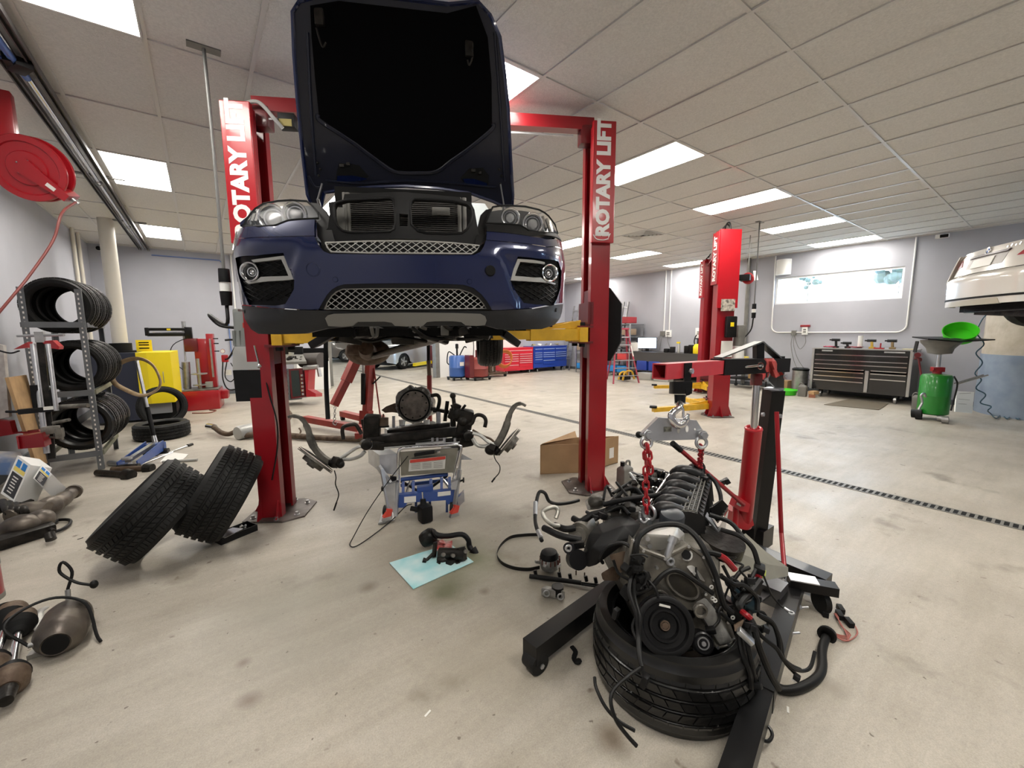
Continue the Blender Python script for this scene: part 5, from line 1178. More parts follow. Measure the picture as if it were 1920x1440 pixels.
for a, b in (((734, 914), (719, 916)), ((856, 905), (868, 900))): MB().cyl(P(*a), P(*b), .008).cyl(P(*b), P(b[0]+(b[0]-a[0])*.2, b[1]), .022, .02, 14).build('clamp_knob', M['blackp'], t, True)
tag(MB().tube([P(765, 855, -.02), P(730, 900, -.1), P(690, 958, -.2), on_z(662, 1008, .02), on_z(656, 1022, .01), on_z(668, 1024, .01), on_z(700, 1003, .01), on_z(735, 975, .02), P(760, 950, -.05), P(772, 945, 0)], .004, 6).build('bowden_cable', M['wire']), 'thin black cable looping from the lift table handle onto the floor', 'cable')
# front subframe with knuckles and discs
sf = thing('front_subframe', 'black front subframe with control arms and brake discs lying on the lift table', 'subframe', P(790, 830, .2)[:])
Q = lambda px, py, d=0: at(px, py, D+.12+d)
b = MB(); b.bar(Q(690, 826), Q(880, 806), .1, .07, bev=.01).bar(Q(728, 810, .15), Q(845, 798, .15), .08, .05, bev=.01).bar(Q(712, 835, -.06), Q(862, 824, -.06), .05, .03, bev=.01)
b.box(Q(698, 800), (.13, .12, .2), (.1, .1, -.5), .02).box(Q(872, 790), (.12, .14, .2), (0, .2, -.5), .02).box(Q(705, 832), (.16, .14, .08), (0, .1, -.5), .02).box(Q(868, 826), (.14, .14, .09), None, .02).bar(Q(684, 785), Q(690, 815), .05, .06, bev=.01)
b.build('cradle', M['oily'], sf, True)
b = MB()
for q, s_ in ((((846, 786), (858, 757), .055), 0), (((856, 790), (868, 775), .06), 0), (((850, 800), (848, 765), .04), 0)): b.bar(Q(*q[0]), Q(*q[1]), q[2], q[2]*1.3, bev=.012)
b.ball(Q(849, 742, .0), (.026, .026, .026), 10, 8).cyl(Q(850, 745), Q(853, 770), .016).bar(Q(866, 768), Q(873, 759), .022, .02, bev=.004).bar(Q(839, 752), Q(834, 790), .016, .03, bev=.004).ball(Q(858, 776, -.04), .05, 12, 8).ball(Q(868, 790, -.05), .045, 12, 8)
b.tube([Q(846, 760), Q(853, 775, -.06), Q(848, 790, -.06)], .007).tube([Q(860, 765), Q(866, 780, -.06), Q(862, 800, -.05)], .008).build('steering_gear_head', M['oily'], sf, True)
MB().cyl(Q(721, 840, -.1), Q(862, 829, -.1), .007).cyl(Q(780, 834, -.1), Q(835, 829, -.1), .016).build('steering_rack', M['steel'], sf, True)
for x in (811, 820, 833, 853): MB().cyl(Q(x, 828, -.12), Q(x, 821, -.12), .011, seg=6).build('mount_bolt', M['zinc'], sf, True)
MB().cyl(Q(718, 799, .0), Q(718, 783, .0), .045, seg=20).cyl(Q(718, 783), Q(719, 776), .006).build('engine_mount', M['rust'], sf, True)
MB().cyl(Q(718, 801, .0), Q(718, 798, .0), .05, seg=20).build('mount_flange', M['matte'], sf, True)
for q, R_ in (((686, 834), 0), ((877, 817), 0)): c = Q(*q, -.1); MB().lathe([(.012, -.03), (.026, -.03), (.042, -.02), (.042, .05), (.0, .05)], c, -RX*.5+RF*.85, 22).build('bushing', M['oily'], sf, True); MB().torus(c+RF*.03, RF, .04, .007, 24, 6).build('bushing_sleeve', M['chrome'], sf, True)
for pts in ([(644, 824), (642, 806), (647, 799), (665, 796), (672, 803), (678, 814)], [(880, 797), (886, 792), (891, 780), (900, 778), (908, 782), (911, 790), (909, 801)]): MB().tube([Q(x, y, -.06) for x, y in pts], .016, 10).build('sway_bar_end', M['oily'], sf, True)
al = mat('arm_aluminium', (.42, .42, .4), .42, .6, var=.25, scale=10)
for pts in ([(684, 838), (672, 838), (655, 848), (640, 858), (634, 862)], [(684, 846), (675, 855), (658, 861), (643, 861)], [(886, 812), (900, 816), (915, 828), (928, 834)], [(886, 822), (894, 834), (908, 837), (922, 833)]): MB().tube([Q(x, y, -.1) for x, y in pts], .017, 10, flat=.8).build('control_arm', al, sf, True)
for pts, dz in ([(680, 834), (662, 845), (648, 855), (640, 863)], 0), ([(886, 806), (905, 817), (920, 823), (929, 832)], 0): MB().tube([Q(x, y, -.04) for x, y in pts], .009, 8).build('tie_rod', M['rust'], sf, True)
def knuckle(pts, ws, c0, disc, hat, n):
    P_ = smooth_path([Q(x, y, -.1) for x, y in pts], 5); rs = []
    m = len(P_)
    for i, p in enumerate(P_):
        tt = (P_[min(i+1, m-1)]-P_[max(0, i-1)]).normalized(); sd = tt.cross(RF).normalized(); w_ = ws[min(len(ws)-1, int(i/m*len(ws)))]
        rs.append([p+sd*w_, p+RF*.014+sd*w_*.6, p+RF*.014-sd*w_*.6, p-sd*w_, p-RF*.014-sd*w_*.6, p-RF*.014+sd*w_*.6])
    kn = MB().rings(rs).build('knuckle', M['dirtalu'], sf, True)
    MB().ball(Q(c0[0], c0[1], -.1), (.055, .05, .045), 14, 9).ball(Q(c0[0]+10, c0[1]+3, -.1), (.035, .04, .035), 12, 8).box(Q(c0[0]+4, c0[1]-4, -.13), (.07, .06, .05), (.3, .4, .6), .012).build('hub_carrier', M['oily'], kn, True)
    A, B = Q(*disc[0], -.1), Q(*disc[1], -.1); c = (A+B)/2; r = (B-A).length/2; dv = (B-A).normalized(); ax = dv.cross((c-CAMP).normalized()).normalized()
    if ax.dot(V(Q(*hat, -.1))-c) < 0: ax = -ax
    MB().lathe([(r*.55, .004), (r, .004), (r, .012), (r*.9, .012), (r*.9, .016), (r, .016), (r, .024), (r*.56, .024), (r*.54, .06), (r*.22, .062), (r*.2, .075), (0, .075)], c, ax, 40).build('brake_disc', M['dirtalu'], sf, True)
    MB().lathe([(r*.5, -.015), (r*.97, -.004), (r*.97, -.001), (r*.5, -.01)], c, ax, 32, closed=True).build('dust_shield', M['oily'], sf, True)
knuckle([(541, 782), (548, 780), (560, 782), (570, 790), (578, 806), (583, 826), (592, 843), (606, 858), (622, 868), (634, 872)], [.012, .016, .02, .026, .034, .03, .03, .03], (628, 867), ((563, 838), (624, 883)), (586, 870), 1)
knuckle([(986, 761), (978, 757), (968, 759), (959, 770), (953, 785), (950, 797), (944, 812), (934, 830), (922, 842), (914, 846)], [.012, .016, .02, .024, .03, .03, .03, .03], (921, 843), ((972, 803), (932, 851)), (960, 838), -1)
for pts in ([(627, 882), (630, 895), (629, 908), (635, 926), (631, 942), (626, 957)], [(926, 852), (929, 862), (937, 874), (936, 886), (928, 896), (922, 904)]):
    MB().tube([Q(x, y, -.1) for x, y in pts], .0045, 6).cyl(Q(*pts[-2], -.1), Q(*pts[-1], -.1), .007, seg=8).build('sensor_wire', M['wire'], sf, True)
# gearbox standing behind the subframe
G_ = 3.85; T = lambda px, py, d=0: at(px, py, G_+d)
gb = thing('gearbox', 'dirty round automatic gearbox with its bellhousing facing out, behind the subframe', 'gearbox', T(777, 790, .2)[:])
c = T(777, 760); ax = (CAMP-c).normalized()*-1; u = RX; v = RY; k = G_/F_PX
hs = [(-34, -16), (-30, -24), (-14, -33), (-8, -38), (-5, -36), (-2, -32), (6, -33), (14, -35), (24, -30), (30, -20), (33, -6)]+[(34*math.cos(a), 32*math.sin(a)) for a in [pi*q/14 for q in range(0, 15)]]
hp_ = [(x*k, -y*k) for x, y in hs]
MB().prism(hp_, c, u, v, RF*.06).build('bellhousing', M['dirtalu'], gb, True, sm=30)
MB().tube([c+u*x+v*y-RF*.002 for x, y in hp_]+[c+u*hp_[0][0]+v*hp_[0][1]-RF*.002], .005, 6, 2, False).build('flange_rim', M['alu'], gb, True)
R_ = 29*k
MB().lathe([(R_, .0), (R_*.98, -.004), (R_*.9, -.003), (R_*.88, .01), (R_*.4, .012), (R_*.38, .004), (R_*.2, .003), (R_*.19, -.004), (R_*.08, -.006), (R_*.07, -.012), (0, -.013)], c-RF*.004, RF, 40).build('torque_converter', mat('converter_steel', (.12, .1, .08), .45, .4, c2=(.27, .23, .19), scale=16, bump=.2), gb, True)
MB().torus(c-RF*.004, RF, R_*.97, .008, 40, 6).build('converter_gap', M['matte'], gb, True)
for q in range(10): a = q*2*pi/10+.2; p = c+u*(R_*.8*math.cos(a))+v*(R_*.8*math.sin(a))-RF*.008; MB().cyl(p, p-RF*.006, .007, seg=8).build('converter_bolt', M['matte'], gb, True)
for q in range(14): a = q*2*pi/14-1.2; p = c+u*(33.5*k*math.cos(a))+v*(33*k*math.sin(a)); MB().torus(p-RF*.004, RF, .008, .0035, 10, 5).build('bolt_hole', M['alu'], gb, True)
MB().lathe([(.15, .06), (.13, .2), (.11, .45), (.08, .6), (.06, .75)], c, RF, 20).box(c+RF*.35-RY*.08, (.2, .45, .08), Matrix((RX, RF, RY)).transposed(), .02).build('gearbox_case', M['dirtalu'], gb, True)
MB().slab([T(715, 769), T(724, 762), T(740, 756), T(750, 760), T(752, 775), T(735, 773), T(722, 774)], RF*.04).slab([T(718, 768, -.002), T(730, 764, -.002), T(730, 770, -.002)], RF*.002).build('support_arm', M['rust'], gb, True, sm=20)
MB().tube([T(808, 742), T(820, 741), T(824, 750), T(820, 768), T(812, 770)], .018, 8).bar(T(808, 766), T(842, 773), .03, .03).build('side_bracket', M['oily'], gb, True)
for q in (754, 800): MB().cyl(T(q, 787), T(q, 797), .03, .025, 14).build('pad_foot', M['label'], gb, True)
MB().cyl(T(738, 780), T(738, 830), .014).cyl(T(822, 772), T(823, 830), .022).box(T(780, 812, .05), (.5, .3, .12), None, .01).build('jack_posts', M['zinc'], t, True)
MB().box(T(775, 800, .02), (.22, .16, .03), None, .005).build('cradle_plate', M['zinc'], t, True)
# ------------------------------------------------------------------ far red engine crane
ec = thing('engine_crane', 'old faded red engine crane behind the subframe, boom lowered', 'engine crane', (2.2, 6.65, 0))
E_ = 6.7; K_ = lambda px, py, d=0: at(px, py, E_+d)
MB().bar(K_(695, 668), K_(688, 782), .1, .12).bar(K_(687, 770), K_(686, 800), .17, .13).build('mast', M['redfaded'], ec, True, sm=0)
MB().bar(K_(674, 660, -.1), K_(649, 715, -.25), .13, .13).bar(K_(650, 712, -.25), K_(626, 760, -.38), .1, .1).build('boom', M['redfaded'], ec, True, sm=0)
MB().cyl(K_(681, 700, -.12), K_(681, 758, -.05), .035).build('ram_body', M['blackp'], ec, True); MB().cyl(K_(680, 670, -.15), K_(681, 700, -.12), .014).build('ram_rod', M['steel'], ec, True)
l1, l2, l3 = on_z(572, 785, .14), on_z(690, 806, .1), on_z(642, 775, .12)
MB().bar(l1, l2, .11, .09).build('base_leg', M['redfaded'], ec, True, sm=0); MB().bar(l3, on_z(705, 790, .1), .11, .09).build('base_leg', M['redfaded'], ec, True, sm=0)
MB().bar(on_z(672, 818, .1), on_z(716, 782, .1), .1, .08).build('base_crossbar', M['redfaded'], ec, True, sm=0)
for q in (l1, l3): MB().cyl(V((q.x-.03, q.y, .05)), V((q.x+.03, q.y, .05)), .05).build('caster', M['rubber'], ec, True)
MB().cyl(K_(701, 690), K_(713, 781, .1), .012).build('brace_rod', M['redfaded'], ec, True); MB().cyl(K_(699, 720), K_(713, 706), .012).build('pump_handle', M['blackp'], ec, True)
for k_ in range(5): MB().torus(K_(628-k_*.2, 765+k_*5, -.38), RX if k_ % 2 else RF, .018, .006, 12, 6).build('chain_link', M['steel'], ec, True)
MB().tube([K_(628, 787, -.38), K_(624, 793, -.38), K_(629, 797, -.38), K_(633, 792, -.38)], .009, 8).build('hook', M['steel'], ec, True)
pz = thing('support_stand', 'tall thin red and black pole stand beneath the raised car', 'pole stand', (on_z(806, 806, 0)).to_tuple())
e2 = (on_z(806, 806, 0)-CAMP).dot(RF)
MB().cyl(at(805, 704, e2), at(806, 804, e2), .038, seg=14).build('lower_tube', M['redfaded'], pz, True); MB().cyl(at(803, 640, e2), at(803.5, 676, e2), .026, seg=12).build('upper_tube', M['matte'], pz, True); MB().cyl(at(803.5, 676, e2), at(805, 704, e2), .032, seg=12).build('middle_tube', M['rust'], pz, True)
MB().box(on_z(806, 808, .02), (.36, .36, .03), (0, 0, .5)).build('foot', M['redfaded'], pz, True, sm=0)
# ------------------------------------------------------------------ absorbent pad with removed pumps
q = [on_z(*p, .003) for p in ((730, 1056), (792, 1036), (845, 1021), (888, 1054), (830, 1080), (775, 1105))]
tag(MB().slab(q, (0, 0, .004)).build('absorbent_pad', M['cyan'], sm=0), 'pale blue absorbent pad on the floor under two removed pumps', 'pad')
t = thing('vacuum_pump', 'black pump with a thick bent hose lying behind the absorbent pad', 'pump', on_z(805, 1030, 0)[:])
d_ = (on_z(805, 1030, 0)-CAMP).dot(RF); A = lambda px, py, d=0: at(px, py, d_+d)
MB().lathe([(.0, -.05), (.05, -.045), (.058, -.02), (.058, .03), (.045, .05), (.0, .052)], A(803, 1008), (.6, -.5, .5), 24).lathe([(.03, .04), (.035, .06), (.0, .062)], A(803, 1008), (.6, -.5, .5), 16).build('housing', M['oily'], t, True)
MB().tube([A(808, 996), A(822, 1004), A(840, 1005), A(866, 1002), A(878, 1012), A(880, 1024), A(888, 1036, -.03)], [.016, .02, .018, .018, .018, .02, .016], 10).cyl(A(886, 1030, -.03), A(896, 1042, -.05), .03, .016).build('hose', M['blackp'], t, True)
t = thing('steering_pump', 'grimy metal pump with brackets lying on the absorbent pad', 'pump', on_z(835, 1062, 0)[:])
MB().cyl(A(824, 1038, -.12), A(872, 1040, -.16), .04, seg=18).cyl(A(864, 1026, -.14), A(868, 1050, -.16), .03).ball(A(832, 1048, -.14), (.05, .04, .03), 12, 8).box(A(850, 1052, -.16), (.11, .05, .04), (0, .2, .4), .01).box(A(815, 1030, -.12), (.03, .02, .1), (0, .2, .4), .006).box(A(822, 1062, -.18), (.03, .04, .06), (.2, .3, .1), .008).box(A(858, 1060, -.18), (.03, .03, .05), None, .006).cyl(A(812, 1038, -.12), A(798, 1052, -.16), .011).cyl(A(793, 1050, -.17), A(800, 1052, -.17), .016).build('body', M['oily'], t, True)
for q in ((872, 1034), (848, 1042), (830, 1040)): MB().cyl(A(*q, -.19), A(q[0]+2, q[1], -.22), .013, seg=8).build('boss', M['dirtalu'], t, True)
rg = MB(); rn = random.Random(4); rows = []
for i in range(6): rows.append([on_z(818+k*6, 1014+i*4+rn.uniform(-2, 2), .03+.03*math.sin(k*1.3)*math.cos(i*1.1)+rn.uniform(0, .02)) for k in range(6)])
tag(rg.grid(rows, (0, 0, .004)).build('shop_rag', mat('rag_red', (.45, .02, .02), .9, c2=(.7, .62, .58), scale=9)), 'crumpled red and white rag on the pad between the two pumps', 'rag')
# cardboard box behind the right lift post
bx = thing('cardboard_box', 'open brown cardboard box standing behind the right post of the near lift', 'box', (3.2, 3.2, 0))
a, b_, c = V((2.80, 3.27, 0)), V((3.22, 3.02, 0)), V((3.77, 3.02, 0)); d = a+c-b_; hgt = V((0, 0, .32))
w = MB()
for p, q in ((a, b_), (b_, c), (c, d), (d, a)): n = (q-p).normalized().cross(V((0, 0, 1))); w.slab([p, q, q+hgt, p+hgt], -n*.006)
w.slab([a, b_, c, d], (0, 0, .006)).build('carton', M['card'], bx, True, sm=0)
MB().slab([d+hgt, a+hgt, a+hgt+V((-.01, -.06, .035)), d+hgt+V((.05, .08, .05))], (0, .005, 0)).build('flap', M['card'], bx, True, sm=0)
lb = b_+(c-b_)*.72; n = (c-b_).normalized().cross(V((0, 0, 1)))
MB().slab([lb+V((0, 0, .08))+n*.001, lb+(c-b_)*.14+V((0, 0, .08))+n*.001, lb+(c-b_)*.14+V((0, 0, .2))+n*.001, lb+V((0, 0, .2))+n*.001], n*.001).build('shipping_label', M['label'], bx, True, sm=0)
# ================================================================== tire that carries the engine
tc_ = V((1.56, .93, .155))
et = make_tyre('black tire lying flat on the floor under the hanging engine', tc_[:], (0, .02, 1), .34, .3, .245, None, True, True, M['tyreshine'], 80, 4)
MB().torus((0, 0, .125), (0, 0, 1), .252, .008, 48, 8).build('bead', M['black'], et)
# ================================================================== the engine, leaning over the tire
E = at
eng = thing('engine', 'big dirty straight-six engine hanging by red chains with its front on a tire', 'engine', (1.75, 1.25, .1))
def ep(nm, mb, m, sm=40, parent=None, label=None): return mb.build(nm, m, parent or eng, True, sm=sm, label=label)
r1 = [E(x, y, 1.74) for x, y in ((1190, 1045), (1225, 1040), (1300, 1045), (1345, 1090), (1352, 1180), (1290, 1215), (1215, 1210), (1178, 1110))]
r2 = [E(x, y, 2.1) for x, y in ((1140, 990), (1200, 990), (1300, 985), (1350, 1000), (1350, 1050), (1290, 1085), (1200, 1085), (1130, 1045))]
r3 = [E(x, y, 2.52) for x, y in ((1140, 945), (1190, 925), (1265, 925), (1325, 940), (1320, 970), (1280, 990), (1190, 1000), (1130, 970))]
ep('engine_block', MB().rings([r1, r2, r3]), M['dirtalu'], 20)
ep('sump', MB().hull([E(x, y, d) for x, y, d in ((1180, 1080, 1.85), (1340, 1080, 1.85), (1300, 1180, 1.8), (1150, 1020, 2.4), (1320, 1000, 2.4), (1290, 1060, 2.4), (1200, 1075, 2.35))], .02), M['oily'])
# front timing cover
fc = [(1187, 1012), (1204, 1030), (1245, 1045), (1290, 1022), (1318, 1042), (1338, 1085), (1352, 1130), (1364, 1165), (1376, 1198), (1366, 1208), (1345, 1213), (1326, 1196), (1300, 1215), (1255, 1225), (1212, 1210), (1196, 1170), (1192, 1110), (1176, 1065)]
ep('timing_cover', MB().slab([E(x, y, 1.68) for x, y in fc], RF*.06), M['dirtalu'], 20)
MB().tube([E(x, y, 1.675) for x, y in fc+[fc[0]]], .008, 6, 2, False).build('cover_flange', M['dirtalu'], eng, True)
for (x, y, rx, ry, d) in ((1280, 1098, 29, 23, 1.668), (1243, 1121, 13, 12, 1.668)):
    pts = [E(x+rx*math.cos(a)+ry*.2*math.sin(a), y+ry*math.sin(a)+rx*.35*math.cos(a), d) for a in [k*pi/14 for k in range(28)]]
    o = MB().slab(pts, RF*.01).build('cover_opening', mat('opening_dark', (.012, .01, .007), .7, c2=(.022, .018, .011), scale=40), eng, True); MB().tube(pts+[pts[0]], .006, 6, 2, False).build('opening_lip', M['dirtalu'], o, True)
c = E(1247, 1173, 1.60); ax = (V((-.30, -.95, .06))*.5+(CAMP-c).normalized()*.8-RX*.05).normalized(); k = 1.6/F_PX
ep('crank_pulley', MB().lathe([(0, -.06), (.09, -.06), (.103, -.05), (.106, -.04), (.1, -.035), (.106, -.03), (.1, -.025), (.106, -.02), (.1, -.015), (.106, -.01), (.106, .01), (.098, .014), (.086, .012), (.08, -.004), (.062, -.006), (.058, .006), (.05, .006), (.046, -.01), (.024, -.012), (.02, -.004), (0, -.004)], c, ax, 48), M['blackp'])
ep('pulley_bolt', MB().cyl(c, c+ax*.006, .013, seg=6).torus(c+ax*.003, ax, .016, .003, 18, 5), M['rust'])
MB().slab([E(1237, 1132, 1.585), E(1257, 1137, 1.585), E(1257, 1141, 1.585), E(1236, 1136, 1.585)], RF*.002).build('pulley_sticker', M['label'], eng, True)
c2_ = E(1318, 1206, 1.6); ep('idler_pulley', MB().lathe([(0, -.06), (.036, -.06), (.04, -.05), (.04, .004), (.034, .008), (.03, .002), (.018, .002), (.016, .008), (0, .008)], c2_, ax, 32), M['black']); ep('idler_bearing', MB().torus(c2_+ax*.004, ax, .02, .004, 24, 6).cyl(c2_, c2_+ax*.012, .009, seg=8), M['steel'])
ep('accessory_bracket', MB().hull([E(x, y, d) for x, y, d in ((1300, 1130, 1.64), (1322, 1118, 1.66), (1340, 1140, 1.66), (1362, 1185, 1.66), (1374, 1205, 1.66), (1350, 1210, 1.66), (1340, 1212, 1.72), (1375, 1195, 1.75))], .01), M['alu'])
ep('accessory_bracket', MB().hull([E(x, y, 1.62+dz) for dz in (0, .05) for x, y in ((1296, 1140), (1306, 1128), (1322, 1132), (1326, 1150), (1312, 1160))], .01).torus(E(1314, 1146, 1.615), -RF, .022, .006, 20, 6), M['dirtalu'])
for x, y in ((1334, 1101), (1336, 1122), (1341, 1126), (1374, 1158)): MB().torus(E(x, y, 1.655), -RF, .0065, .003, 12, 5).build('white_washer', M['label'], eng, True)
ep('front_bracket', MB().hull([E(x, y, d) for x, y, d in ((1272, 1045, 1.7), (1285, 1020, 1.72), (1305, 1025, 1.72), (1330, 1075, 1.7), (1325, 1095, 1.68), (1300, 1080, 1.66))], .008).cyl(E(1287, 1040, 1.68), E(1289, 1041, 1.75), .024, seg=16), M['alu'])
MB().cyl(E(1286.5, 1040, 1.672), E(1286.6, 1040, 1.676), .018, seg=16).build('port_hole', M['matte'], eng, True)
for x, y in fc[::1]+[(1230, 1062), (1262, 1060), (1322, 1112), (1215, 1120), (1225, 1150), (1300, 1072)]:
    c = E(x*.985+1275*.015, y*.985+1120*.015, 1.676); MB().cyl(c, c-RF*.012, .0065, seg=6).build('cover_bolt', M['zinc'], eng, True)
# oil cooler and filter cap
oc = ep('oil_cooler', MB().hull([E(x, y, d) for x, y, d in ((1206, 1004, 1.72), (1210, 1000, 1.72), (1262, 1004, 1.72), (1275, 1010, 1.72), (1272, 1032, 1.74), (1225, 1032, 1.74), (1210, 1022, 1.74), (1218, 988, 1.86), (1270, 987, 1.86), (1284, 1000, 1.86), (1282, 1018, 1.86))], .012), mat('cooler_alu', (.5, .49, .46), .42, .6, var=.12), 30)
for x, y in ((1214, 1010), (1218, 1024), (1268, 1027)): c = E(x, y, 1.722); MB().cyl(c, c-RF*.006, .009, seg=12).build('dimple', M['zinc'], oc, True)
ep('coolant_pipe', MB().tube([E(1262, 1008, 1.69), E(1258, 1022, 1.68), E(1252, 1040, 1.675), E(1249, 1048, 1.68)], .0135, 12).cyl(E(1263, 1006, 1.685), E(1259, 1018, 1.68), .018, seg=14).torus(E(1257, 1053, 1.67), -RF, .012, .007, 18, 8), M['zinc'])
ep('oil_filter_cap', MB().lathe([(.0, .03), (.02, .03), (.052, .022), (.056, .012), (.056, -.05), (.0, -.05)], E(1260, 970, 1.95), V((-.1, -.15, 1)), 32), mat('cap_grey', (.025, .03, .038), .35))
# left-hand cover (cam end)
cv = ep('cylinder_head_cover', MB().hull([E(x, y, d) for x, y, d in ((1091, 1041, 1.95), (1104, 1000, 2.0), (1123, 982, 2.02), (1151, 968, 2.05), (1180, 967, 2.05), (1203, 983, 1.98), (1189, 1006, 1.88), (1153, 1018, 1.86), (1128, 1037, 1.86), (1118, 1060, 1.88), (1104, 1064, 1.9), (1092, 1060, 1.93), (1170, 985, 1.9), (1130, 1000, 1.9), (1110, 1025, 1.88))], .022), M['blackp'], 60)
ep('belt_tensioner', MB().cyl(E(1085, 1050, 1.9), E(1078, 1047, 1.95), .045, .045, 20).cyl(E(1066, 1028, 1.92), E(1072, 1026, 1.97), .026, seg=18).bar(E(1068, 1024, 1.95), E(1095, 1020, 1.95), .02, .03), M['black']); MB().torus(E(1066, 1028, 1.918), -RF, .012, .006, 18, 6).build('tensioner_hub', M['zinc'], eng, True)
# coil covers, injector rail
for n_, (x, y, d) in enumerate(((1235, 887, 2.5), (1224, 903, 2.4), (1212, 921, 2.3), (1196, 938, 2.2), (1178, 952, 2.12), (1160, 940, 2.25), (1186, 918, 2.35), (1205, 898, 2.48))):
    ep('ignition_coil', MB().box(E(x, y, d), (.085, .07, .045), (.15, .1, .7), .012).cyl(E(x-6, y-2, d-.03), E(x-6, y-7, d-.03), .012, seg=10), M['blackp'] if n_ % 3 else M['black'])
ep('head_cover', MB().hull([E(x, y, d) for x, y, d in ((1130, 960, 2.1), (1200, 965, 2.05), (1228, 950, 2.1), (1265, 890, 2.55), (1215, 885, 2.6), (1170, 910, 2.4), (1140, 940, 2.2), (1180, 985, 2.0), (1140, 985, 2.05))], .015), M['oily'])
rl = ep('injector_rail', MB().tube([E(1261, 884, 2.42), E(1236, 918, 2.26), E(1210, 956, 2.08)], .011, 10), M['chrome'])
ep('rail_bracket', MB().bar(E(1268, 893, 2.4), E(1230, 950, 2.1), .012, .03), M['zinc'])
for n_ in range(5):
    f = n_/4.5; x, y, d = 1258-48*f, 890+64*f, 2.42-.33*f
    MB().tube([E(x, y, d), E(x-10, y-5, d), E(x-20, y-2, d+.02), E(x-22, y+6, d+.03)], .006, 6).build('injector_pipe', M['chrome'], eng, True)
rn = random.Random(17)
for n_ in range(26):
    f = rn.random(); x = 1215-70*f+rn.uniform(-26, 22); y = 893+75*f+rn.uniform(-12, 10); d = 2.48-.42*f
    p = E(x, y, d); k_ = n_ % 4
    if k_ == 0: ep('plug_connector', MB().box(p, (.05, .03, .03), (rn.uniform(-.5, .5), rn.uniform(-.5, .5), rn.uniform(0, 3)), .005), M['blackp'])
    elif k_ == 1: ep('engine_pipe', MB().tube([p, p+V((rn.uniform(-.06, .06), rn.uniform(-.06, .06), .05)), p+V((rn.uniform(-.14, .14), rn.uniform(-.14, .14), .0))], .007, 7), M['zinc'] if n_ % 3 == 0 else M['wire'])
    elif k_ == 2: ep('solenoid', MB().cyl(p, p+V((rn.uniform(-.04, .04), rn.uniform(-.04, .04), .05)), .02, .015, 12), M['oily'])
    else: ep('casting_lug', MB().hull([p+V((rn.uniform(-.05, .05), rn.uniform(-.05, .05), rn.uniform(-.02, .04))) for q in range(9)], .004), M['dirtalu'])
for n_, pts in enumerate(([(1205, 930, 2.2), (1190, 915, 2.25), (1170, 920, 2.25), (1150, 940, 2.2)], [(1230, 905, 2.35), (1210, 895, 2.42), (1180, 905, 2.4), (1150, 925, 2.3)], [(1180, 965, 2.02), (1165, 950, 2.08), (1140, 960, 2.1), (1115, 975, 2.1)], [(1100, 960, 2.2), (1120, 970, 2.1), (1140, 965, 2.1), (1150, 975, 2.05)])): ep('engine_hose', MB().tube([E(*p) for p in pts], .009, 8), M['wire'])
# intake manifold
mp = mat('manifold_plastic', (.009, .009, .0095), .4)
for k in range(6):
    f = k/5; ox, oy = 1228+34*f, 965-70*f; d = 2.02+.36*f
    ep('intake_runner', MB().tube([E(ox, oy, d+.02), E(ox+4, oy-8, d), E(ox+16, oy-13, d-.02), E(ox+32, oy-10, d-.01), E(ox+50, oy-2, d)], [.026, .03, .032, .034, .036], 12), mp)
A, B, C_, D_ = (1270, 962, 1.98), (1318, 968, 1.98), (1334, 900, 2.36), (1298, 893, 2.38)
def pl(u, v, off=0):
    x = (A[0]*(1-u)+B[0]*u)*(1-v)+(D_[0]*(1-u)+C_[0]*u)*v; y = (A[1]*(1-u)+B[1]*u)*(1-v)+(D_[1]*(1-u)+C_[1]*u)*v; d = (A[2]*(1-u)+B[2]*u)*(1-v)+(D_[2]*(1-u)+C_[2]*u)*v
    return E(x, y-5*math.sin(u*pi), d)+V((0, 0, off))
rows = [[pl(u/8, v/10) for u in range(9)] for v in range(11)]
pm = ep('intake_plenum', MB().grid(rows, (0, 0, -.12)), mp)
rb = MB()
for u in range(5): rb.tube([pl(.06+u*.17, v/10, .008) for v in range(11)], .004, 5, 2, False)
for v in range(11): rb.tube([pl(.02+.74*u/6, v/10, .007) for u in range(7)], .0035, 5, 2, False)
rb.build('lattice_ribs', mat('rib_grey', (.085, .082, .07), .5), pm, True)['kind'] = 'stuff'
for v in range(11):
    p = pl(.82, v/10); q_ = pl(1.02, v/10); MB().slab([p+V((0, 0, .012)), q_+V((0, 0, .0)), q_+RX*.02-V((0, 0, .13)), p-V((0, 0, .1))], RF*.008).build('plenum_fin', mp, pm, True, sm=0)
ep('throttle_body', MB().cyl(E(1300, 880, 2.45), E(1312, 876, 2.38), .035, seg=18).box(E(1305, 890, 2.4), (.1, .06, .05), (.1, .2, .6), .012).cyl(E(1318, 880, 2.38), E(1316, 905, 2.36), .012).box(E(1322, 898, 2.34), (.07, .04, .03), (0, .2, .3), .008), M['black'])
ep('vacuum_hose', MB().tube([E(1328, 890, 2.36), E(1342, 905, 2.3), E(1350, 925, 2.26), E(1352, 940, 2.22)], .011, 8), M['blackp'])
ec_ = ep('control_unit', MB().hull([E(x, y, 2.08+dz) for x, y, dz in ((1330, 950, 0), (1352, 936, .05), (1364, 946, .05), (1344, 978, 0), (1330, 962, .06), (1352, 942, .12), (1366, 955, .1), (1346, 982, .06))], .005), M['black'])
for k in range(6): f = k/5; MB().bar(E(1334+18*f, 951-12*f, 2.065+.05*f), E(1346+17*f, 976-25*f, 2.065+.05*f), .006, .018).build('cooling_fin', M['black'], ec_, True, sm=0)
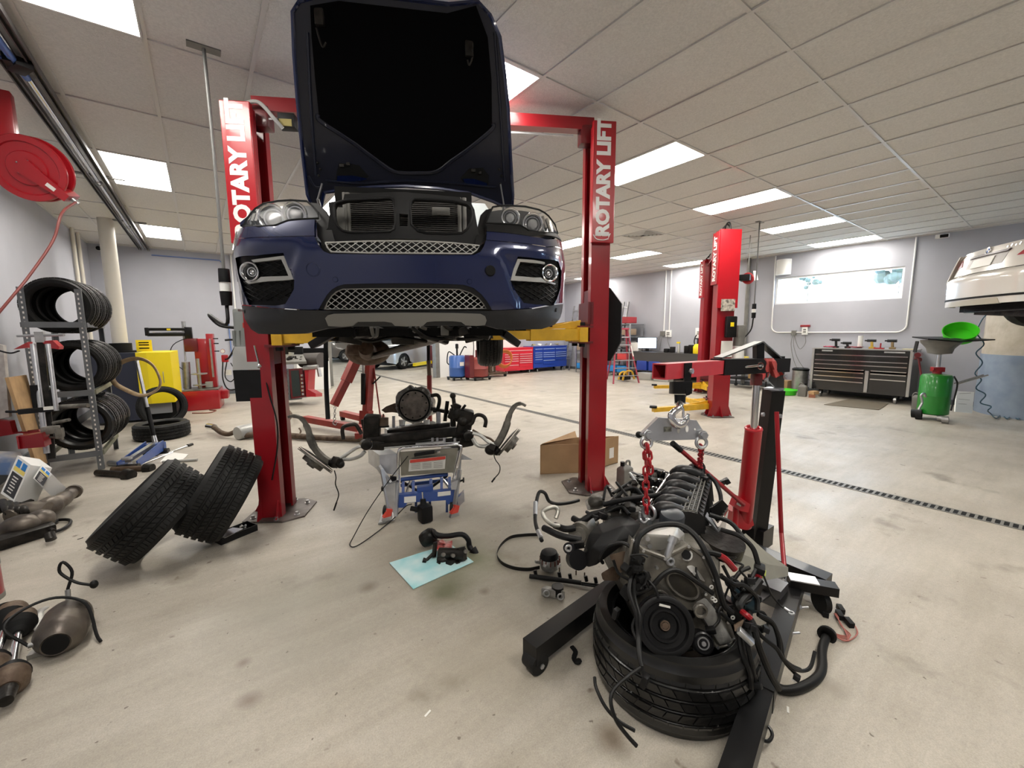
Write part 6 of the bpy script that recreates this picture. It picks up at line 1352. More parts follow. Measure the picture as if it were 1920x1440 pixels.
ep('unit_plate', MB().slab([E(1326, 960, 2.06), E(1347, 990, 2.02), E(1366, 956, 2.12), E(1360, 990, 2.1), E(1347, 996, 2.02), E(1322, 968, 2.06)], (0, 0, -.01)), M['zinc'], 0)
# rear left: starter, compressor and brackets
ep('rear_housing', MB().hull([E(x, y, d) for x, y, d in ((1092, 940, 2.5), (1110, 925, 2.6), (1140, 916, 2.65), (1152, 930, 2.5), (1130, 955, 2.3), (1100, 958, 2.35))], .015).ball(E(1118, 940, 2.4), (.05, .05, .04), 12, 8), M['dirtalu'])
ep('ac_compressor', MB().cyl(E(1086, 1002, 2.1), E(1105, 985, 2.25), .058, seg=22).cyl(E(1084, 1004, 2.08), E(1086, 1002, 2.1), .04, seg=18).cyl(E(1083, 1005, 2.06), E(1084, 1004, 2.08), .015).hull([E(x, y, d) for x, y, d in ((1070, 990, 2.15), (1100, 975, 2.25), (1125, 975, 2.2), (1110, 1010, 2.1), (1075, 1008, 2.1))], .012), M['dirtalu'])
for n_, pts in enumerate(([(1075, 972, 2.2), (1090, 978, 2.15), (1110, 965, 2.15), (1130, 960, 2.15), (1160, 950, 2.1)], [(1040, 985, 2.15), (1060, 992, 2.1), (1078, 990, 2.1)], [(1020, 990, 2.1), (1050, 1004, 2.0), (1090, 1013, 1.98)])):
    ep('coolant_hose', MB().tube([E(*p) for p in pts], .017, 10), M['blackp'])
ep('coolant_hose', MB().tube([E(1132, 946, 2.15), E(1175, 936, 2.1), E(1236, 927, 2.15), E(1256, 908, 2.25), E(1268, 894, 2.4), E(1285, 886, 2.45)], .013, 10), M['blackp'])
ep('ac_pipe', MB().tube([E(1048, 986, 2.1), E(1036, 984, 2.08), E(1022, 972, 2.08), E(1018, 960, 2.1), E(1028, 953, 2.1), E(1040, 951, 2.12), E(1046, 958, 2.12), E(1042, 972, 2.1)], .011, 10), mat('pipe_alu', (.5, .49, .44), .4, .7))
ep('ac_hose', MB().tube([E(1085, 938, 2.4), E(1071, 942, 2.35), E(1047, 945, 2.3), E(1030, 940, 2.3), E(1022, 925, 2.3), E(1012, 922, 2.3), E(1007, 935, 2.25), E(1004, 960, 2.15), E(1004, 980, 2.05), E(1010, 1000, 1.95), E(1016, 1014, 1.9)], .0095, 8), M['wire'])
for a, b in (((1004, 942), (1003.5, 966)), ((1009, 996), (1014, 1008))): MB().cyl(E(a[0], a[1], 2.2 if a[1] < 990 else 1.97), E(b[0], b[1], 2.12 if a[1] < 990 else 1.91), .0115, seg=10).build('hose_ferrule', M['zinc'], eng, True)
ep('exhaust_flange', MB().hull([E(x, y, d) for x, y, d in ((1125, 1075, 1.85), (1150, 1060, 1.85), (1165, 1075, 1.85), (1160, 1090, 1.85), (1130, 1090, 1.85), (1150, 1075, 1.95))], .01).hull([E(x, y, d) for x, y, d in ((1140, 1040, 1.82), (1175, 1030, 1.8), (1185, 1060, 1.8), (1160, 1080, 1.8), (1160, 1050, 1.95))], .012), M['rust'])
ep('front_clutter', MB().hull([E(x, y, d) for x, y, d in ((1187, 1085, 1.64), (1205, 1072, 1.64), (1222, 1085, 1.64), (1222, 1105, 1.64), (1205, 1118, 1.64), (1190, 1110, 1.66), (1205, 1090, 1.72))], .01).box(E(1190, 1060, 1.68), (.05, .05, .09), (.2, .3, .1), .01).box(E(1180, 1110, 1.68), (.06, .05, .05), (.4, .3, .1), .01), M['matte'])
# harness
def cable(pts, r, m='wire', nm='harness_cable'): return MB().tube([E(*p) for p in pts], r, 8, 5).build(nm, M[m], eng, True)
cable([(1193, 1045, 1.66), (1193, 1025, 1.66), (1198, 1006, 1.68), (1215, 992, 1.72), (1240, 984, 1.74), (1275, 985, 1.74), (1304, 1005, 1.7), (1328, 1046, 1.66), (1342, 1080, 1.64), (1350, 1110, 1.62), (1358, 1135, 1.62), (1373, 1149, 1.62)], .012)
cable([(1191, 1113, 1.64), (1220, 1101, 1.63), (1244, 1077, 1.63), (1268, 1069, 1.64), (1299, 1086, 1.64), (1337, 1113, 1.63)], .0095)
cable([(1352, 993, 1.9), (1387, 1005, 1.85), (1411, 1027, 1.82), (1421, 1056, 1.8), (1424, 1066, 1.8)], .011)
cable([(1330, 965, 1.98), (1370, 980, 1.95), (1395, 1010, 1.9)], .011)
cable([(1305, 1036, 1.72), (1330, 1036, 1.72), (1350, 1041, 1.72)], .012); cable([(1349, 1041, 1.72), (1362, 1050, 1.72), (1378, 1068, 1.72)], .013, 'red', 'red_terminal_boot')
cable([(1422, 1082, 1.78), (1423, 1070, 1.78)], .015, 'red', 'red_terminal_boot'); cable([(1425, 1087, 1.76), (1412, 1104, 1.74), (1394, 1122, 1.7), (1385, 1137, 1.66), (1391, 1150, 1.62)], .016); cable([(1391, 1147, 1.62), (1400, 1154, 1.6), (1407, 1160, 1.6)], .012, 'red', 'red_terminal_boot')
cable([(1405, 1064, 1.76), (1385, 1075, 1.74), (1372, 1100, 1.72), (1380, 1120, 1.7), (1400, 1130, 1.7)], .008)
cable([(1355, 1060, 1.72), (1368, 1085, 1.7), (1378, 1105, 1.68)], .007); cable([(1310, 1090, 1.66), (1303, 1070, 1.68), (1310, 1050, 1.7), (1325, 1048, 1.7)], .008)
cable([(1352, 1080, 1.68), (1375, 1095, 1.68), (1395, 1098, 1.7), (1418, 1120, 1.72), (1420, 1145, 1.7)], .01)
MB().box(E(1424, 1066, 1.79), (.06, .04, .03), (.2, 0, .4), .006).build('fuse_block', M['blackp'], eng, True)
cable([(1407, 1160, 1.6), (1414, 1180, 1.58), (1421, 1205, 1.56), (1432, 1235, 1.56), (1445, 1265, 1.58), (1460, 1291, 1.6)], .0125)
cable([(1395, 1170, 1.58), (1403, 1215, 1.55), (1412, 1255, 1.54), (1415, 1280, 1.55)], .009); cable([(1385, 1185, 1.6), (1392, 1225, 1.56), (1405, 1260, 1.54), (1408, 1290, 1.54)], .011); cable([(1412, 1165, 1.62), (1425, 1190, 1.62), (1455, 1215, 1.62), (1466, 1232, 1.62)], .008)
cable([(1421, 1152, 1.66), (1447, 1166, 1.66), (1459, 1195, 1.65), (1464, 1228, 1.64), (1480, 1246, 1.66), (1500, 1256, 1.68)], .009); cable([(1424, 1155, 1.68), (1452, 1175, 1.66), (1464, 1205, 1.65), (1470, 1238, 1.64), (1490, 1262, 1.66)], .007)
cable([(1466, 1232, 1.62), (1486, 1252, 1.64), (1505, 1258, 1.68), (1520, 1250, 1.7), (1528, 1222, 1.74)], .007)
for p in ((1494, 1270, 1.64), (1415, 1285, 1.54), (1400, 1172, 1.57), (1436, 1180, 1.6), (1408, 1176, 1.56)): MB().box(E(*p), (.05, .022, .02), (.3, .4, rn.uniform(0, 2)), .004).build('connector', M['blackp'], eng, True)
MB().bar(E(1384, 1180, 1.55), E(1412, 1206, 1.53), .03, .02, bev=.004).build('cable_clamp', M['zinc'], eng, True); MB().slab([E(1377, 1173, 1.57), E(1395, 1163, 1.57), E(1388, 1182, 1.56), E(1378, 1184, 1.56)], RF*.006).build('terminal_plate', M['rust'], eng, True)
MB().slab([E(1484, 1275, 1.63), E(1494, 1270, 1.63), E(1498, 1276, 1.63), E(1490, 1280, 1.63)], RF*.004).build('terminal_plate', M['zinc'], eng, True)
q1 = [(1471, 1294), (1490, 1293), (1507, 1287), (1525, 1277), (1538, 1263), (1542, 1245), (1541, 1225), (1544, 1208), (1549, 1195)]
MB().tube([on_z(x, y, .02) for x, y in [(1455, 1288)]+q1], .019, 12).build('main_harness', M['wire'], eng, True)
c = on_z(1550, 1191, .03); MB().cyl(c, c+(on_z(1553, 1184, .03)-c).normalized()*.02, .04, .038, 20).cyl(c, c+(on_z(1553, 1184, .03)-c).normalized()*.035, .03, .022, 20).build('grommet', M['blackp'], eng, True)
wr = mat('wire_red', (.32, .1, .08), .5); 
for k in range(6):
    s_ = k*1.6; MB().tube([on_z(1555+s_*.5, 1184, .02), on_z(1572+s_, 1196-s_, .012), on_z(1590+s_, 1200-s_*2, .01), on_z(1580-s_, 1175-s_, .012), on_z(1564+s_*1.5, 1150, .02)] if k < 4 else [on_z(1556, 1186, .02), on_z(1585, 1202, .01), on_z(1602+k, 1190, .01), on_z(1604, 1175, .012), on_z(1596, 1168, .02)], .0028, 6).build('red_wire', wr, eng, True)
for x, y in ((1548, 1149), (1576, 1142), (1574, 1153), (1592, 1167)): MB().box(on_z(x, y, .016), (.05, .026, .03), (0, .1, .6+x*.01), .004).build('connector', M['blackp'], eng, True)
cable([(1428, 1070, 1.8), (1438, 1095, 1.8), (1447, 1116, 1.82), (1460, 1132, 1.82), (1474, 1144, 1.8)], .004); MB().torus(E(1483, 1149, 1.79), (0, 0, 1), .011, .004, 14, 6).cyl(E(1470, 1140, 1.8), E(1479, 1146, 1.79), .007).build('ring_terminal', M['zinc'], eng, True)
cable([(1184, 1080, 1.64), (1180, 1110, 1.6), (1192, 1150, 1.56), (1196, 1190, 1.53), (1198, 1225, 1.48), (1203, 1250, 1.45)], .008); cable([(1190, 1085, 1.63), (1190, 1120, 1.6), (1200, 1160, 1.55), (1199, 1200, 1.52), (1200, 1232, 1.47), (1206, 1268, 1.44)], .007); cable([(1196, 1150, 1.56), (1186, 1175, 1.55), (1196, 1205, 1.52)], .006)
MB().box(E(1209, 1277, 1.43), (.028, .02, .045), (.2, .1, .2), .004).build('connector', M['blackp'], eng, True); MB().box(E(1155, 1150, 1.62), (.03, .02, .04), (.2, .1, .2), .004).build('connector', M['blackp'], eng, True)
cable([(1200, 1252, 1.44), (1175, 1270, 1.4), (1152, 1292, 1.38), (1145, 1315, 1.36), (1155, 1350, 1.34), (1175, 1378, 1.34), (1194, 1399, 1.33)], .0065)
cable([(1115, 1270, 1.46), (1118, 1290, 1.43), (1135, 1325, 1.4), (1160, 1352, 1.38), (1190, 1370, 1.37)], .006)
cable([(1130, 1055, 1.82), (1126, 1045, 1.78), (1140, 1025, 1.76), (1165, 1018, 1.74), (1185, 1028, 1.7), (1196, 1045, 1.68)], .008); cable([(1150, 1050, 1.76), (1160, 1075, 1.74), (1185, 1090, 1.7)], .006)
rn = random.Random(33)
for n_ in range(18):
    x, y, d = rn.uniform(1345, 1425), rn.uniform(1050, 1150), rn.uniform(1.66, 1.82); pts = [(x, y, d)]
    for q in range(3): x += rn.uniform(-26, 26); y += rn.uniform(2, 30); d -= rn.uniform(-.01, .035); pts.append((min(x, 1440), min(y, 1215), max(d, 1.57)))
    cable(pts, rn.choice((.0045, .006, .008)))
    if n_ % 2: MB().box(E(*pts[-1]), (.036, .022, .024), (rn.uniform(-.6, .6), rn.uniform(-.6, .6), rn.uniform(0, 3)), .004).build('connector', M['blackp'], eng, True)
for n_ in range(9):
    x, y, d = rn.uniform(1172, 1222), rn.uniform(1045, 1110), rn.uniform(1.62, 1.68); pts = [(x, y, d)]
    for q in range(3): x += rn.uniform(-18, 22); y += rn.uniform(-14, 22); d -= rn.uniform(-.01, .02); pts.append((x, y, d))
    cable(pts, rn.choice((.004, .006))); MB().box(E(*pts[0]), (.03, .03, .026), (rn.uniform(-.6, .6), rn.uniform(-.6, .6), rn.uniform(0, 3)), .004).build('connector', M['matte'], eng, True)
# grey plastic undertray behind the engine
tr = MB().slab([E(x, y, d) for x, y, d in ((1360, 1018, 2.05), (1398, 1000, 2.2), (1414, 1016, 2.2), (1436, 1034, 2.15), (1478, 1064, 2.1), (1440, 1058, 2.02), (1395, 1040, 1.98))], (0, 0, -.008)).slab([E(x, y, d) for x, y, d in ((1395, 1040, 1.98), (1440, 1058, 2.02), (1478, 1064, 2.1), (1478, 1080, 2.08), (1436, 1088, 1.96), (1376, 1058, 1.92), (1362, 1025, 2.02))], RF*.008)
ep('undertray', tr, mat('tray_plastic', (.19, .18, .145), .5, var=.15, scale=6), 20); MB().box(E(1430, 1075, 1.97), (.03, .02, .03), None, .004).build('yellow_tag', mat('tag_lime', (.5, .6, .08), .5), eng, True)
ep('engine_mount_bowl', MB().lathe([(.09, .03), (.1, .03), (.1, -.03), (.05, -.04), (.0, -.04)], E(1352, 1020, 1.98), (0, -.2, 1), 28).torus(E(1345, 1025, 1.95), (0, -.2, 1), .08, .01, 28, 6), M['oily'])
MB().cyl(E(1385, 1118, 1.75), E(1410, 1132, 1.76), .04, seg=18).cyl(E(1380, 1114, 1.73), E(1386, 1118, 1.75), .02).build('starter_motor', mat('starter_blue', (.03, .06, .08), .4, .3), eng, True)
ep('lift_eye', MB().torus(E(1217, 961, 2.0), RX*.8+RF*.6, .034, .008, 24, 8).tube([E(1200, 960, 2.0), E(1200, 972, 2.0), E(1208, 980, 1.98), E(1216, 974, 1.98)], .006, 8).box(E(1216, 978, 1.99), (.03, .02, .03), None, .004), M['zinc'])
# ================================================================== engine crane (black and red)
hc = thing('engine_crane', 'black engine crane with red boom and hydraulic ram lifting the engine', 'engine crane', (2.7, 1.15, 0))
def hp2(nm, mb, m, sm=0, parent=None): return mb.build(nm, M[m] if isinstance(m, str) else m, parent or hc, True, sm=sm)
mt, mbm = at(1451, 730, 2.66), at(1417, 1010, 2.9)
md = (mbm-mt).normalized(); mbase = mt+md*((mt.z-.1)/-md.z)
hp2('mast', MB().bar(mt, mbase, .085, .1, RF), 'black'); hp2('mast_cap', MB().box(mt+V((0, 0, .004)), (.075, .09, .012)), 'zinc')
up = Matrix((RX, RF, V((0, 0, 1)))).transposed()
hp2('mast_head', MB().slab([at(1462, 668, 2.6), at(1472, 668, 2.6), at(1470, 728, 2.66), at(1455, 728, 2.66), at(1440, 712, 2.62)], RF*.012).slab([at(1460, 668, 2.72), at(1470, 668, 2.72), at(1468, 728, 2.76), at(1450, 728, 2.76)], RF*.012), mat('bracket_grey', (.018, .018, .019), .4))
bo = hp2('boom', MB(), 'black') if False else None
a, b_ = at(1345, 688, 2.26), at(1468, 684, 2.66)
bo = hp2('boom_sleeve', MB().bar(a, b_, .086, .086), mat('boom_black', (.007, .006, .006), .6, spec=.12))
e0 = at(1236, 696.5, 1.9); d = (b_-a).normalized(); e0 = a+(e0-a).normalized()*(e0-a).length
bx_, by_, bz_ = frame(a-e0, (0, 0, 1))
w_ = .036
rr = lambda p, h: [p+bx_*h+by_*h, p+bx_*h-by_*h, p-bx_*h-by_*h, p-bx_*h+by_*h]
hp2('boom_extension', MB().rings([rr(e0+bz_*.5, w_-.006), rr(e0, w_-.006), rr(e0, w_), rr(a+bz_*.1, w_)], cap0=True), 'redfaded' if False else mat('boom_red', (.42, .03, .04), .35, coat=.2, var=.1))
hp2('boom_brace', MB().bar(at(1346, 671, 2.27), at(1422, 641, 2.48), .05, .008, (0, 0, 1)).bar(at(1424, 641, 2.48), at(1458, 671, 2.6), .05, .008, (0, 0, 1)), mat('brace_grey', (.08, .08, .075), .35, .3)); hp2('brace_post', MB().bar(at(1422, 641, 2.49), at(1422, 672, 2.5), .045, .045, RF), 'black')
for x, y, dd in ((1434, 712, 2.5), (1470, 706, 2.56), (1293, 696, 1.96), (1460, 780, 2.63), (1428, 777, 2.63)):
    c = at(x, y, dd); MB().cyl(c, c-RF*.012+RX*.01, .014, seg=6).cyl(c-RF*.012, c-RF*.02, .008, seg=8).build('pivot_bolt', M['zinc'], hc, True)
MB().cyl(at(1395, 688, 2.34), at(1428, 685, 2.4), .007).torus(at(1426, 686, 2.39), -RF, .018, .004, 16, 6).build('lock_pin', M['chrome'], hc, True)
MB().cyl(at(1413, 805, 2.5), at(1394, 985, 2.72), .047, .048, 28).torus(at(1413, 804, 2.5), at(1413, 805, 2.5)-at(1394, 985, 2.72), .04, .01, 28, 8).build('ram_cylinder', M['red2'], hc, True)
MB().cyl(at(1418, 722, 2.46), at(1413, 806, 2.5), .02, seg=18).build('ram_rod', M['chrome'], hc, True)
MB().box(at(1418, 712, 2.47), (.05, .05, .07), up, .008).build('ram_clevis', M['darkred'], hc, True)
MB().slab([at(x, y, 2.66) for x, y in ((1374, 960), (1382, 954), (1388, 964), (1400, 962), (1410, 968), (1414, 985), (1400, 994), (1372, 986))], RF*.1).cyl(at(1380, 950, 2.64), at(1378, 985, 2.66), .018).slab([at(x, y, 2.6) for x, y in ((1376, 950), (1384, 930), (1407, 946), (1403, 961), (1388, 958))], RF*.06).build('pump_base', M['red2'], hc, True, sm=20)
MB().slab([at(1382, 942, 2.595), at(1390, 946, 2.595), at(1389, 950, 2.595), at(1381, 946, 2.595)], RF*.002).build('pump_label', M['label'], hc, True, sm=0)
MB().cyl(at(1274, 842, 2.3), at(1394, 946, 2.59), .013).build('pump_handle', M['red'], hc, True); MB().cyl(at(1261, 831, 2.27), at(1276, 844, 2.305), .016).build('handle_grip', M['blackp'], hc, True)
MB().bar(at(1345, 908, 2.48), at(1362, 902, 2.5), .02, .03, bev=.004).bar(at(1360, 898, 2.5), at(1365, 906, 2.5), .04, .03, bev=.004).build('handle_clip', M['black'], hc, True)
MB().cyl(at(1456, 772, 2.6), at(1465, 1000, 2.6), .013).cyl(at(1465, 1000, 2.6), on_z(1471, 1070, .14), .013).build('side_brace', M['red'], hc, True)
# base: two legs, cross member, casters
n0, n1 = on_z(1380, 1452, .09), on_z(1492, 1092, .09); f0, f1 = on_z(993, 1223, .1), V((2.75, 1.5, .1))
ex = (n0-n1).normalized()
hp2('base_leg', MB().bar(n0+ex*.25, n1, .085, .09), 'black'); hp2('base_leg', MB().bar(f0, f1, .085, .09), 'black')
hp2('leg_band', MB().bar(n0+(n1-n0)*.28, n0+(n1-n0)*.305, .09, .095), 'black')
MB().tube([on_z(1418, 1350, .06), on_z(1440, 1362, .05), on_z(1448, 1378, .04), on_z(1440, 1390, .04), on_z(1425, 1385, .05)], .006, 8).build('leg_handle', M['black'], hc, True)
hp2('base_crossbar', MB().bar(n1+V((.12, -.12, .0)), f1+V((0, .1, 0)), .1, .1).bar(mbase+V((-.06, 0, 0)), mbase+V((.1, 0, 0)), .14, .14), 'black')
hp2('base_plate', MB().slab([on_z(1430, 1105, .15), on_z(1478, 1090, .15), on_z(1430, 1125, .15), on_z(1425, 1118, .15)], (0, 0, -.01)).bar(on_z(1415, 1095, .13), on_z(1470, 1118, .13), .12, .1), mat('base_dark_steel', (.13, .13, .135), .3, .6))
s0, s1 = on_z(1478, 1090, .15), on_z(1569, 1106, .15); hp2('rear_arm', MB().bar(s0, s1, .07, .05), 'black'); hp2('rear_arm_plate', MB().bar(s0+V((0, 0, .03)), s0+(s1-s0)*.6+V((0, 0, .03)), .08, .006), 'zinc')
def caster(x, y, z, r):
    c = on_z(x, y, z); MB().cyl(c-RX*.015, c+RX*.015, r, seg=24).build('caster_wheel', M['rubber'], hc, True); MB().slab([c+RX*.018+RF*r*.5, c+RX*.018-RF*r*.4, c+RX*.018-RF*r*.4+V((0, 0, r*1.5)), c+RX*.018+RF*r*.6+V((0, 0, r*1.5))], RX*.004).cyl(c+RX*.018, c+RX*.03, .012, seg=6).build('caster_fork', M['zinc'], hc, True)
caster(1540, 1127, .06, .06); c = V((f0.x+.0, f0.y, .05)); MB().cyl(c+V((.03, -.04, 0)), c+V((.03, .035, 0)), .048, seg=24).build('caster_wheel', M['rubber'], hc, True); MB().cyl(c+V((.03, -.05, .0)), c+V((.03, -.055, .0)), .012, seg=6).build('axle_bolt', M['zinc'], hc, True)
for x, y in ((1496, 1140), (1478, 1188), (1462, 1082)): c = on_z(x, y, .06); MB().cyl(c, c+V((.05, -.03, 0)), .006).cyl(c+V((.01, 0, 0)), c+V((.02, -.006, 0)), .013, seg=6).build('leg_pin', M['zinc'], hc, True)
# hook and load plate
hk = MB().slab([at(1284, 681, 1.95), at(1298, 680, 1.95), at(1294, 740, 1.95), at(1288, 742, 1.95), at(1283, 720, 1.95)], RF*.01).slab([at(1284, 681, 2.08), at(1298, 680, 2.08), at(1294, 735, 2.06), at(1283, 720, 2.08)], RF*.01); hk.box(at(1276, 727, 1.98), (.09, .06, .06), up, .006).cyl(at(1275, 740, 1.97), at(1275, 757, 1.97), .026, .024, 20)
hk.build('hook_yoke', M['black'], hc, True)
hook = MB().tube([at(x, y, 1.9+.05*max(0, (765-y)/10)) for x, y in ((1275, 756), (1274, 764), (1264, 772), (1259, 780), (1262, 790), (1270, 797), (1279, 796), (1286, 788), (1291, 776))], [.014, .014, .016, .018, .018, .018, .016, .013, .008], 12).tube([at(x, y, 1.9) for x, y in ((1278, 762), (1281, 770), (1281, 784))], .006, 8).cyl(at(1275, 755, 1.95), at(1275, 761, 1.95), .022, .016, 16); hook.build('hook', M['chrome'], hc, True)
lp_ = thing('load_plate', 'galvanised trapezoid lifting plate hanging on the crane hook', 'lifting plate', at(1262, 812, 1.93)[:])
n = -(RF*.95+RX*.1).normalized(); pts = [at(x, y, 1.93) for x, y in ((1205, 812), (1235, 783), (1306, 788), (1321, 812), (1314, 824), (1212, 827))]
MB().slab(pts, -n*.05).build('plate', M['zinc'], lp_, True, sm=0)
for x, y, w_, h_ in ((1272, 807, .006, .013), (1288, 804, .007, .016), (1303, 805, .004, .005)):
    MB().slab([at(x, y, 1.928)+RX*(w_*math.cos(q*pi/6))+RY*(h_*math.sin(q*pi/6)) for q in range(12)], n*.001).build('slot', M['label'], lp_, True, sm=0)
MB().slab([at(x, y, 1.928) for x, y in ((1245, 800), (1259, 800), (1259, 809), (1245, 810))], n*.001).build('rating_plate', mat('plate_black', (.06, .06, .05), .5, c2=(.3, .3, .25), scale=60), lp_, True, sm=0)
for x, y in ((1217, 816), (1320, 816)):
    c = at(x, y, 1.9); MB().cyl(at(x-19 if x < 1250 else x-12, y-2, 1.97), at(x+2, y, 1.9), .007).cyl(c, c-RF*.012, .016, seg=6).torus(c+RF*.01, -RF, .016, .006, 18, 6).build('shackle_bolt', M['zinc'], lp_, True)
    c = at(x-5, y+14, 1.93); MB().torus(c, -RF, .024, .008, 22, 8).build('shackle', M['zinc'], lp_, True)
MB().ball(at(1198, 815, 1.97), .016).build('bolt_end', M['blackp'], lp_, True)
def chain(label, pts, rl, rw):
    t = thing('lifting_chain', label, 'chain', V(pts[0])[:]); P_ = smooth_path(pts, 12); L = 0; nxt = 0; k = 0
    for i in range(1, len(P_)):
        seg = P_[i]-P_[i-1]; L += seg.length
        while L >= nxt:
            d_ = seg.normalized(); x, y, z = frame(d_, RX if k % 2 else RF); c = P_[i]
            b = MB(); q = []
            for a in range(16):
                an = a*2*pi/16; ca_, sa = math.cos(an), math.sin(an); q.append(c+d_*(rl*.45*(1 if ca_ > 0 else -1)+rl*.62*ca_)+x*(rl*.62*sa))
            rs = []
            for a in range(16):
                tt = (q[(a+1) % 16]-q[a-1]).normalized(); n1_ = tt.cross(y).normalized(); rs.append([q[a]+n1_*(rw*math.cos(o*2*pi/6))+y*(rw*math.sin(o*2*pi/6)) for o in range(6)])
            b.rings(rs, closed=True).build('chain_link', M['red2'], t, True); k += 1; nxt += rl*1.75
    return t
chain('thick red lifting chain on the left, hooked into the engine lift eye', [at(1211, 838, 1.93), at(1212, 870, 1.95), at(1211, 910, 1.97), at(1212, 955, 1.99)], .022, .0055)
chain('doubled red chain loop beside the long left chain', [at(1214, 838, 1.92), at(1217, 860, 1.93), at(1219, 885, 1.95)], .022, .0055)
chain('short red lifting chain on the right behind the intake manifold', [at(1315, 836, 1.97), at(1314, 852, 2.05), at(1312, 872, 2.2)], .018, .0045)
rows = []
for i in range(8):
    r = []
    for k in range(7):
        f = k/6; x = 1433+(17+i)*f+i*1.4+(3*math.sin(i*1.1) if k in (0, 6) else 0); y = 672+i*5.2-(i > 5)*(abs(k-3)*2)
        r.append(at(x, y, 2.37-.02*math.sin(k*1.6+i*.5)-(.03 if i > 0 else -.03)))
    rows.append(r)
tag(MB().grid(rows, RF*.006).build('shop_rag', mat('rag_faded_red', (.3, .035, .03), .9, var=.2, scale=20)), 'faded red rag draped over the black boom of the engine crane', 'rag')
# ================================================================== small parts on the floor round the engine
t = thing('alternator', 'grey alternator with black cap standing on the floor left of the engine', 'alternator', on_z(1032, 1072, 0)[:])
c = on_z(1031, 1070, 0)+V((0, 0, .01)); ax = V((-.05, .02, 1)).normalized()
MB().lathe([(.0, .0), (.03, 0), (.058, .015), (.062, .03), (.062, .075), (.056, .085), (.0, .085)], c, ax, 28).build('housing', M['alu'], t, True)
for k in range(14): a = k*2*pi/14; MB().box(c+V((.061*math.cos(a), .061*math.sin(a), .068)), (.012, .006, .03), (0, 0, a)).build('vent_slot', mat('slot_copper', (.12, .03, .02), .5) if k == 0 else bpy.data.materials['slot_copper'], t, True, sm=0)
MB().lathe([(.0, .13), (.03, .13), (.05, .12), (.058, .1), (.06, .085), (.0, .085)], c, ax, 28).build('rear_cap', M['blackp'], t, True)
for a, l in ((2.8, .1), (3.6, .09), (.2, .085)): MB().bar(c+V((.05*math.cos(a), .05*math.sin(a), .05)), c+V((l*math.cos(a), l*math.sin(a), .07)), .02, .016, bev=.004).build('mount_ear', M['alu'], t, True)
MB().box(c+V((.02, -.062, .045)), (.045, .004, .02), (0, 0, .3)).build('type_label', M['label'], t, True)
bt = [(1012, 1005), (985, 1006), (958, 1010), (940, 1024), (932, 1042), (940, 1058), (962, 1068), (990, 1071), (1012, 1067)]
rows = [[on_z(x, y, .002) for x, y in bt], [on_z(x, y, .002)+V((0, 0, .022)) for x, y in bt]]
P_ = smooth_path([on_z(x, y, .002) for x, y in bt], 6); tag(MB().grid([P_, [p+V((0, 0, .022)) for p in P_]], (.004, .004, 0)).build('drive_belt', M['wire']), 'ribbed black drive belt lying in a loop beside the alternator', 'belt')
t = thing('fuel_rail', 'long black injector rail lying on the floor between alternator and tire', 'fuel rail', on_z(1070, 1090, 0)[:])
MB().tube([on_z(993, 1080, .02), on_z(1040, 1086, .02), on_z(1090, 1093, .02)], .014, 10).tube([on_z(1090, 1093, .02), on_z(1130, 1098, .02), on_z(1160, 1104, .02)], .007, 8).tube([on_z(1090, 1096, .02), on_z(1130, 1102, .02), on_z(1160, 1108, .02)], .005, 8).build('rail', M['blackp'], t, True)
for x, y in ((1005, 1079), (1050, 1083), (1070, 1086), (1100, 1090), (1118, 1093)): MB().cyl(on_z(x, y, .02), on_z(x, y, .02)+V((.0, .01, .03)), .011, seg=8).build('injector_cup', M['black'], t, True)
for x, y in ((1049, 1072), (1080, 1078), (1096, 1082)): tag(MB().cyl(on_z(x, y, .0), on_z(x, y, 0)+V((0, 0, .03)), .004, seg=8).build('stud', M['rust']), {1049: 'small stud standing upright nearest the alternator', 1080: 'small stud standing upright, middle of three behind the fuel rail', 1096: 'small stud standing upright nearest the engine tire'}[x], 'stud')
t = thing('idler_bracket', 'grey cast tensioner bracket with a black roller lying left of the tire', 'bracket', on_z(1036, 1112, 0)[:])
A_, B_ = on_z(1024, 1108, .035), on_z(1050, 1114, .035); MB().hull([p+V((0, 0, z))+q_ for p, z in ((A_, .02), (A_, -.03), (B_, .02), (B_, -.03)) for q_ in (RX*.03, RX*-.03, RF*.03)], .01).build('casting', M['alu'], t, True); MB().cyl(B_+V((.01, .03, -.02)), B_+V((.01, .03, .03)), .034, seg=22).build('roller', M['black'], t, True); 
for p in (A_, B_): MB().torus(p-RF*.03, -RF, .016, .005, 18, 6).build('bearing_ring', M['zinc'], t, True)
t = thing('oil_jug', 'grey plastic oil jug with handle behind the engine at the foot of the lift post', 'jug', on_z(1171, 908, 0)[:])
c = on_z(1171, 908, 0); MB().hull([c+V((x, y, z)) for x in (-.07, .07) for y in (-.05, .05) for z in (0, .17)]+[c+V((x, 0, .21)) for x in (-.05, .02)], .012).build('jug_body', M['greyp'], t, True); MB().cyl(c+V((-.04, 0, .2)), c+V((-.04, 0, .24)), .022).build('jug_cap', M['blackp'], t, True); MB().tube([c+V((0, 0, .2)), c+V((.03, 0, .235)), c+V((.07, 0, .22)), c+V((.075, 0, .15))], .011, 8).build('jug_handle', M['greyp'], t, True)
tag(MB().tube([on_z(1072, 1212, .004), on_z(1079, 1222, .004), on_z(1076, 1234, .004), on_z(1082, 1243, .006)], .012, 7, 3, flat=.4).ball(on_z(1084, 1240, .01), (.02, .016, .01), 8, 6).build('gasket_scrap', M['matte']), 'black gasket scrap on the floor beside the crane leg', 'scrap')
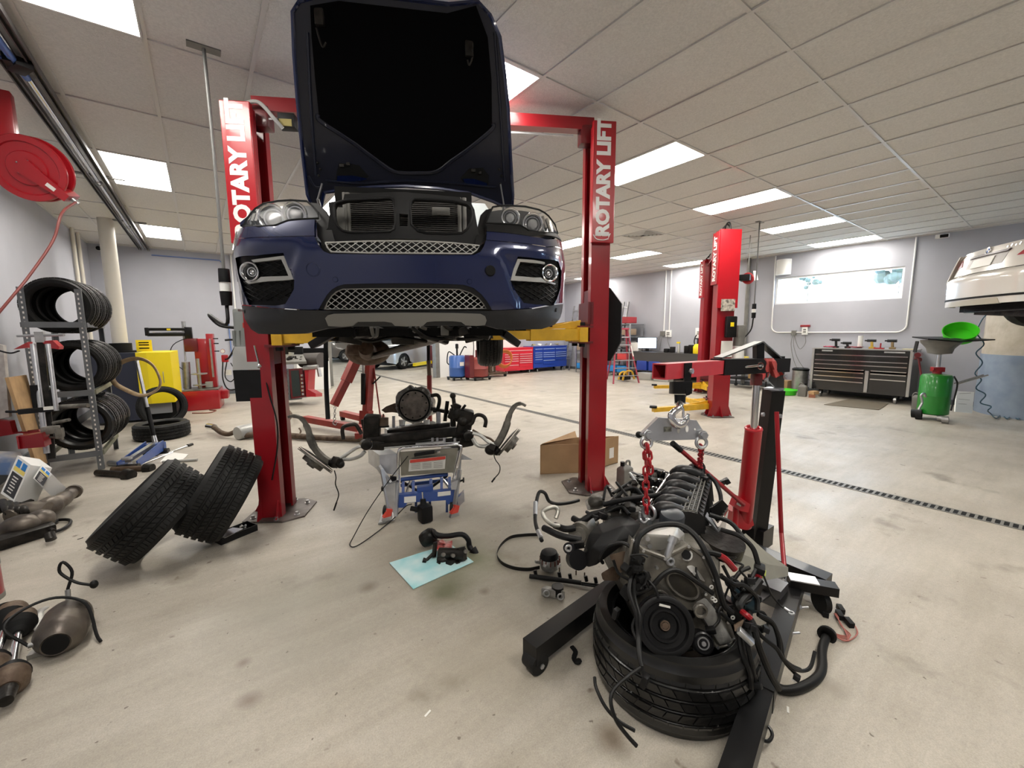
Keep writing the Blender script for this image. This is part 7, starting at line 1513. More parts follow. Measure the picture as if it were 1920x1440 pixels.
# ================================================================== background: chests, bench, drain, cars
CX = mat('chest_black', (.01, .01, .011), .25, coat=.6); TR = mat('chest_trim', (.5, .5, .5), .3, .8)
def chest(label, org, ux, uy, w, z0, z1, dep, m, pulls, cols, group=None, trim=None, castr=.06):
    """tool chest: ux along its front, uy out of its front; cols = [(u0, u1, [v of pulls])] as fractions"""
    org, ux, uy = V(org), V(ux), V(uy); t = thing('tool_chest', label, 'tool chest', (org+ux*w/2)[:], 0, group)
    Rm = Matrix((ux, uy, V((0, 0, 1)))).transposed(); B = lambda u, y, z, d, mm, nm, par, bev=0: MB().box(org+ux*u+uy*y+V((0, 0, z)), d, Rm, bev).build(nm, mm, par, True, sm=0 if not bev else 30)
    B(w/2, -dep/2, (z0+z1)/2, (w, dep, z1-z0), m, 'body', t); hh = z1-z0
    B(w/2, -dep/2, z1+.012, (w+.02, dep+.02, .024), trim or m, 'worktop', t)
    if trim:
        for u in (.02, w-.02): B(u, .006, (z0+z1)/2, (.045, .016, hh), trim, 'corner_post', t)
    for u0, u1, vs in cols:
        vs = list(vs)
        for k, v in enumerate(vs):
            v2 = vs[k+1] if k+1 < len(vs) else min(1.0, v+.2)
            zt, zb = z1-hh*v+.012, z1-hh*v2+.02
            if zt-zb < .03: zb = zt-.03
            dr = B((u0+u1)/2*w, .008, (zt+zb)/2, ((u1-u0)*w-.012, .016, zt-zb), m, 'drawer', t)
            B((u0+u1)/2*w, .022, zt-.014, ((u1-u0)*w-.03, .016, .02), pulls, 'pull', dr)
    for u in (.12*w, .88*w):
        for y in (-.1*dep, -.85*dep):
            c = org+ux*u+uy*y+V((0, 0, castr)); MB().cyl(c-ux*.02, c+ux*.02, castr, seg=18).cyl(c-ux*.023, c+ux*.023, castr*.6, seg=8).build('caster', M['steel'], t, True); MB().box(c+V((0, 0, (z0-castr)/2)), (.07, .06, max(.02, z0-castr)), Rm).build('caster_fork', M['blackp'], t, True, sm=0)
    return t
cX, cY0, cY1 = 11.3, 3.56, 1.86
bc = chest('long black tool chest with chrome drawer pulls under the high window', (cX, cY0, 0), (0, -1, 0), (-1, 0, 0), cY0-cY1, .17, 1.09, .72, CX, M['chrome'],
      [(.03, .97, [.13, .265, .36]), (.03, .575, [.47, .54, .65, .76]), (.625, .97, [.47, .54, .66])], None, TR, .07)
MB().box((cX-.012, cY0-.6*(cY0-cY1), .42), (.03, .06, .46)).build('divider', TR, bc, True, sm=0)
for y, l in ((3.28, .2), (2.14, .32)): MB().box((cX-.004, y, 1.055), (.006, l, .03)).build('maker_plate', M['zinc'], bc, True, sm=0)
MB().tube([(cX-.06, cY1-.03, .95), (cX-.06, cY1-.12, .95), (cX-.06, cY1-.12, .9)], .02, 8).cyl((cX-.1, cY1-.08, 1.02), (cX+.1, cY1-.08, 1.02), .05).cyl((cX-.1, cY1-.1, .95), (cX-.15, cY1-.2, .5), .018).build('side_holder', M['darkred'], bc, True)
z_ = 1.116
def drill(label, y, x, h, m):
    t = thing('cordless_drill', label, 'drill', (x, y, z_)); MB().box((0, 0, .02), (.07, .1, .04), None, .008).bar((0, 0, .03), (0, .01, h*.75), .035, .045, (0, 1, 0), .008).build('grip', m, t); MB().cyl((0, -.06, h*.85), (0, .09, h*.85), .03).cyl((0, .09, h*.85), (0, .13, h*.85), .016).build('motor_body', M['blackp'], t)
drill('black cordless drill on the black chest, leftmost of the four', 3.18, 11.5, .21, M['blackp']); drill('short black cordless driver on the black chest, second of the four drills', 2.97, 11.5, .13, M['blackp'])
drill('cordless drill with a yellow base on the black chest, third of the four', 2.55, 11.5, .2, mat('drill_yellow', (.45, .3, .03), .5)); drill('cordless drill with a brown base on the black chest, rightmost of the four', 2.22, 11.5, .2, mat('drill_brown', (.2, .13, .05), .5))
for y, n_, lab in ((3.27, 0, 'left end'), (2.83, 1, 'middle')):
    rows = [[(11.45+.2*k/4, y-.1+.24*i/4, z_+.01+.03*abs(math.sin(i*1.3+k*.9+n_))) for k in range(5)] for i in range(5)]
    tag(MB().grid(rows, (0, 0, -.008)).build('shop_rag', mat('rag_pink_%d' % n_, (.45, .05, .09) if n_ == 0 else (.22, .03, .04), .9)), 'crumpled red rag on top of the black tool chest, %s' % lab, 'rag')
tag(MB().cyl((11.6, 2.78, z_), (11.6, 2.78, z_+.27), .045, seg=16).build('paper_roll', M['white']), 'white paper roll standing on the black tool chest', 'paper roll')
tag(MB().slab([(11.4, 2.05, z_), (11.4, 1.9, z_), (11.6, 1.88, z_), (11.62, 2.06, z_)], (0, 0, .012)).build('paper_stack', mat('paper_yellow', (.7, .64, .4), .7)), 'yellowish papers at the right end of the black tool chest', 'paper')
tag(MB().cyl((11.45, 2.4, z_), (11.45, 2.4, z_+.12), .012).box((11.45, 2.42, z_+.012), (.1, .16, .024)).build('screwdriver_set', M['red2']), 'small red screwdriver in a holder on the black chest between two drills', 'screwdriver')
tag(MB().slab([on_z(x, y, .003) for x, y in ((1545, 759), (1592, 749), (1666, 757), (1648, 769))], (0, 0, .008)).build('floor_mat', mat('mat_brown', (.12, .1, .07), .9)), 'thin brown mat on the floor in front of the black tool chest', 'mat')
t = thing('trash_can', 'round stainless steel trash can with black lid left of the black chest', 'trash can', (11.7, 3.9, 0)); MB().cyl((0, 0, .01), (0, 0, .54), .165, .17, 28).build('can', M['steel'], t); MB().lathe([(.172, .54), (.18, .55), (.18, .58), (.15, .6), (.13, .58), (.0, .575)], seg=28).build('lid', M['black'], t)
def basin(label, c, R, h, ax=(0, 0, 1), m='lime', nm='drain_pan'):
    t = thing(nm, label, 'pan', c); mb = MB().lathe([(0, 0), (R*.86, 0), (R*.92, .01), (R, h), (R*1.05, h), (R*1.05, h-.012), (R*1.03, h-.014), (R*1.0, h-.014), (R*.9, .03), (R*.86, .014), (0, .014)], (0, 0, 0), ax, 36)
    mb.build('bowl', M[m], t); return t
p = on_z(1480, 741, 0); basin('bright green drain pan on the floor left of the trash can', (11.05, 3.98, 0), .25, .12)
def jug(label, c, m):
    t = thing('oil_jug', label, 'jug', c); MB().hull([V((x, y, z)) for x in (-.06, .06) for y in (-.08, .08) for z in (0, .22)]+[V((x, y, .27)) for x in (-.04, .04) for y in (-.05, .05)], .012).build('jug_body', M[m], t); MB().cyl((0, -.04, .27), (0, -.04, .305), .022).build('jug_cap', M['blackp'], t); MB().tube([(0, .0, .27), (0, .03, .31), (0, .075, .28), (0, .08, .2)], .012, 8).build('jug_handle', M[m], t)
jug('grey oil jug on the floor between green pan and black chest', (11.02, 3.6, 0), 'greyp'); jug('grey oil jug beside the right end of the black chest', (10.95, 1.66, 0), 'greyp')
for k in range(2): tag(MB().box((11.05+.02*k, 3.42-.02*k, .035+.072*k), (.2, .12, .07), (0, 0, .3-.5*k)).build('wood_block', M['wood'] if k else mat('brick_red', (.3, .12, .07), .8), sm=0), 'tan wood block lying on a brick beside the black chest' if k else 'reddish brick on the floor beside the black chest', 'block')
tag(MB().box((11.75, 4.28, .13), (.3, .3, .26)).build('cardboard_box', M['card'], sm=0), 'small brown cardboard box left of the trash can', 'box')
t = thing('service_cart', 'low dark service cart with boxes on it, right of the far lift post', 'cart', (11.6, 5.0, 0))
MB().box((0, 0, .25), (.5, 1.0, .04)).box((0, 0, .62), (.5, 1.0, .04)).build('shelf', M['blackp'], t, sm=0)
for x in (-.22, .22):
    for y in (-.47, .47): MB().box((x, y, .36), (.03, .03, .58)).cyl((x-.02, y, .04), (x+.02, y, .04), .04).build('leg', M['blackp'], t, sm=0)
for k, (y, c_, lab) in enumerate(((.2, (.75, .6, .1), 'yellow box on the dark cart beside a brown one'), (-.1, (.4, .26, .1), 'brown box on the lower shelf of the dark cart'), (-.32, (.45, .05, .05), 'red box at the right end of the dark cart'))): tag(MB().box((11.55, 5.0+y, (.36 if k else .74)), (.2, .2, .18)).build('parts_box', mat('cartbox_%d' % k, c_, .6), sm=0), lab, 'box')
# oil drain
D = 6.9; od = thing('oil_drain', 'green wheeled waste oil drain with grey funnel in front of the right wall', 'oil drain', on_z(1752, 788, 0)[:]); c = V((od.location.x+.1, od.location.y+.05, 0))
MB().lathe([(0, .09), (.17, .09), (.2, .11), (.2, .4), (.203, .41), (.2, .42), (.2, .72), (.18, .76), (.1, .775), (0, .78)], c, (0, 0, 1), 32).build('tank', M['green'], od, True)
MB().cyl(c+V((0, 0, .78)), c+V((0, 0, .83)), .06).box(c+V((0, .0, .85)), (.1, .16, .08), (0, 0, .5), .01).cyl(c+V((-.08, .05, .86)), c+V((.06, -.06, .86)), .025).build('valve_block', M['red'], od, True)
MB().cyl(c+V((0, 0, .83)), c+V((0, 0, 1.12)), .03).build('riser', M['zinc'], od, True)
MB().lathe([(.03, 1.1), (.15, 1.12), (.17, 1.2), (.2, 1.24), (.25, 1.3), (.255, 1.34), (.24, 1.34), (.19, 1.25), (.14, 1.14), (.03, 1.11)], c, (0, 0, 1), 4 if False else 28).build('funnel', M['greyp'], od, True)
MB().slab([at(1710, 633, D+.1), at(1740, 637, D-.25), at(1800, 642, D-.3), at(1866, 638, D-.05), at(1830, 636, D+.3), at(1770, 633, D+.3)], (0, 0, .018)).build('tray', M['blackp'], od, True, sm=0)
for px, py, r in ((1722, 778, .085), (1714, 774, .07), (1772, 786, .06), (1763, 782, .05)): q = on_z(px, py+8, 0)+V((0, 0, r)); MB().cyl(q-RX*.03+RF*.03, q+RX*.02-RF*.03, r, seg=20).cyl(q-RX*.032+RF*.03, q+RX*.022-RF*.035, r*.5, seg=16).build('wheel', M['steel'] if r < .07 else M['rubber'], od, True)
for s_ in (0, .05): MB().cyl(c+V((.1, -.2-s_, .62)), c+V((.25, -.5-s_, .78)), .012).build('push_bar', M['chrome'], od, True)
MB().tube([at(1735, 744, 6.68), at(1733, 738, 6.66), at(1727, 742, 6.66), at(1729, 755, 6.66), at(1722, 768, 6.66)], .016, 8).build('drain_hose', M['steel'], od, True); MB().tube([at(1789, 706, 6.9), at(1795, 720, 6.8), at(1790, 745, 6.8), at(1783, 770, 6.8)], .012, 8).build('air_hose', M['wire'], od, True)
MB().bar(at(1720, 640, D), at(1715, 660, D), .04, .03).build('tray_post', M['blackp'], od, True)
b = basin('bright green basin lying tilted on the black tray of the oil drain', (at(1800, 624, D-.05)-V((-.66, -.12, .74))*.1)[:], .205, .15, V((-.66, -.12, .74)), 'lime', 'wash_basin')
t = thing('spec_sheet', 'white printed board leaning at the foot of the painted pillar', 'board', on_z(1807, 772, 0)[:]); MB().slab([at(1791, 772, 7.25), at(1823, 775, 7.2), at(1827, 735, 7.35), at(1794, 733, 7.4)], RF*.02).build('panel', M['white'], t, True, sm=0)
for a, b_ in (((1797, 748), (1818, 750)), ((1797, 757), (1812, 758)), ((1799, 738), (1820, 737))): MB().bar(at(*a, 7.26), at(*b_, 7.24), .012, .004).build('print_line', M['greyp'], t, True, sm=0)
hz = [(1868, 583), (1850, 590), (1838, 605), (1832, 625), (1845, 645), (1830, 662), (1842, 680), (1828, 700), (1840, 712), (1830, 728), (1848, 740), (1838, 755), (1858, 762), (1852, 770)]
pts = [at(x, y, 6.9-.004*(x-1828)) for x, y in hz]
tag(MB().tube(pts+[on_z(1858+10*k, 776+8*(k % 2)+k*.4, .02) for k in range(8)], .009, 8, 5).build('coil_hose', mat('hose_teal', (.03, .09, .13), .4)), 'dark teal coiled air hose hanging down the painted pillar to the floor', 'hose')
# ------------------------------------------------------------------ far chests, tanks
FY = 11.95
X = lambda px, py: on_y(px, py, FY)
a, b_, c_ = X(944, 690).x, X(1000, 690).x, X(1063, 690).x; zt = X(970, 652).z
chest('bright red tool chest against the far wall', (a, FY, 0), (1, 0, 0), (0, -1, 0), b_-a-.02, .12, zt-.02, .6, M['toolred'], mat('pull_pale', (.7, .45, .45), .4), [(.03, .97, [.1]), (.03, .5, [.27, .37, .47, .57, .75]), (.52, .97, [.27, .37, .47, .57, .66])], 'chests at the far wall')
chest('bright blue tool chest against the far wall, right of the red one', (b_+.01, FY, 0), (1, 0, 0), (0, -1, 0), c_-b_-.03, .16, zt, .6, M['toolblue'], mat('pull_blue', (.3, .4, .7), .4), [(.03, .25, [.1, .28, .38, .48, .6]), (.27, .62, [.1, .28, .38, .48, .66]), (.64, .97, [.1, .28, .38, .48])], 'chests at the far wall')
rn = random.Random(8)
for k in range(5): tag(MB().hull([V((b_+.25+.3*k, FY+.3, zt+.03))+V((rn.uniform(-.1, .1), rn.uniform(-.08, .08), rn.uniform(0, .09))) for q in range(9)]).build('tool_clutter', M['label'] if k % 2 else mat('clutter_%d' % k, (.3, .25, .12), .6), sm=20), 'pale crumpled thing on top of the blue tool chest, %s' % ('leftmost', 'second from left', 'middle', 'second from right', 'rightmost')[k], 'tool')
def tank(label, px, py, w, h, m, nm):
    p = on_z(px, py, 0); t = thing(nm, label, 'tank', p[:]); MB().lathe([(0, .1), (w*.9, .1), (w, .13), (w, h*.5), (w*1.02, h*.51), (w, h*.52), (w, h-.05), (w*.85, h), (0, h)], seg=22).build('drum', m, t)
    for s_ in (-1, 1):
        for q in (-1, 1): MB().cyl((s_*w*.9-.02, q*w*.7, .05), (s_*w*.9+.02, q*w*.7, .05), .05, seg=12).build('caster', M['rubber'], t)
    MB().box((0, 0, .09), (w*2, w*1.8, .03)).build('base', M['blackp'], t, sm=0); return t
t = tank('blue wheeled fluid tank standing by the white end of the far wall', 858, 712, .26, .78, mat('tank_blue', (.03, .1, .34), .4, coat=.2), 'fluid_tank')
MB().cyl((0, 0, .78), (0, 0, 1.15), .03).cyl((0, 0, 1.0), (0, 0, 1.14), .05).tube([(.1, 0, .78), (.2, 0, .95), (.28, 0, 1.05), (.35, 0, 1.02)], .02, 8).tube([(-.1, 0, .8), (-.3, 0, .9), (-.36, 0, .6), (-.3, 0, .5)], .018, 8).build('pump_head', M['blackp'], t); MB().box((.02, -.262, .52), (.14, .01, .12)).build('label', M['label'], t, sm=0)
t = tank('dark red wheeled fluid tank right of the blue one', 898, 712, .3, .72, mat('tank_red', (.2, .03, .025), .45), 'fluid_tank'); MB().box((-.34, 0, .45), (.16, .3, .7)).cyl((-.05, 0, .72), (-.05, 0, .95), .06).build('pump_head', M['darkred'], t, sm=0)
t = thing('hose_cart', 'low red cart with looped orange hose beside the red chest', 'cart', on_z(925, 706, 0)[:])
MB().box((0, 0, .12), (.8, .5, .06)).box((-.25, 0, .5), (.06, .06, .7)).box((.05, 0, .5), (.06, .06, .7)).cyl((-.12, 0, .15), (-.12, 0, .7), .08).build('frame', M['rust'], t, sm=20)
for s_ in (-.35, .35): MB().cyl((s_-.03, -.2, .05), (s_+.03, -.2, .05), .05, seg=12).build('caster', M['rubber'], t)
for k in range(4): MB().torus((.28, -.26-.02*k, .56+.03*k), (.2, 1, 0), .26, .02, 28, 8, flat=1).build('hose_loop', mat('hose_orange', (.5, .14, .03), .5) if k == 0 else bpy.data.materials['hose_orange'], t)
for k in range(2): tag(MB().tube([X(885+k*12, 600), X(888+k*12, 660), X(880+k*5, 690)], .015, 6).build('air_hose', M['wire']), 'thin black hose hanging down the white far wall, %s' % ('left one', 'right one')[k], 'hose')
structure(MB().box(((6.3+X(945, 690).x)/2+.6, YF-.006, 1.5), (X(945, 690).x-6.3+1.2, .012, 3.0)).build('trim_3', M['white'], sm=0))
# ------------------------------------------------------------------ shelf, ladders, bench
def shelf(label, cx, cy, w, d, h, n, m):
    t = thing('shelf_rack', label, 'shelf rack', (cx, cy, 0))
    for x in (-w/2, w/2):
        for y in (-d/2, d/2): MB().box((x, y, h/2), (.035, .035, h)).build('post', M['zinc'], t, sm=0)
    for k in range(n): MB().box((0, 0, .12+(h-.14)*k/(n-1)), (w, d, .03)).build('shelf', m, t, sm=0)
    return t
p = on_z(1084, 699, 0)
shelf('narrow grey shelf rack with red bins in the far right corner', 11.6, 10.6, .75, .9, 1.15, 4, M['grey']); shelf('tall grey shelf rack with red bins behind the step ladder', 11.65, 9.15, .75, .95, 1.75, 5, M['grey'])
rn = random.Random(12)
for cx, cy, zs, nm in ((11.5, 10.6, (.14, .49, .82, 1.17), 'corner rack'), (11.5, 9.15, (.14, .56, .98, 1.38, 1.77), 'rack behind the ladder')):
    for k, z in enumerate(zs):
        for q in range(2):
            col = [(.02, .2, .5), (.35, .03, .04), (.55, .05, .05), (.12, .12, .12), (.3, .22, .15)][(k if k < 1 else 1+(k+q) % 4)]
            tag(MB().box((cx-.05, cy-.22+.44*q, z+.11), (.5, .38, .2), None, .015).build('storage_bin', mat('bin_%d' % (k*2+q), col, .5)), '%s bin on the %s, %s shelf, %s side' % ({(.02, .2, .5): 'blue', (.35, .03, .04): 'dark red', (.55, .05, .05): 'red', (.12, .12, .12): 'black', (.3, .22, .15): 'brown'}[col], nm, ('lowest', 'second', 'third', 'fourth', 'top')[k], ('right', 'left')[q]), 'bin')
t = thing('step_ladder', 'red fibreglass step ladder standing open in front of the workbench', 'ladder', (9.95, 8.0, 0))
top = at(1165, 618, 12.1); f1_, f2_, r1_, r2_ = on_z(1150, 720, 0), on_z(1198, 718, 0), on_z(1138, 711, 0), on_z(1177, 709, 0)
for a, s_, nm in ((f1_, -.16, 'rail'), (f2_, .16, 'rail'), (r1_, -.14, 'rear_rail'), (r2_, .14, 'rear_rail')): MB().bar(a, top+RX*s_, .03, .07, RF).build(nm, mat('ladder_red', (.35, .04, .07), .5) if a is f1_ else bpy.data.materials['ladder_red'], t, True, sm=0)
for k in range(6): u = (k+1)/7; p, q = f1_*(1-u)+(top-RX*.16)*u, f2_*(1-u)+(top+RX*.16)*u; MB().bar(p, q, .03, .08, RF).build('step', M['zinc'], t, True, sm=0)
MB().box(top+V((0, 0, .02)), (.42, .2, .05), (0, 0, -.64), .01).build('top_cap', bpy.data.materials['ladder_red'], t, True)
MB().bar(f2_*.3+(top+RX*.16)*.7-RF*.04, f2_*.5+(top+RX*.16)*.5-RF*.04, .03, .012, RF).build('warning_label', M['label'], t, True, sm=0)
for lab, x0, x1, y0, cy in (('long grey aluminium ladder leaning on the right wall behind the step ladder', 1170.5, 1179, 566, 9.6), ('pale aluminium ladder leaning in the far right corner', 1077, 1086, 574, 11.6)):
    t = thing('straight_ladder', lab, 'ladder', (11.75, cy, 0)); a, b_ = on_x(x0, y0, 12.02), on_x(x1, y0, 12.02); ba, bb = V((11.5, a.y, 0)), V((11.5, b_.y, 0))
    for p, q in ((ba, a), (bb, b_)): MB().bar(p, q, .03, .06, (1, 0, 0)).build('rail', M['steel'], t, True, sm=0)
    for k in range(7): u = (k+1)/8+.05; MB().cyl(ba*(1-u)+a*u, bb*(1-u)+b_*u, .018, seg=8).build('rung', M['steel'], t, True)
t = thing('workbench', 'long dark steel workbench along the right wall behind the crane boom', 'workbench', (11.7, 7.3, 0))
MB().box((11.7, 7.35, .83), (.76, 2.6, .05)).box((11.33, 7.35, .68), (.02, 2.6, .26)).build('top', mat('bench_steel', (.09, .09, .09), .4, .5), t, True, sm=0)
for y in (6.1, 7.35, 8.6): MB().box((11.7, y, .4), (.7, .06, .8)).build('leg', M['grey'], t, True, sm=0)
MB().box((11.7, 7.35, .25), (.7, 2.5, .03)).build('lower_shelf', M['grey'], t, True, sm=0)
for k, (y, lab) in enumerate(((8.2, 'left'), (7.75, 'right'))): tag(MB().box((11.5, y, .42), (.45, .38, .3), None, .02).build('storage_bin', M['toolblue']), 'dark blue bin under the workbench, the %s one' % lab, 'bin')
for k, (y, lab) in enumerate(((7.9, 'left'), (7.3, 'right'))): tag(MB().box((11.15, y, .11), (.3, .5, .22), None, .02).build('storage_bin', M['silverp']), 'grey plastic bin on the floor before the workbench, the %s one' % lab, 'bin')
mp_ = on_x(1213, 650, 11.6); t = thing('monitor', 'flat monitor with a glowing pale screen on the workbench', 'monitor', (11.6, mp_.y, .855))
n_ = V((-.85, -.45, 0)).normalized(); u_ = V((0, 0, 1)).cross(n_)
o = MB().prism([(-.3, -.18), (.3, -.18), (.3, .18), (-.3, .18)], V((11.6, mp_.y, 1.13)), u_, (0, 0, 1), -n_*.03).build('housing', M['black'], t, True, sm=0)
MB().prism([(-.285, -.165), (.285, -.165), (.285, .165), (-.285, .165)], V((11.6, mp_.y, 1.13))+n_*.001, u_, (0, 0, 1), n_*.002).build('screen', emit('screen_glow', (.55, .68, 1), 1.3), o, True, sm=0)
MB().box((11.62, mp_.y, .9), (.04, .1, .1)).box((11.6, mp_.y, .862), (.18, .26, .012)).build('stand', M['blackp'], t, True, sm=0)
tag(MB().box((11.55, 8.62, 1.0), (.3, .25, .28), (0, 0, .2), .02).build('paper_carton', M['label']), 'white box beside the monitor on the left end of the workbench', 'box')
def bottle(label, y, x, m1, m2, h):
    t = thing('spray_bottle', label, 'bottle', (x, y, .856)); MB().lathe([(0, 0), (.045, 0), (.045, h*.55), (.02, h*.75), (.02, h*.82), (0, h*.82)], seg=16).build('bottle', m1, t); MB().box((0, .02, h*.9), (.03, .11, .05), None, .008).cyl((0, 0, h*.78), (0, 0, h*.92), .018).build('trigger', m2, t)
bottle('clear spray bottle with a yellow trigger on the workbench', 7.05, 11.5, M['silverp'], M['brightyellow'], .34)
t = thing('pump_sprayer', 'yellow pump sprayer with black handle on the workbench near the far lift', 'sprayer', (11.5, 6.45, .856)); MB().lathe([(0, 0), (.12, 0), (.13, .02), (.13, .2), (.08, .28), (0, .28)], seg=20).build('tank', M['brightyellow'], t); MB().cyl((0, 0, .28), (0, 0, .42), .03).tube([(0, .08, .2), (0, .12, .34), (0, .1, .46), (0, .06, .54)], .016, 8).box((0, 0, .43), (.04, .16, .03), None, .01).build('pump_handle', M['blackp'], t)
rn = random.Random(3)
for k, (y, h, lab) in enumerate(((7.45, .12, 'flat black device on the workbench right of the monitor'), (7.25, .18, 'black speaker-like box on the workbench beside the spray bottle'), (6.8, .22, 'dark can on the workbench left of the yellow sprayer'), (6.65, .25, 'dark bottle on the workbench beside the yellow sprayer'))): tag(MB().box((11.5, y, .857+h/2), (.14, .14, h), (0, 0, .3*k), .02).build('bench_item', M['blackp']), lab, 'tool')
tag(MB().hull([V((9.75, 8.55, 0))+V((x, y, z)) for x in (-.1, .1) for y in (-.12, .12) for z in (0, .3)]+[V((9.75, 8.55, .42))], .03).build('white_jug', M['label']), 'white plastic jug on the floor behind the step ladder', 'jug')
t = thing('floor_scrubber', 'small yellow frame jack under the step ladder', 'jack', (10.3, 7.95, 0)); MB().tube([(-.25, 0, .05), (-.15, 0, .28), (.15, 0, .3), (.3, 0, .06)], .03, 8).tube([(-.2, .2, .05), (-.1, .2, .25), (.15, .2, .25), (.28, .2, .06)], .03, 8).build('frame', M['yellow'], t); MB().box((0, .1, .1), (.3, .18, .12), None, .02).build('body', M['blackp'], t)
# red fan hung beside the far lift
t = thing('hose_reel', 'small red hose reel hung from the ceiling beside the far lift', 'hose reel', at(1402, 522, 8.6)[:]); c = at(1402, 522, 8.6)
MB().lathe([(.0, -.1), (.1, -.1), (.11, -.08), (.08, -.07), (.08, .07), (.11, .08), (.1, .1), (0, .1)], c, (.9, .3, 0), 28).build('drum', M['red2'], t, True); MB().box(c+V((-.1, .0, -.0)), (.34, .2, .12), (0, 0, .3), .02).build('arm', M['blackp'], t, True); MB().cyl(c+V((0, 0, .14)), V((c.x, c.y, H)), .008).build('hanger', M['greyp'], t, True)
MB().slab([c-RF*.2+RX*x-RY*y for x, y in ((.0, -.1), (.06, -.1), (.1, .08), (.02, .09))], RF*.004).build('reel_label', M['label'], t, True, sm=0)
# wheel balancer left of the opening
t = thing('wheel_balancer', 'grey and red wheel balancer with weight trays standing at the far wall', 'wheel balancer', on_z(552, 752, 0)[:]); BD = 8.7; b3 = lambda x, y, d=0: at(x, y, BD+d)
MB().slab([b3(522, 690), b3(541, 692), b3(544, 750), b3(526, 752)], RF*.5).build('side_cabinet', M['grey'], t, True, sm=0)
MB().slab([b3(541, 692), b3(566, 690), b3(572, 744), b3(546, 748)], RF*.4).build('front_panel', M['darkred'], t, True, sm=0); MB().slab([b3(545, 695, -.01), b3(560, 694, -.01), b3(564, 742, -.01), b3(549, 744, -.01)], RF*.008).build('window', mat('dark_window', (.02, .03, .028), .3), t, True, sm=0)
MB().slab([b3(518, 684, -.1), b3(575, 682, -.1), b3(568, 668, .4), b3(522, 668, .4)], V((0, 0, .05))).build('weight_tray', M['greyp'], t, True, sm=0)
rn = random.Random(6); w = MB()
for k in range(26): w.ball(b3(rn.uniform(526, 566), rn.uniform(669, 680), rn.uniform(0, .2)), rn.uniform(.02, .045), 8, 6)
tag(w.build('wheel_weights', M['oily'], t, True), kind='stuff')
for k in range(7): MB().box(b3(534+k*.5, 697+k*7.5, -.02), (.09, .03, .05), (0, 0, -.6), .01).build('adapter_cone', M['steel'], t, True)
for k in range(6): MB().cyl(b3(566+k*.4, 702+k*7, -.03), b3(566+k*.4, 706+k*7, -.03), .025).build('chrome_adapter', M['chrome'], t, True)
MB().slab([b3(571, 695), b3(579, 690), b3(577, 730), b3(592, 738), b3(592, 744), b3(574, 744)], RF*.3).build('pedal_arm', M['red2'], t, True, sm=0)
MB().cyl(b3(570, 690), b3(596, 688), .05).bar(b3(597, 690), b3(600, 706), .06, .05).build('spindle', M['steel'], t, True); MB().cyl(b3(568, 676, .5), b3(604, 675, .3), .16, seg=28).build('hood_roll', mat('roll_brown', (.07, .06, .055), .5), t, True)
MB().box(b3(547, 662, .4), (.5, .06, .28), (0, 0, -.64), .02).box(b3(582, 665, .8), (.8, .06, .3), (0, 0, -.64)).build('display_back', M['blackp'], t, True); MB().slab([b3(541, 660, .3), b3(551, 661, .3), b3(550, 671, .3), b3(541, 670, .3)], RF*.01).build('display', M['silverp'], t, True, sm=0)
MB().ball(b3(523, 660, .1), .06, 10, 8).cyl(b3(524, 664, .1), b3(526, 678, .1), .04).build('yellow_cap_bottle', M['brightyellow'], t, True)
tag(MB().box((2.35, 12.3, .42), (.8, .5, .84)).build('white_cabinet', M['white'], sm=0), 'white metal cabinet at the left edge of the far doorway', 'cabinet')
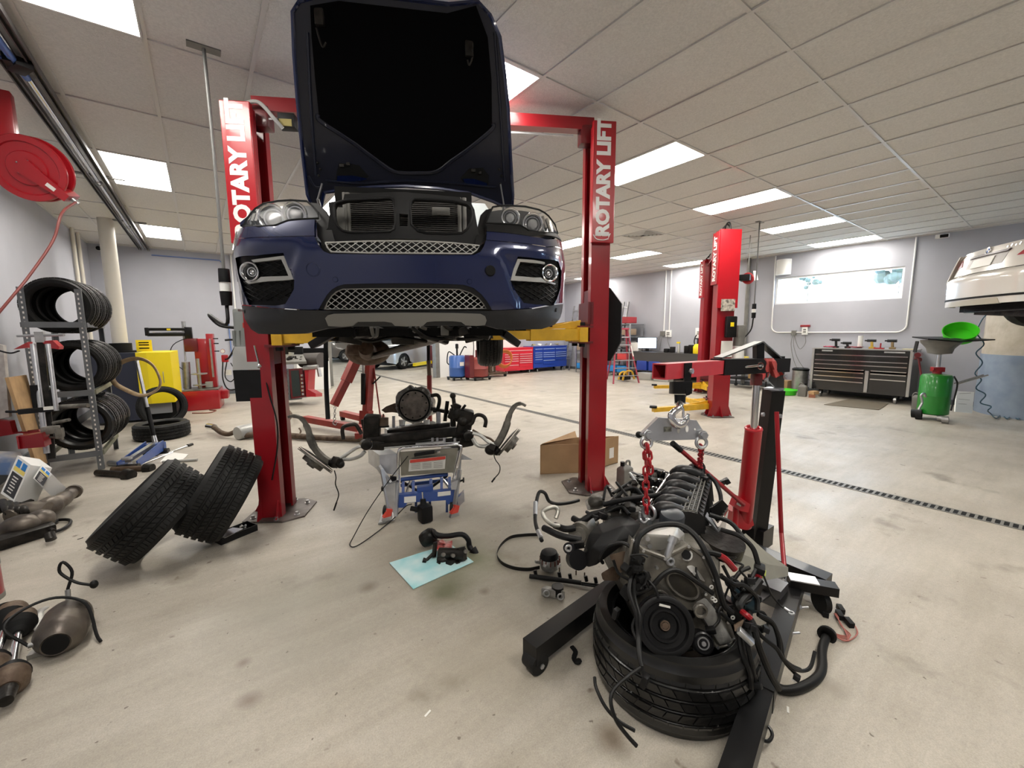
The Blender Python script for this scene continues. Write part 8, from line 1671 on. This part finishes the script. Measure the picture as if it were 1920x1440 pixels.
# ------------------------------------------------------------------ cars
def sedan(label, loc, rz, paint, rear=True):
    t = thing('car', label, 'car', loc, rz)
    arch = lambda cy: [(cy+.36*math.cos(a), .30+.36*math.sin(a)) for a in [pi-k*pi/12 for k in range(13)]]
    so = [(.12, .95), (.02, .6), (.1, .3)]+[(.5, .22)]+arch(.98)+[(1.5, .2), (3.3, .2)]+arch(3.75)+[(4.3, .22), (4.62, .35), (4.68, .6), (4.5, .75), (3.5, .93), (1.2, .98)]
    sx = lambda y, z: .89-.16*max(0, (.5-y)/.5)**2-.2*max(0, (y-4.0)/.68)**2-.1*max(0, (z-.6)/.4)**2
    for s_ in (-1, 1): MB().patch(so, [], lambda y, z: (s_*sx(y, z), y, z), .16, (-s_*.02, 0, 0)).build('body_side', paint, t, sm=50)
    prof = [(.12, .96), (.5, 1.0), (.95, 1.02), (1.25, 1.16), (1.75, 1.36), (2.3, 1.43), (2.8, 1.38), (3.35, 1.1), (3.7, .97), (4.3, .84), (4.62, .66), (4.68, .5), (4.6, .3)]
    rows = []
    for y, z in prof:
        w_ = min(sx(y, min(z, .95))-.02, .85) if z < 1.05 else .84-.32*(z-1.02)/.4
        rows.append([V((-w_, y, z-.05)), V((-w_*.8, y, z-.01)), V((-w_*.3, y, z)), V((w_*.3, y, z)), V((w_*.8, y, z-.01)), V((w_, y, z-.05))])
    MB().grid(rows).build('roof_and_decks', paint, t, sm=60)
    gl = mat('tint_glass', (.02, .025, .03), .05, coat=.5) if 'tint_glass' not in bpy.data.materials else bpy.data.materials['tint_glass']
    for s_ in (-1, 1):
        MB().slab([(s_*.86, 1.15, .96), (s_*.62, 1.85, 1.33), (s_*.58, 2.6, 1.36), (s_*.84, 3.4, .96)], (s_*.015, 0, 0)).build('side_glass', gl, t, sm=0)
        for cy in (.98, 3.75):
            MB().lathe([(.19, -.1), (.27, -.11), (.31, -.09), (.32, 0), (.31, .09), (.27, .11), (.19, .1)], (s_*.76, cy, .3), (1, 0, 0), 32, closed=True).build('tire', M['tyre'], t); wh = MB().cyl((s_*.72, cy, .3), (s_*.80, cy, .3), .2, seg=24); wh = wh.build('wheel', M['greyp'], t)
            sp_ = MB()
            for k in range(5): a = k*2*pi/5; sp_.bar((s_*.84, cy, .3), (s_*.85, cy+.2*math.cos(a), .3+.2*math.sin(a)), .05, .03, (1, 0, 0))
            sp_.torus((s_*.84, cy, .3), (1, 0, 0), .2, .015, 28, 6); sp_.build('spokes', M['silverp'], wh)
    MB().slab([(x, 1.22, z) for x, z in ((-.7, 1.1), (.7, 1.1), (.55, 1.33), (-.55, 1.33))], (0, .02, 0)).build('rear_glass', gl, t)
    MB().box((0, 2.35, .24), (1.5, 4.3, .1)).build('floor_pan', M['matte'], t, sm=0)
    return t
silver = mat('paint_silver', (.5, .52, .54), .25, .4, coat=.8); whitep = mat('paint_white', (.6, .57, .52), .22, coat=.9)
sc_ = sedan('silver sedan parked in the rear bay beyond the doorway', (5.4, 16.8, .02), math.radians(-63), silver)
rear_y = lambda x: .12*(x/.85)**2
def add_rear(t):
    f_ = lambda off: (lambda x, z: (x, -.02+.1*(x/.8)**2+.12*max(0, (abs(x)-.6)/.28)**3+.10*max(0, (z-.66)/.3)-(.05 if z < .66 else 0)*min(1, (.66-z)/.03)+off, z))
    MB().patch([(-.87, .26), (.87, .26), (.89, .45), (.88, .655), (-.88, .655), (-.89, .45)], [], f_(0), .07, (0, .05, 0)).build('rear_bumper', whitep, t, sm=50)
    MB().patch([(-.82, .665), (.82, .665), (.8, .86), (.74, .93), (.6, .965), (-.6, .965), (-.74, .93), (-.8, .86)], [], f_(0), .07, (0, .05, 0)).build('boot_lid', whitep, t, sm=50)
    MB().patch([(-.86, .335), (.86, .335), (.86, .36), (-.86, .36)], [], f_(-.006), .08, (0, .02, 0)).build('bumper_strip', M['matte'], t); MB().patch([(-.5, .255), (.5, .255), (.46, .325), (-.46, .325)], [], f_(-.004), .08, (0, .02, 0)).build('bumper_insert', mat('bumper_tan', (.36, .33, .26), .5), t)
    for s_ in (-1, 1): MB().patch([(s_*.5, .79), (s_*.8, .78), (s_*.79, .88), (s_*.6, .885)], [], f_(-.006), .06, (0, .02, 0)).build('tail_lamp', mat('lamp_red', (.35, .02, .04), .15, coat=1) if s_ < 0 else bpy.data.materials['lamp_red'], t)
    MB().patch([(-.34, .73), (.34, .73), (.36, .875), (-.36, .875)], [], f_(-.003), .08, (0, .02, 0)).build('plate_recess', mat('recess_grey', (.3, .28, .26), .4), t); MB().patch([(-.36, .865), (.36, .865), (.38, .89), (-.38, .89)], [], f_(-.02), .08, (0, .03, 0)).build('handle_strip', mat('strip_dark', (.06, .04, .045), .3), t)
    MB().patch([(-.22, .73), (.18, .73), (.18, .84), (-.22, .84)], [], f_(-.012), .08, (0, .006, 0)).build('number_plate', M['label'], t)
    c = V(f_(-.012)(0, .925)); e = MB().torus(c, (0, 1, -.2), .04, .007, 28, 8).cyl(c, c+V((0, .01, 0)), .04, seg=28); e = e.build('badge', M['chrome'], t)
    for k, mm in enumerate((mat('badge_blue', (.05, .16, .5), .3), M['white'])):
        for h in (0, pi): MB().slab([c+V((0, -.003, 0))]+[c+V((.027*math.cos(a), -.003, .027*math.sin(a))) for a in [h+k*pi/2+q*pi/12 for q in range(7)]], (0, .002, 0)).build('badge_quarter', mm, e)
    for k in range(7): q = V(f_(-.006)(.3+.055*k, .925)); MB().bar(q+V((-.012, 0, -.012)), q+V((.012, 0, .014 if k % 2 else -.002)), .012, .006, (0, 1, 0)).build('chrome_letter', M['chrome'], t)
    MB().box((0, .65, .22), (1.3, .9, .08)).bar((-.5, .3, .2), (.3, .5, .14), .14, .1).build('underbody', M['oily'], t, sm=0)
rz = math.atan2(-.65, -.76)
wc = sedan('white sedan raised high at the right edge, seen from its rear', (7.89, .78, 1.56), math.atan2(-.65, -.76)+0, whitep); 
ex_ = V((-.854, -.517, 0)); wc.rotation_euler = (0, 0, math.atan2(ex_.y, ex_.x)); add_rear(wc)
dk = sedan('dark grey car with white wheels raised far back in the rear bay', (5.1, 23.3, .03), math.radians(-100), mat('paint_brown', (.1, .085, .07), .3, coat=.8))
t = thing('two_post_lift', 'red lift post with shelf of cans in the rear bay beside the silver sedan', 'car lift', (8.15, 16.6, 0)); column(t, (8.15, 16.6, 0), V((-.9, .43, 0)), V((-.43, -.9, 0)), 3.2); MB().box((8.1, 16.4, .5), (.5, .3, .9)).build('lower_box', M['darkred'], t, True, sm=0)
for k in range(4): MB().cyl((7.92+.11*k, 16.35, .95), (7.92+.11*k, 16.35, 1.2), .035, seg=10).build('spray_can', M['label'], t, True)
MB().bar((7.9, 16.4, .25), (6.9, 16.0, .2), .14, .12).build('swing_arm', M['brightyellow'], t, True, sm=0)
# stray flecks on the floor
rn = random.Random(21)
for k, (x, y, m_, lab) in enumerate(((1480, 1338, 'label', 'white paper fleck on the floor right of the crane leg'), (798, 1345, 'label', 'tiny white fleck on the floor below the pad'), (1655, 778, 'wire', 'thin dark strip on the floor before the black chest'), (145, 1012, 'wire', 'short dark clip on the floor beside the exhaust parts'))):
    p = on_z(x, y, .001); tag(MB().slab([p, p+V((.03, .012, 0)), p+V((.028, .02, 0)), p+V((-.002, .008, 0))], (0, 0, .002)).build('scrap', M[m_], sm=0), lab, 'scrap')
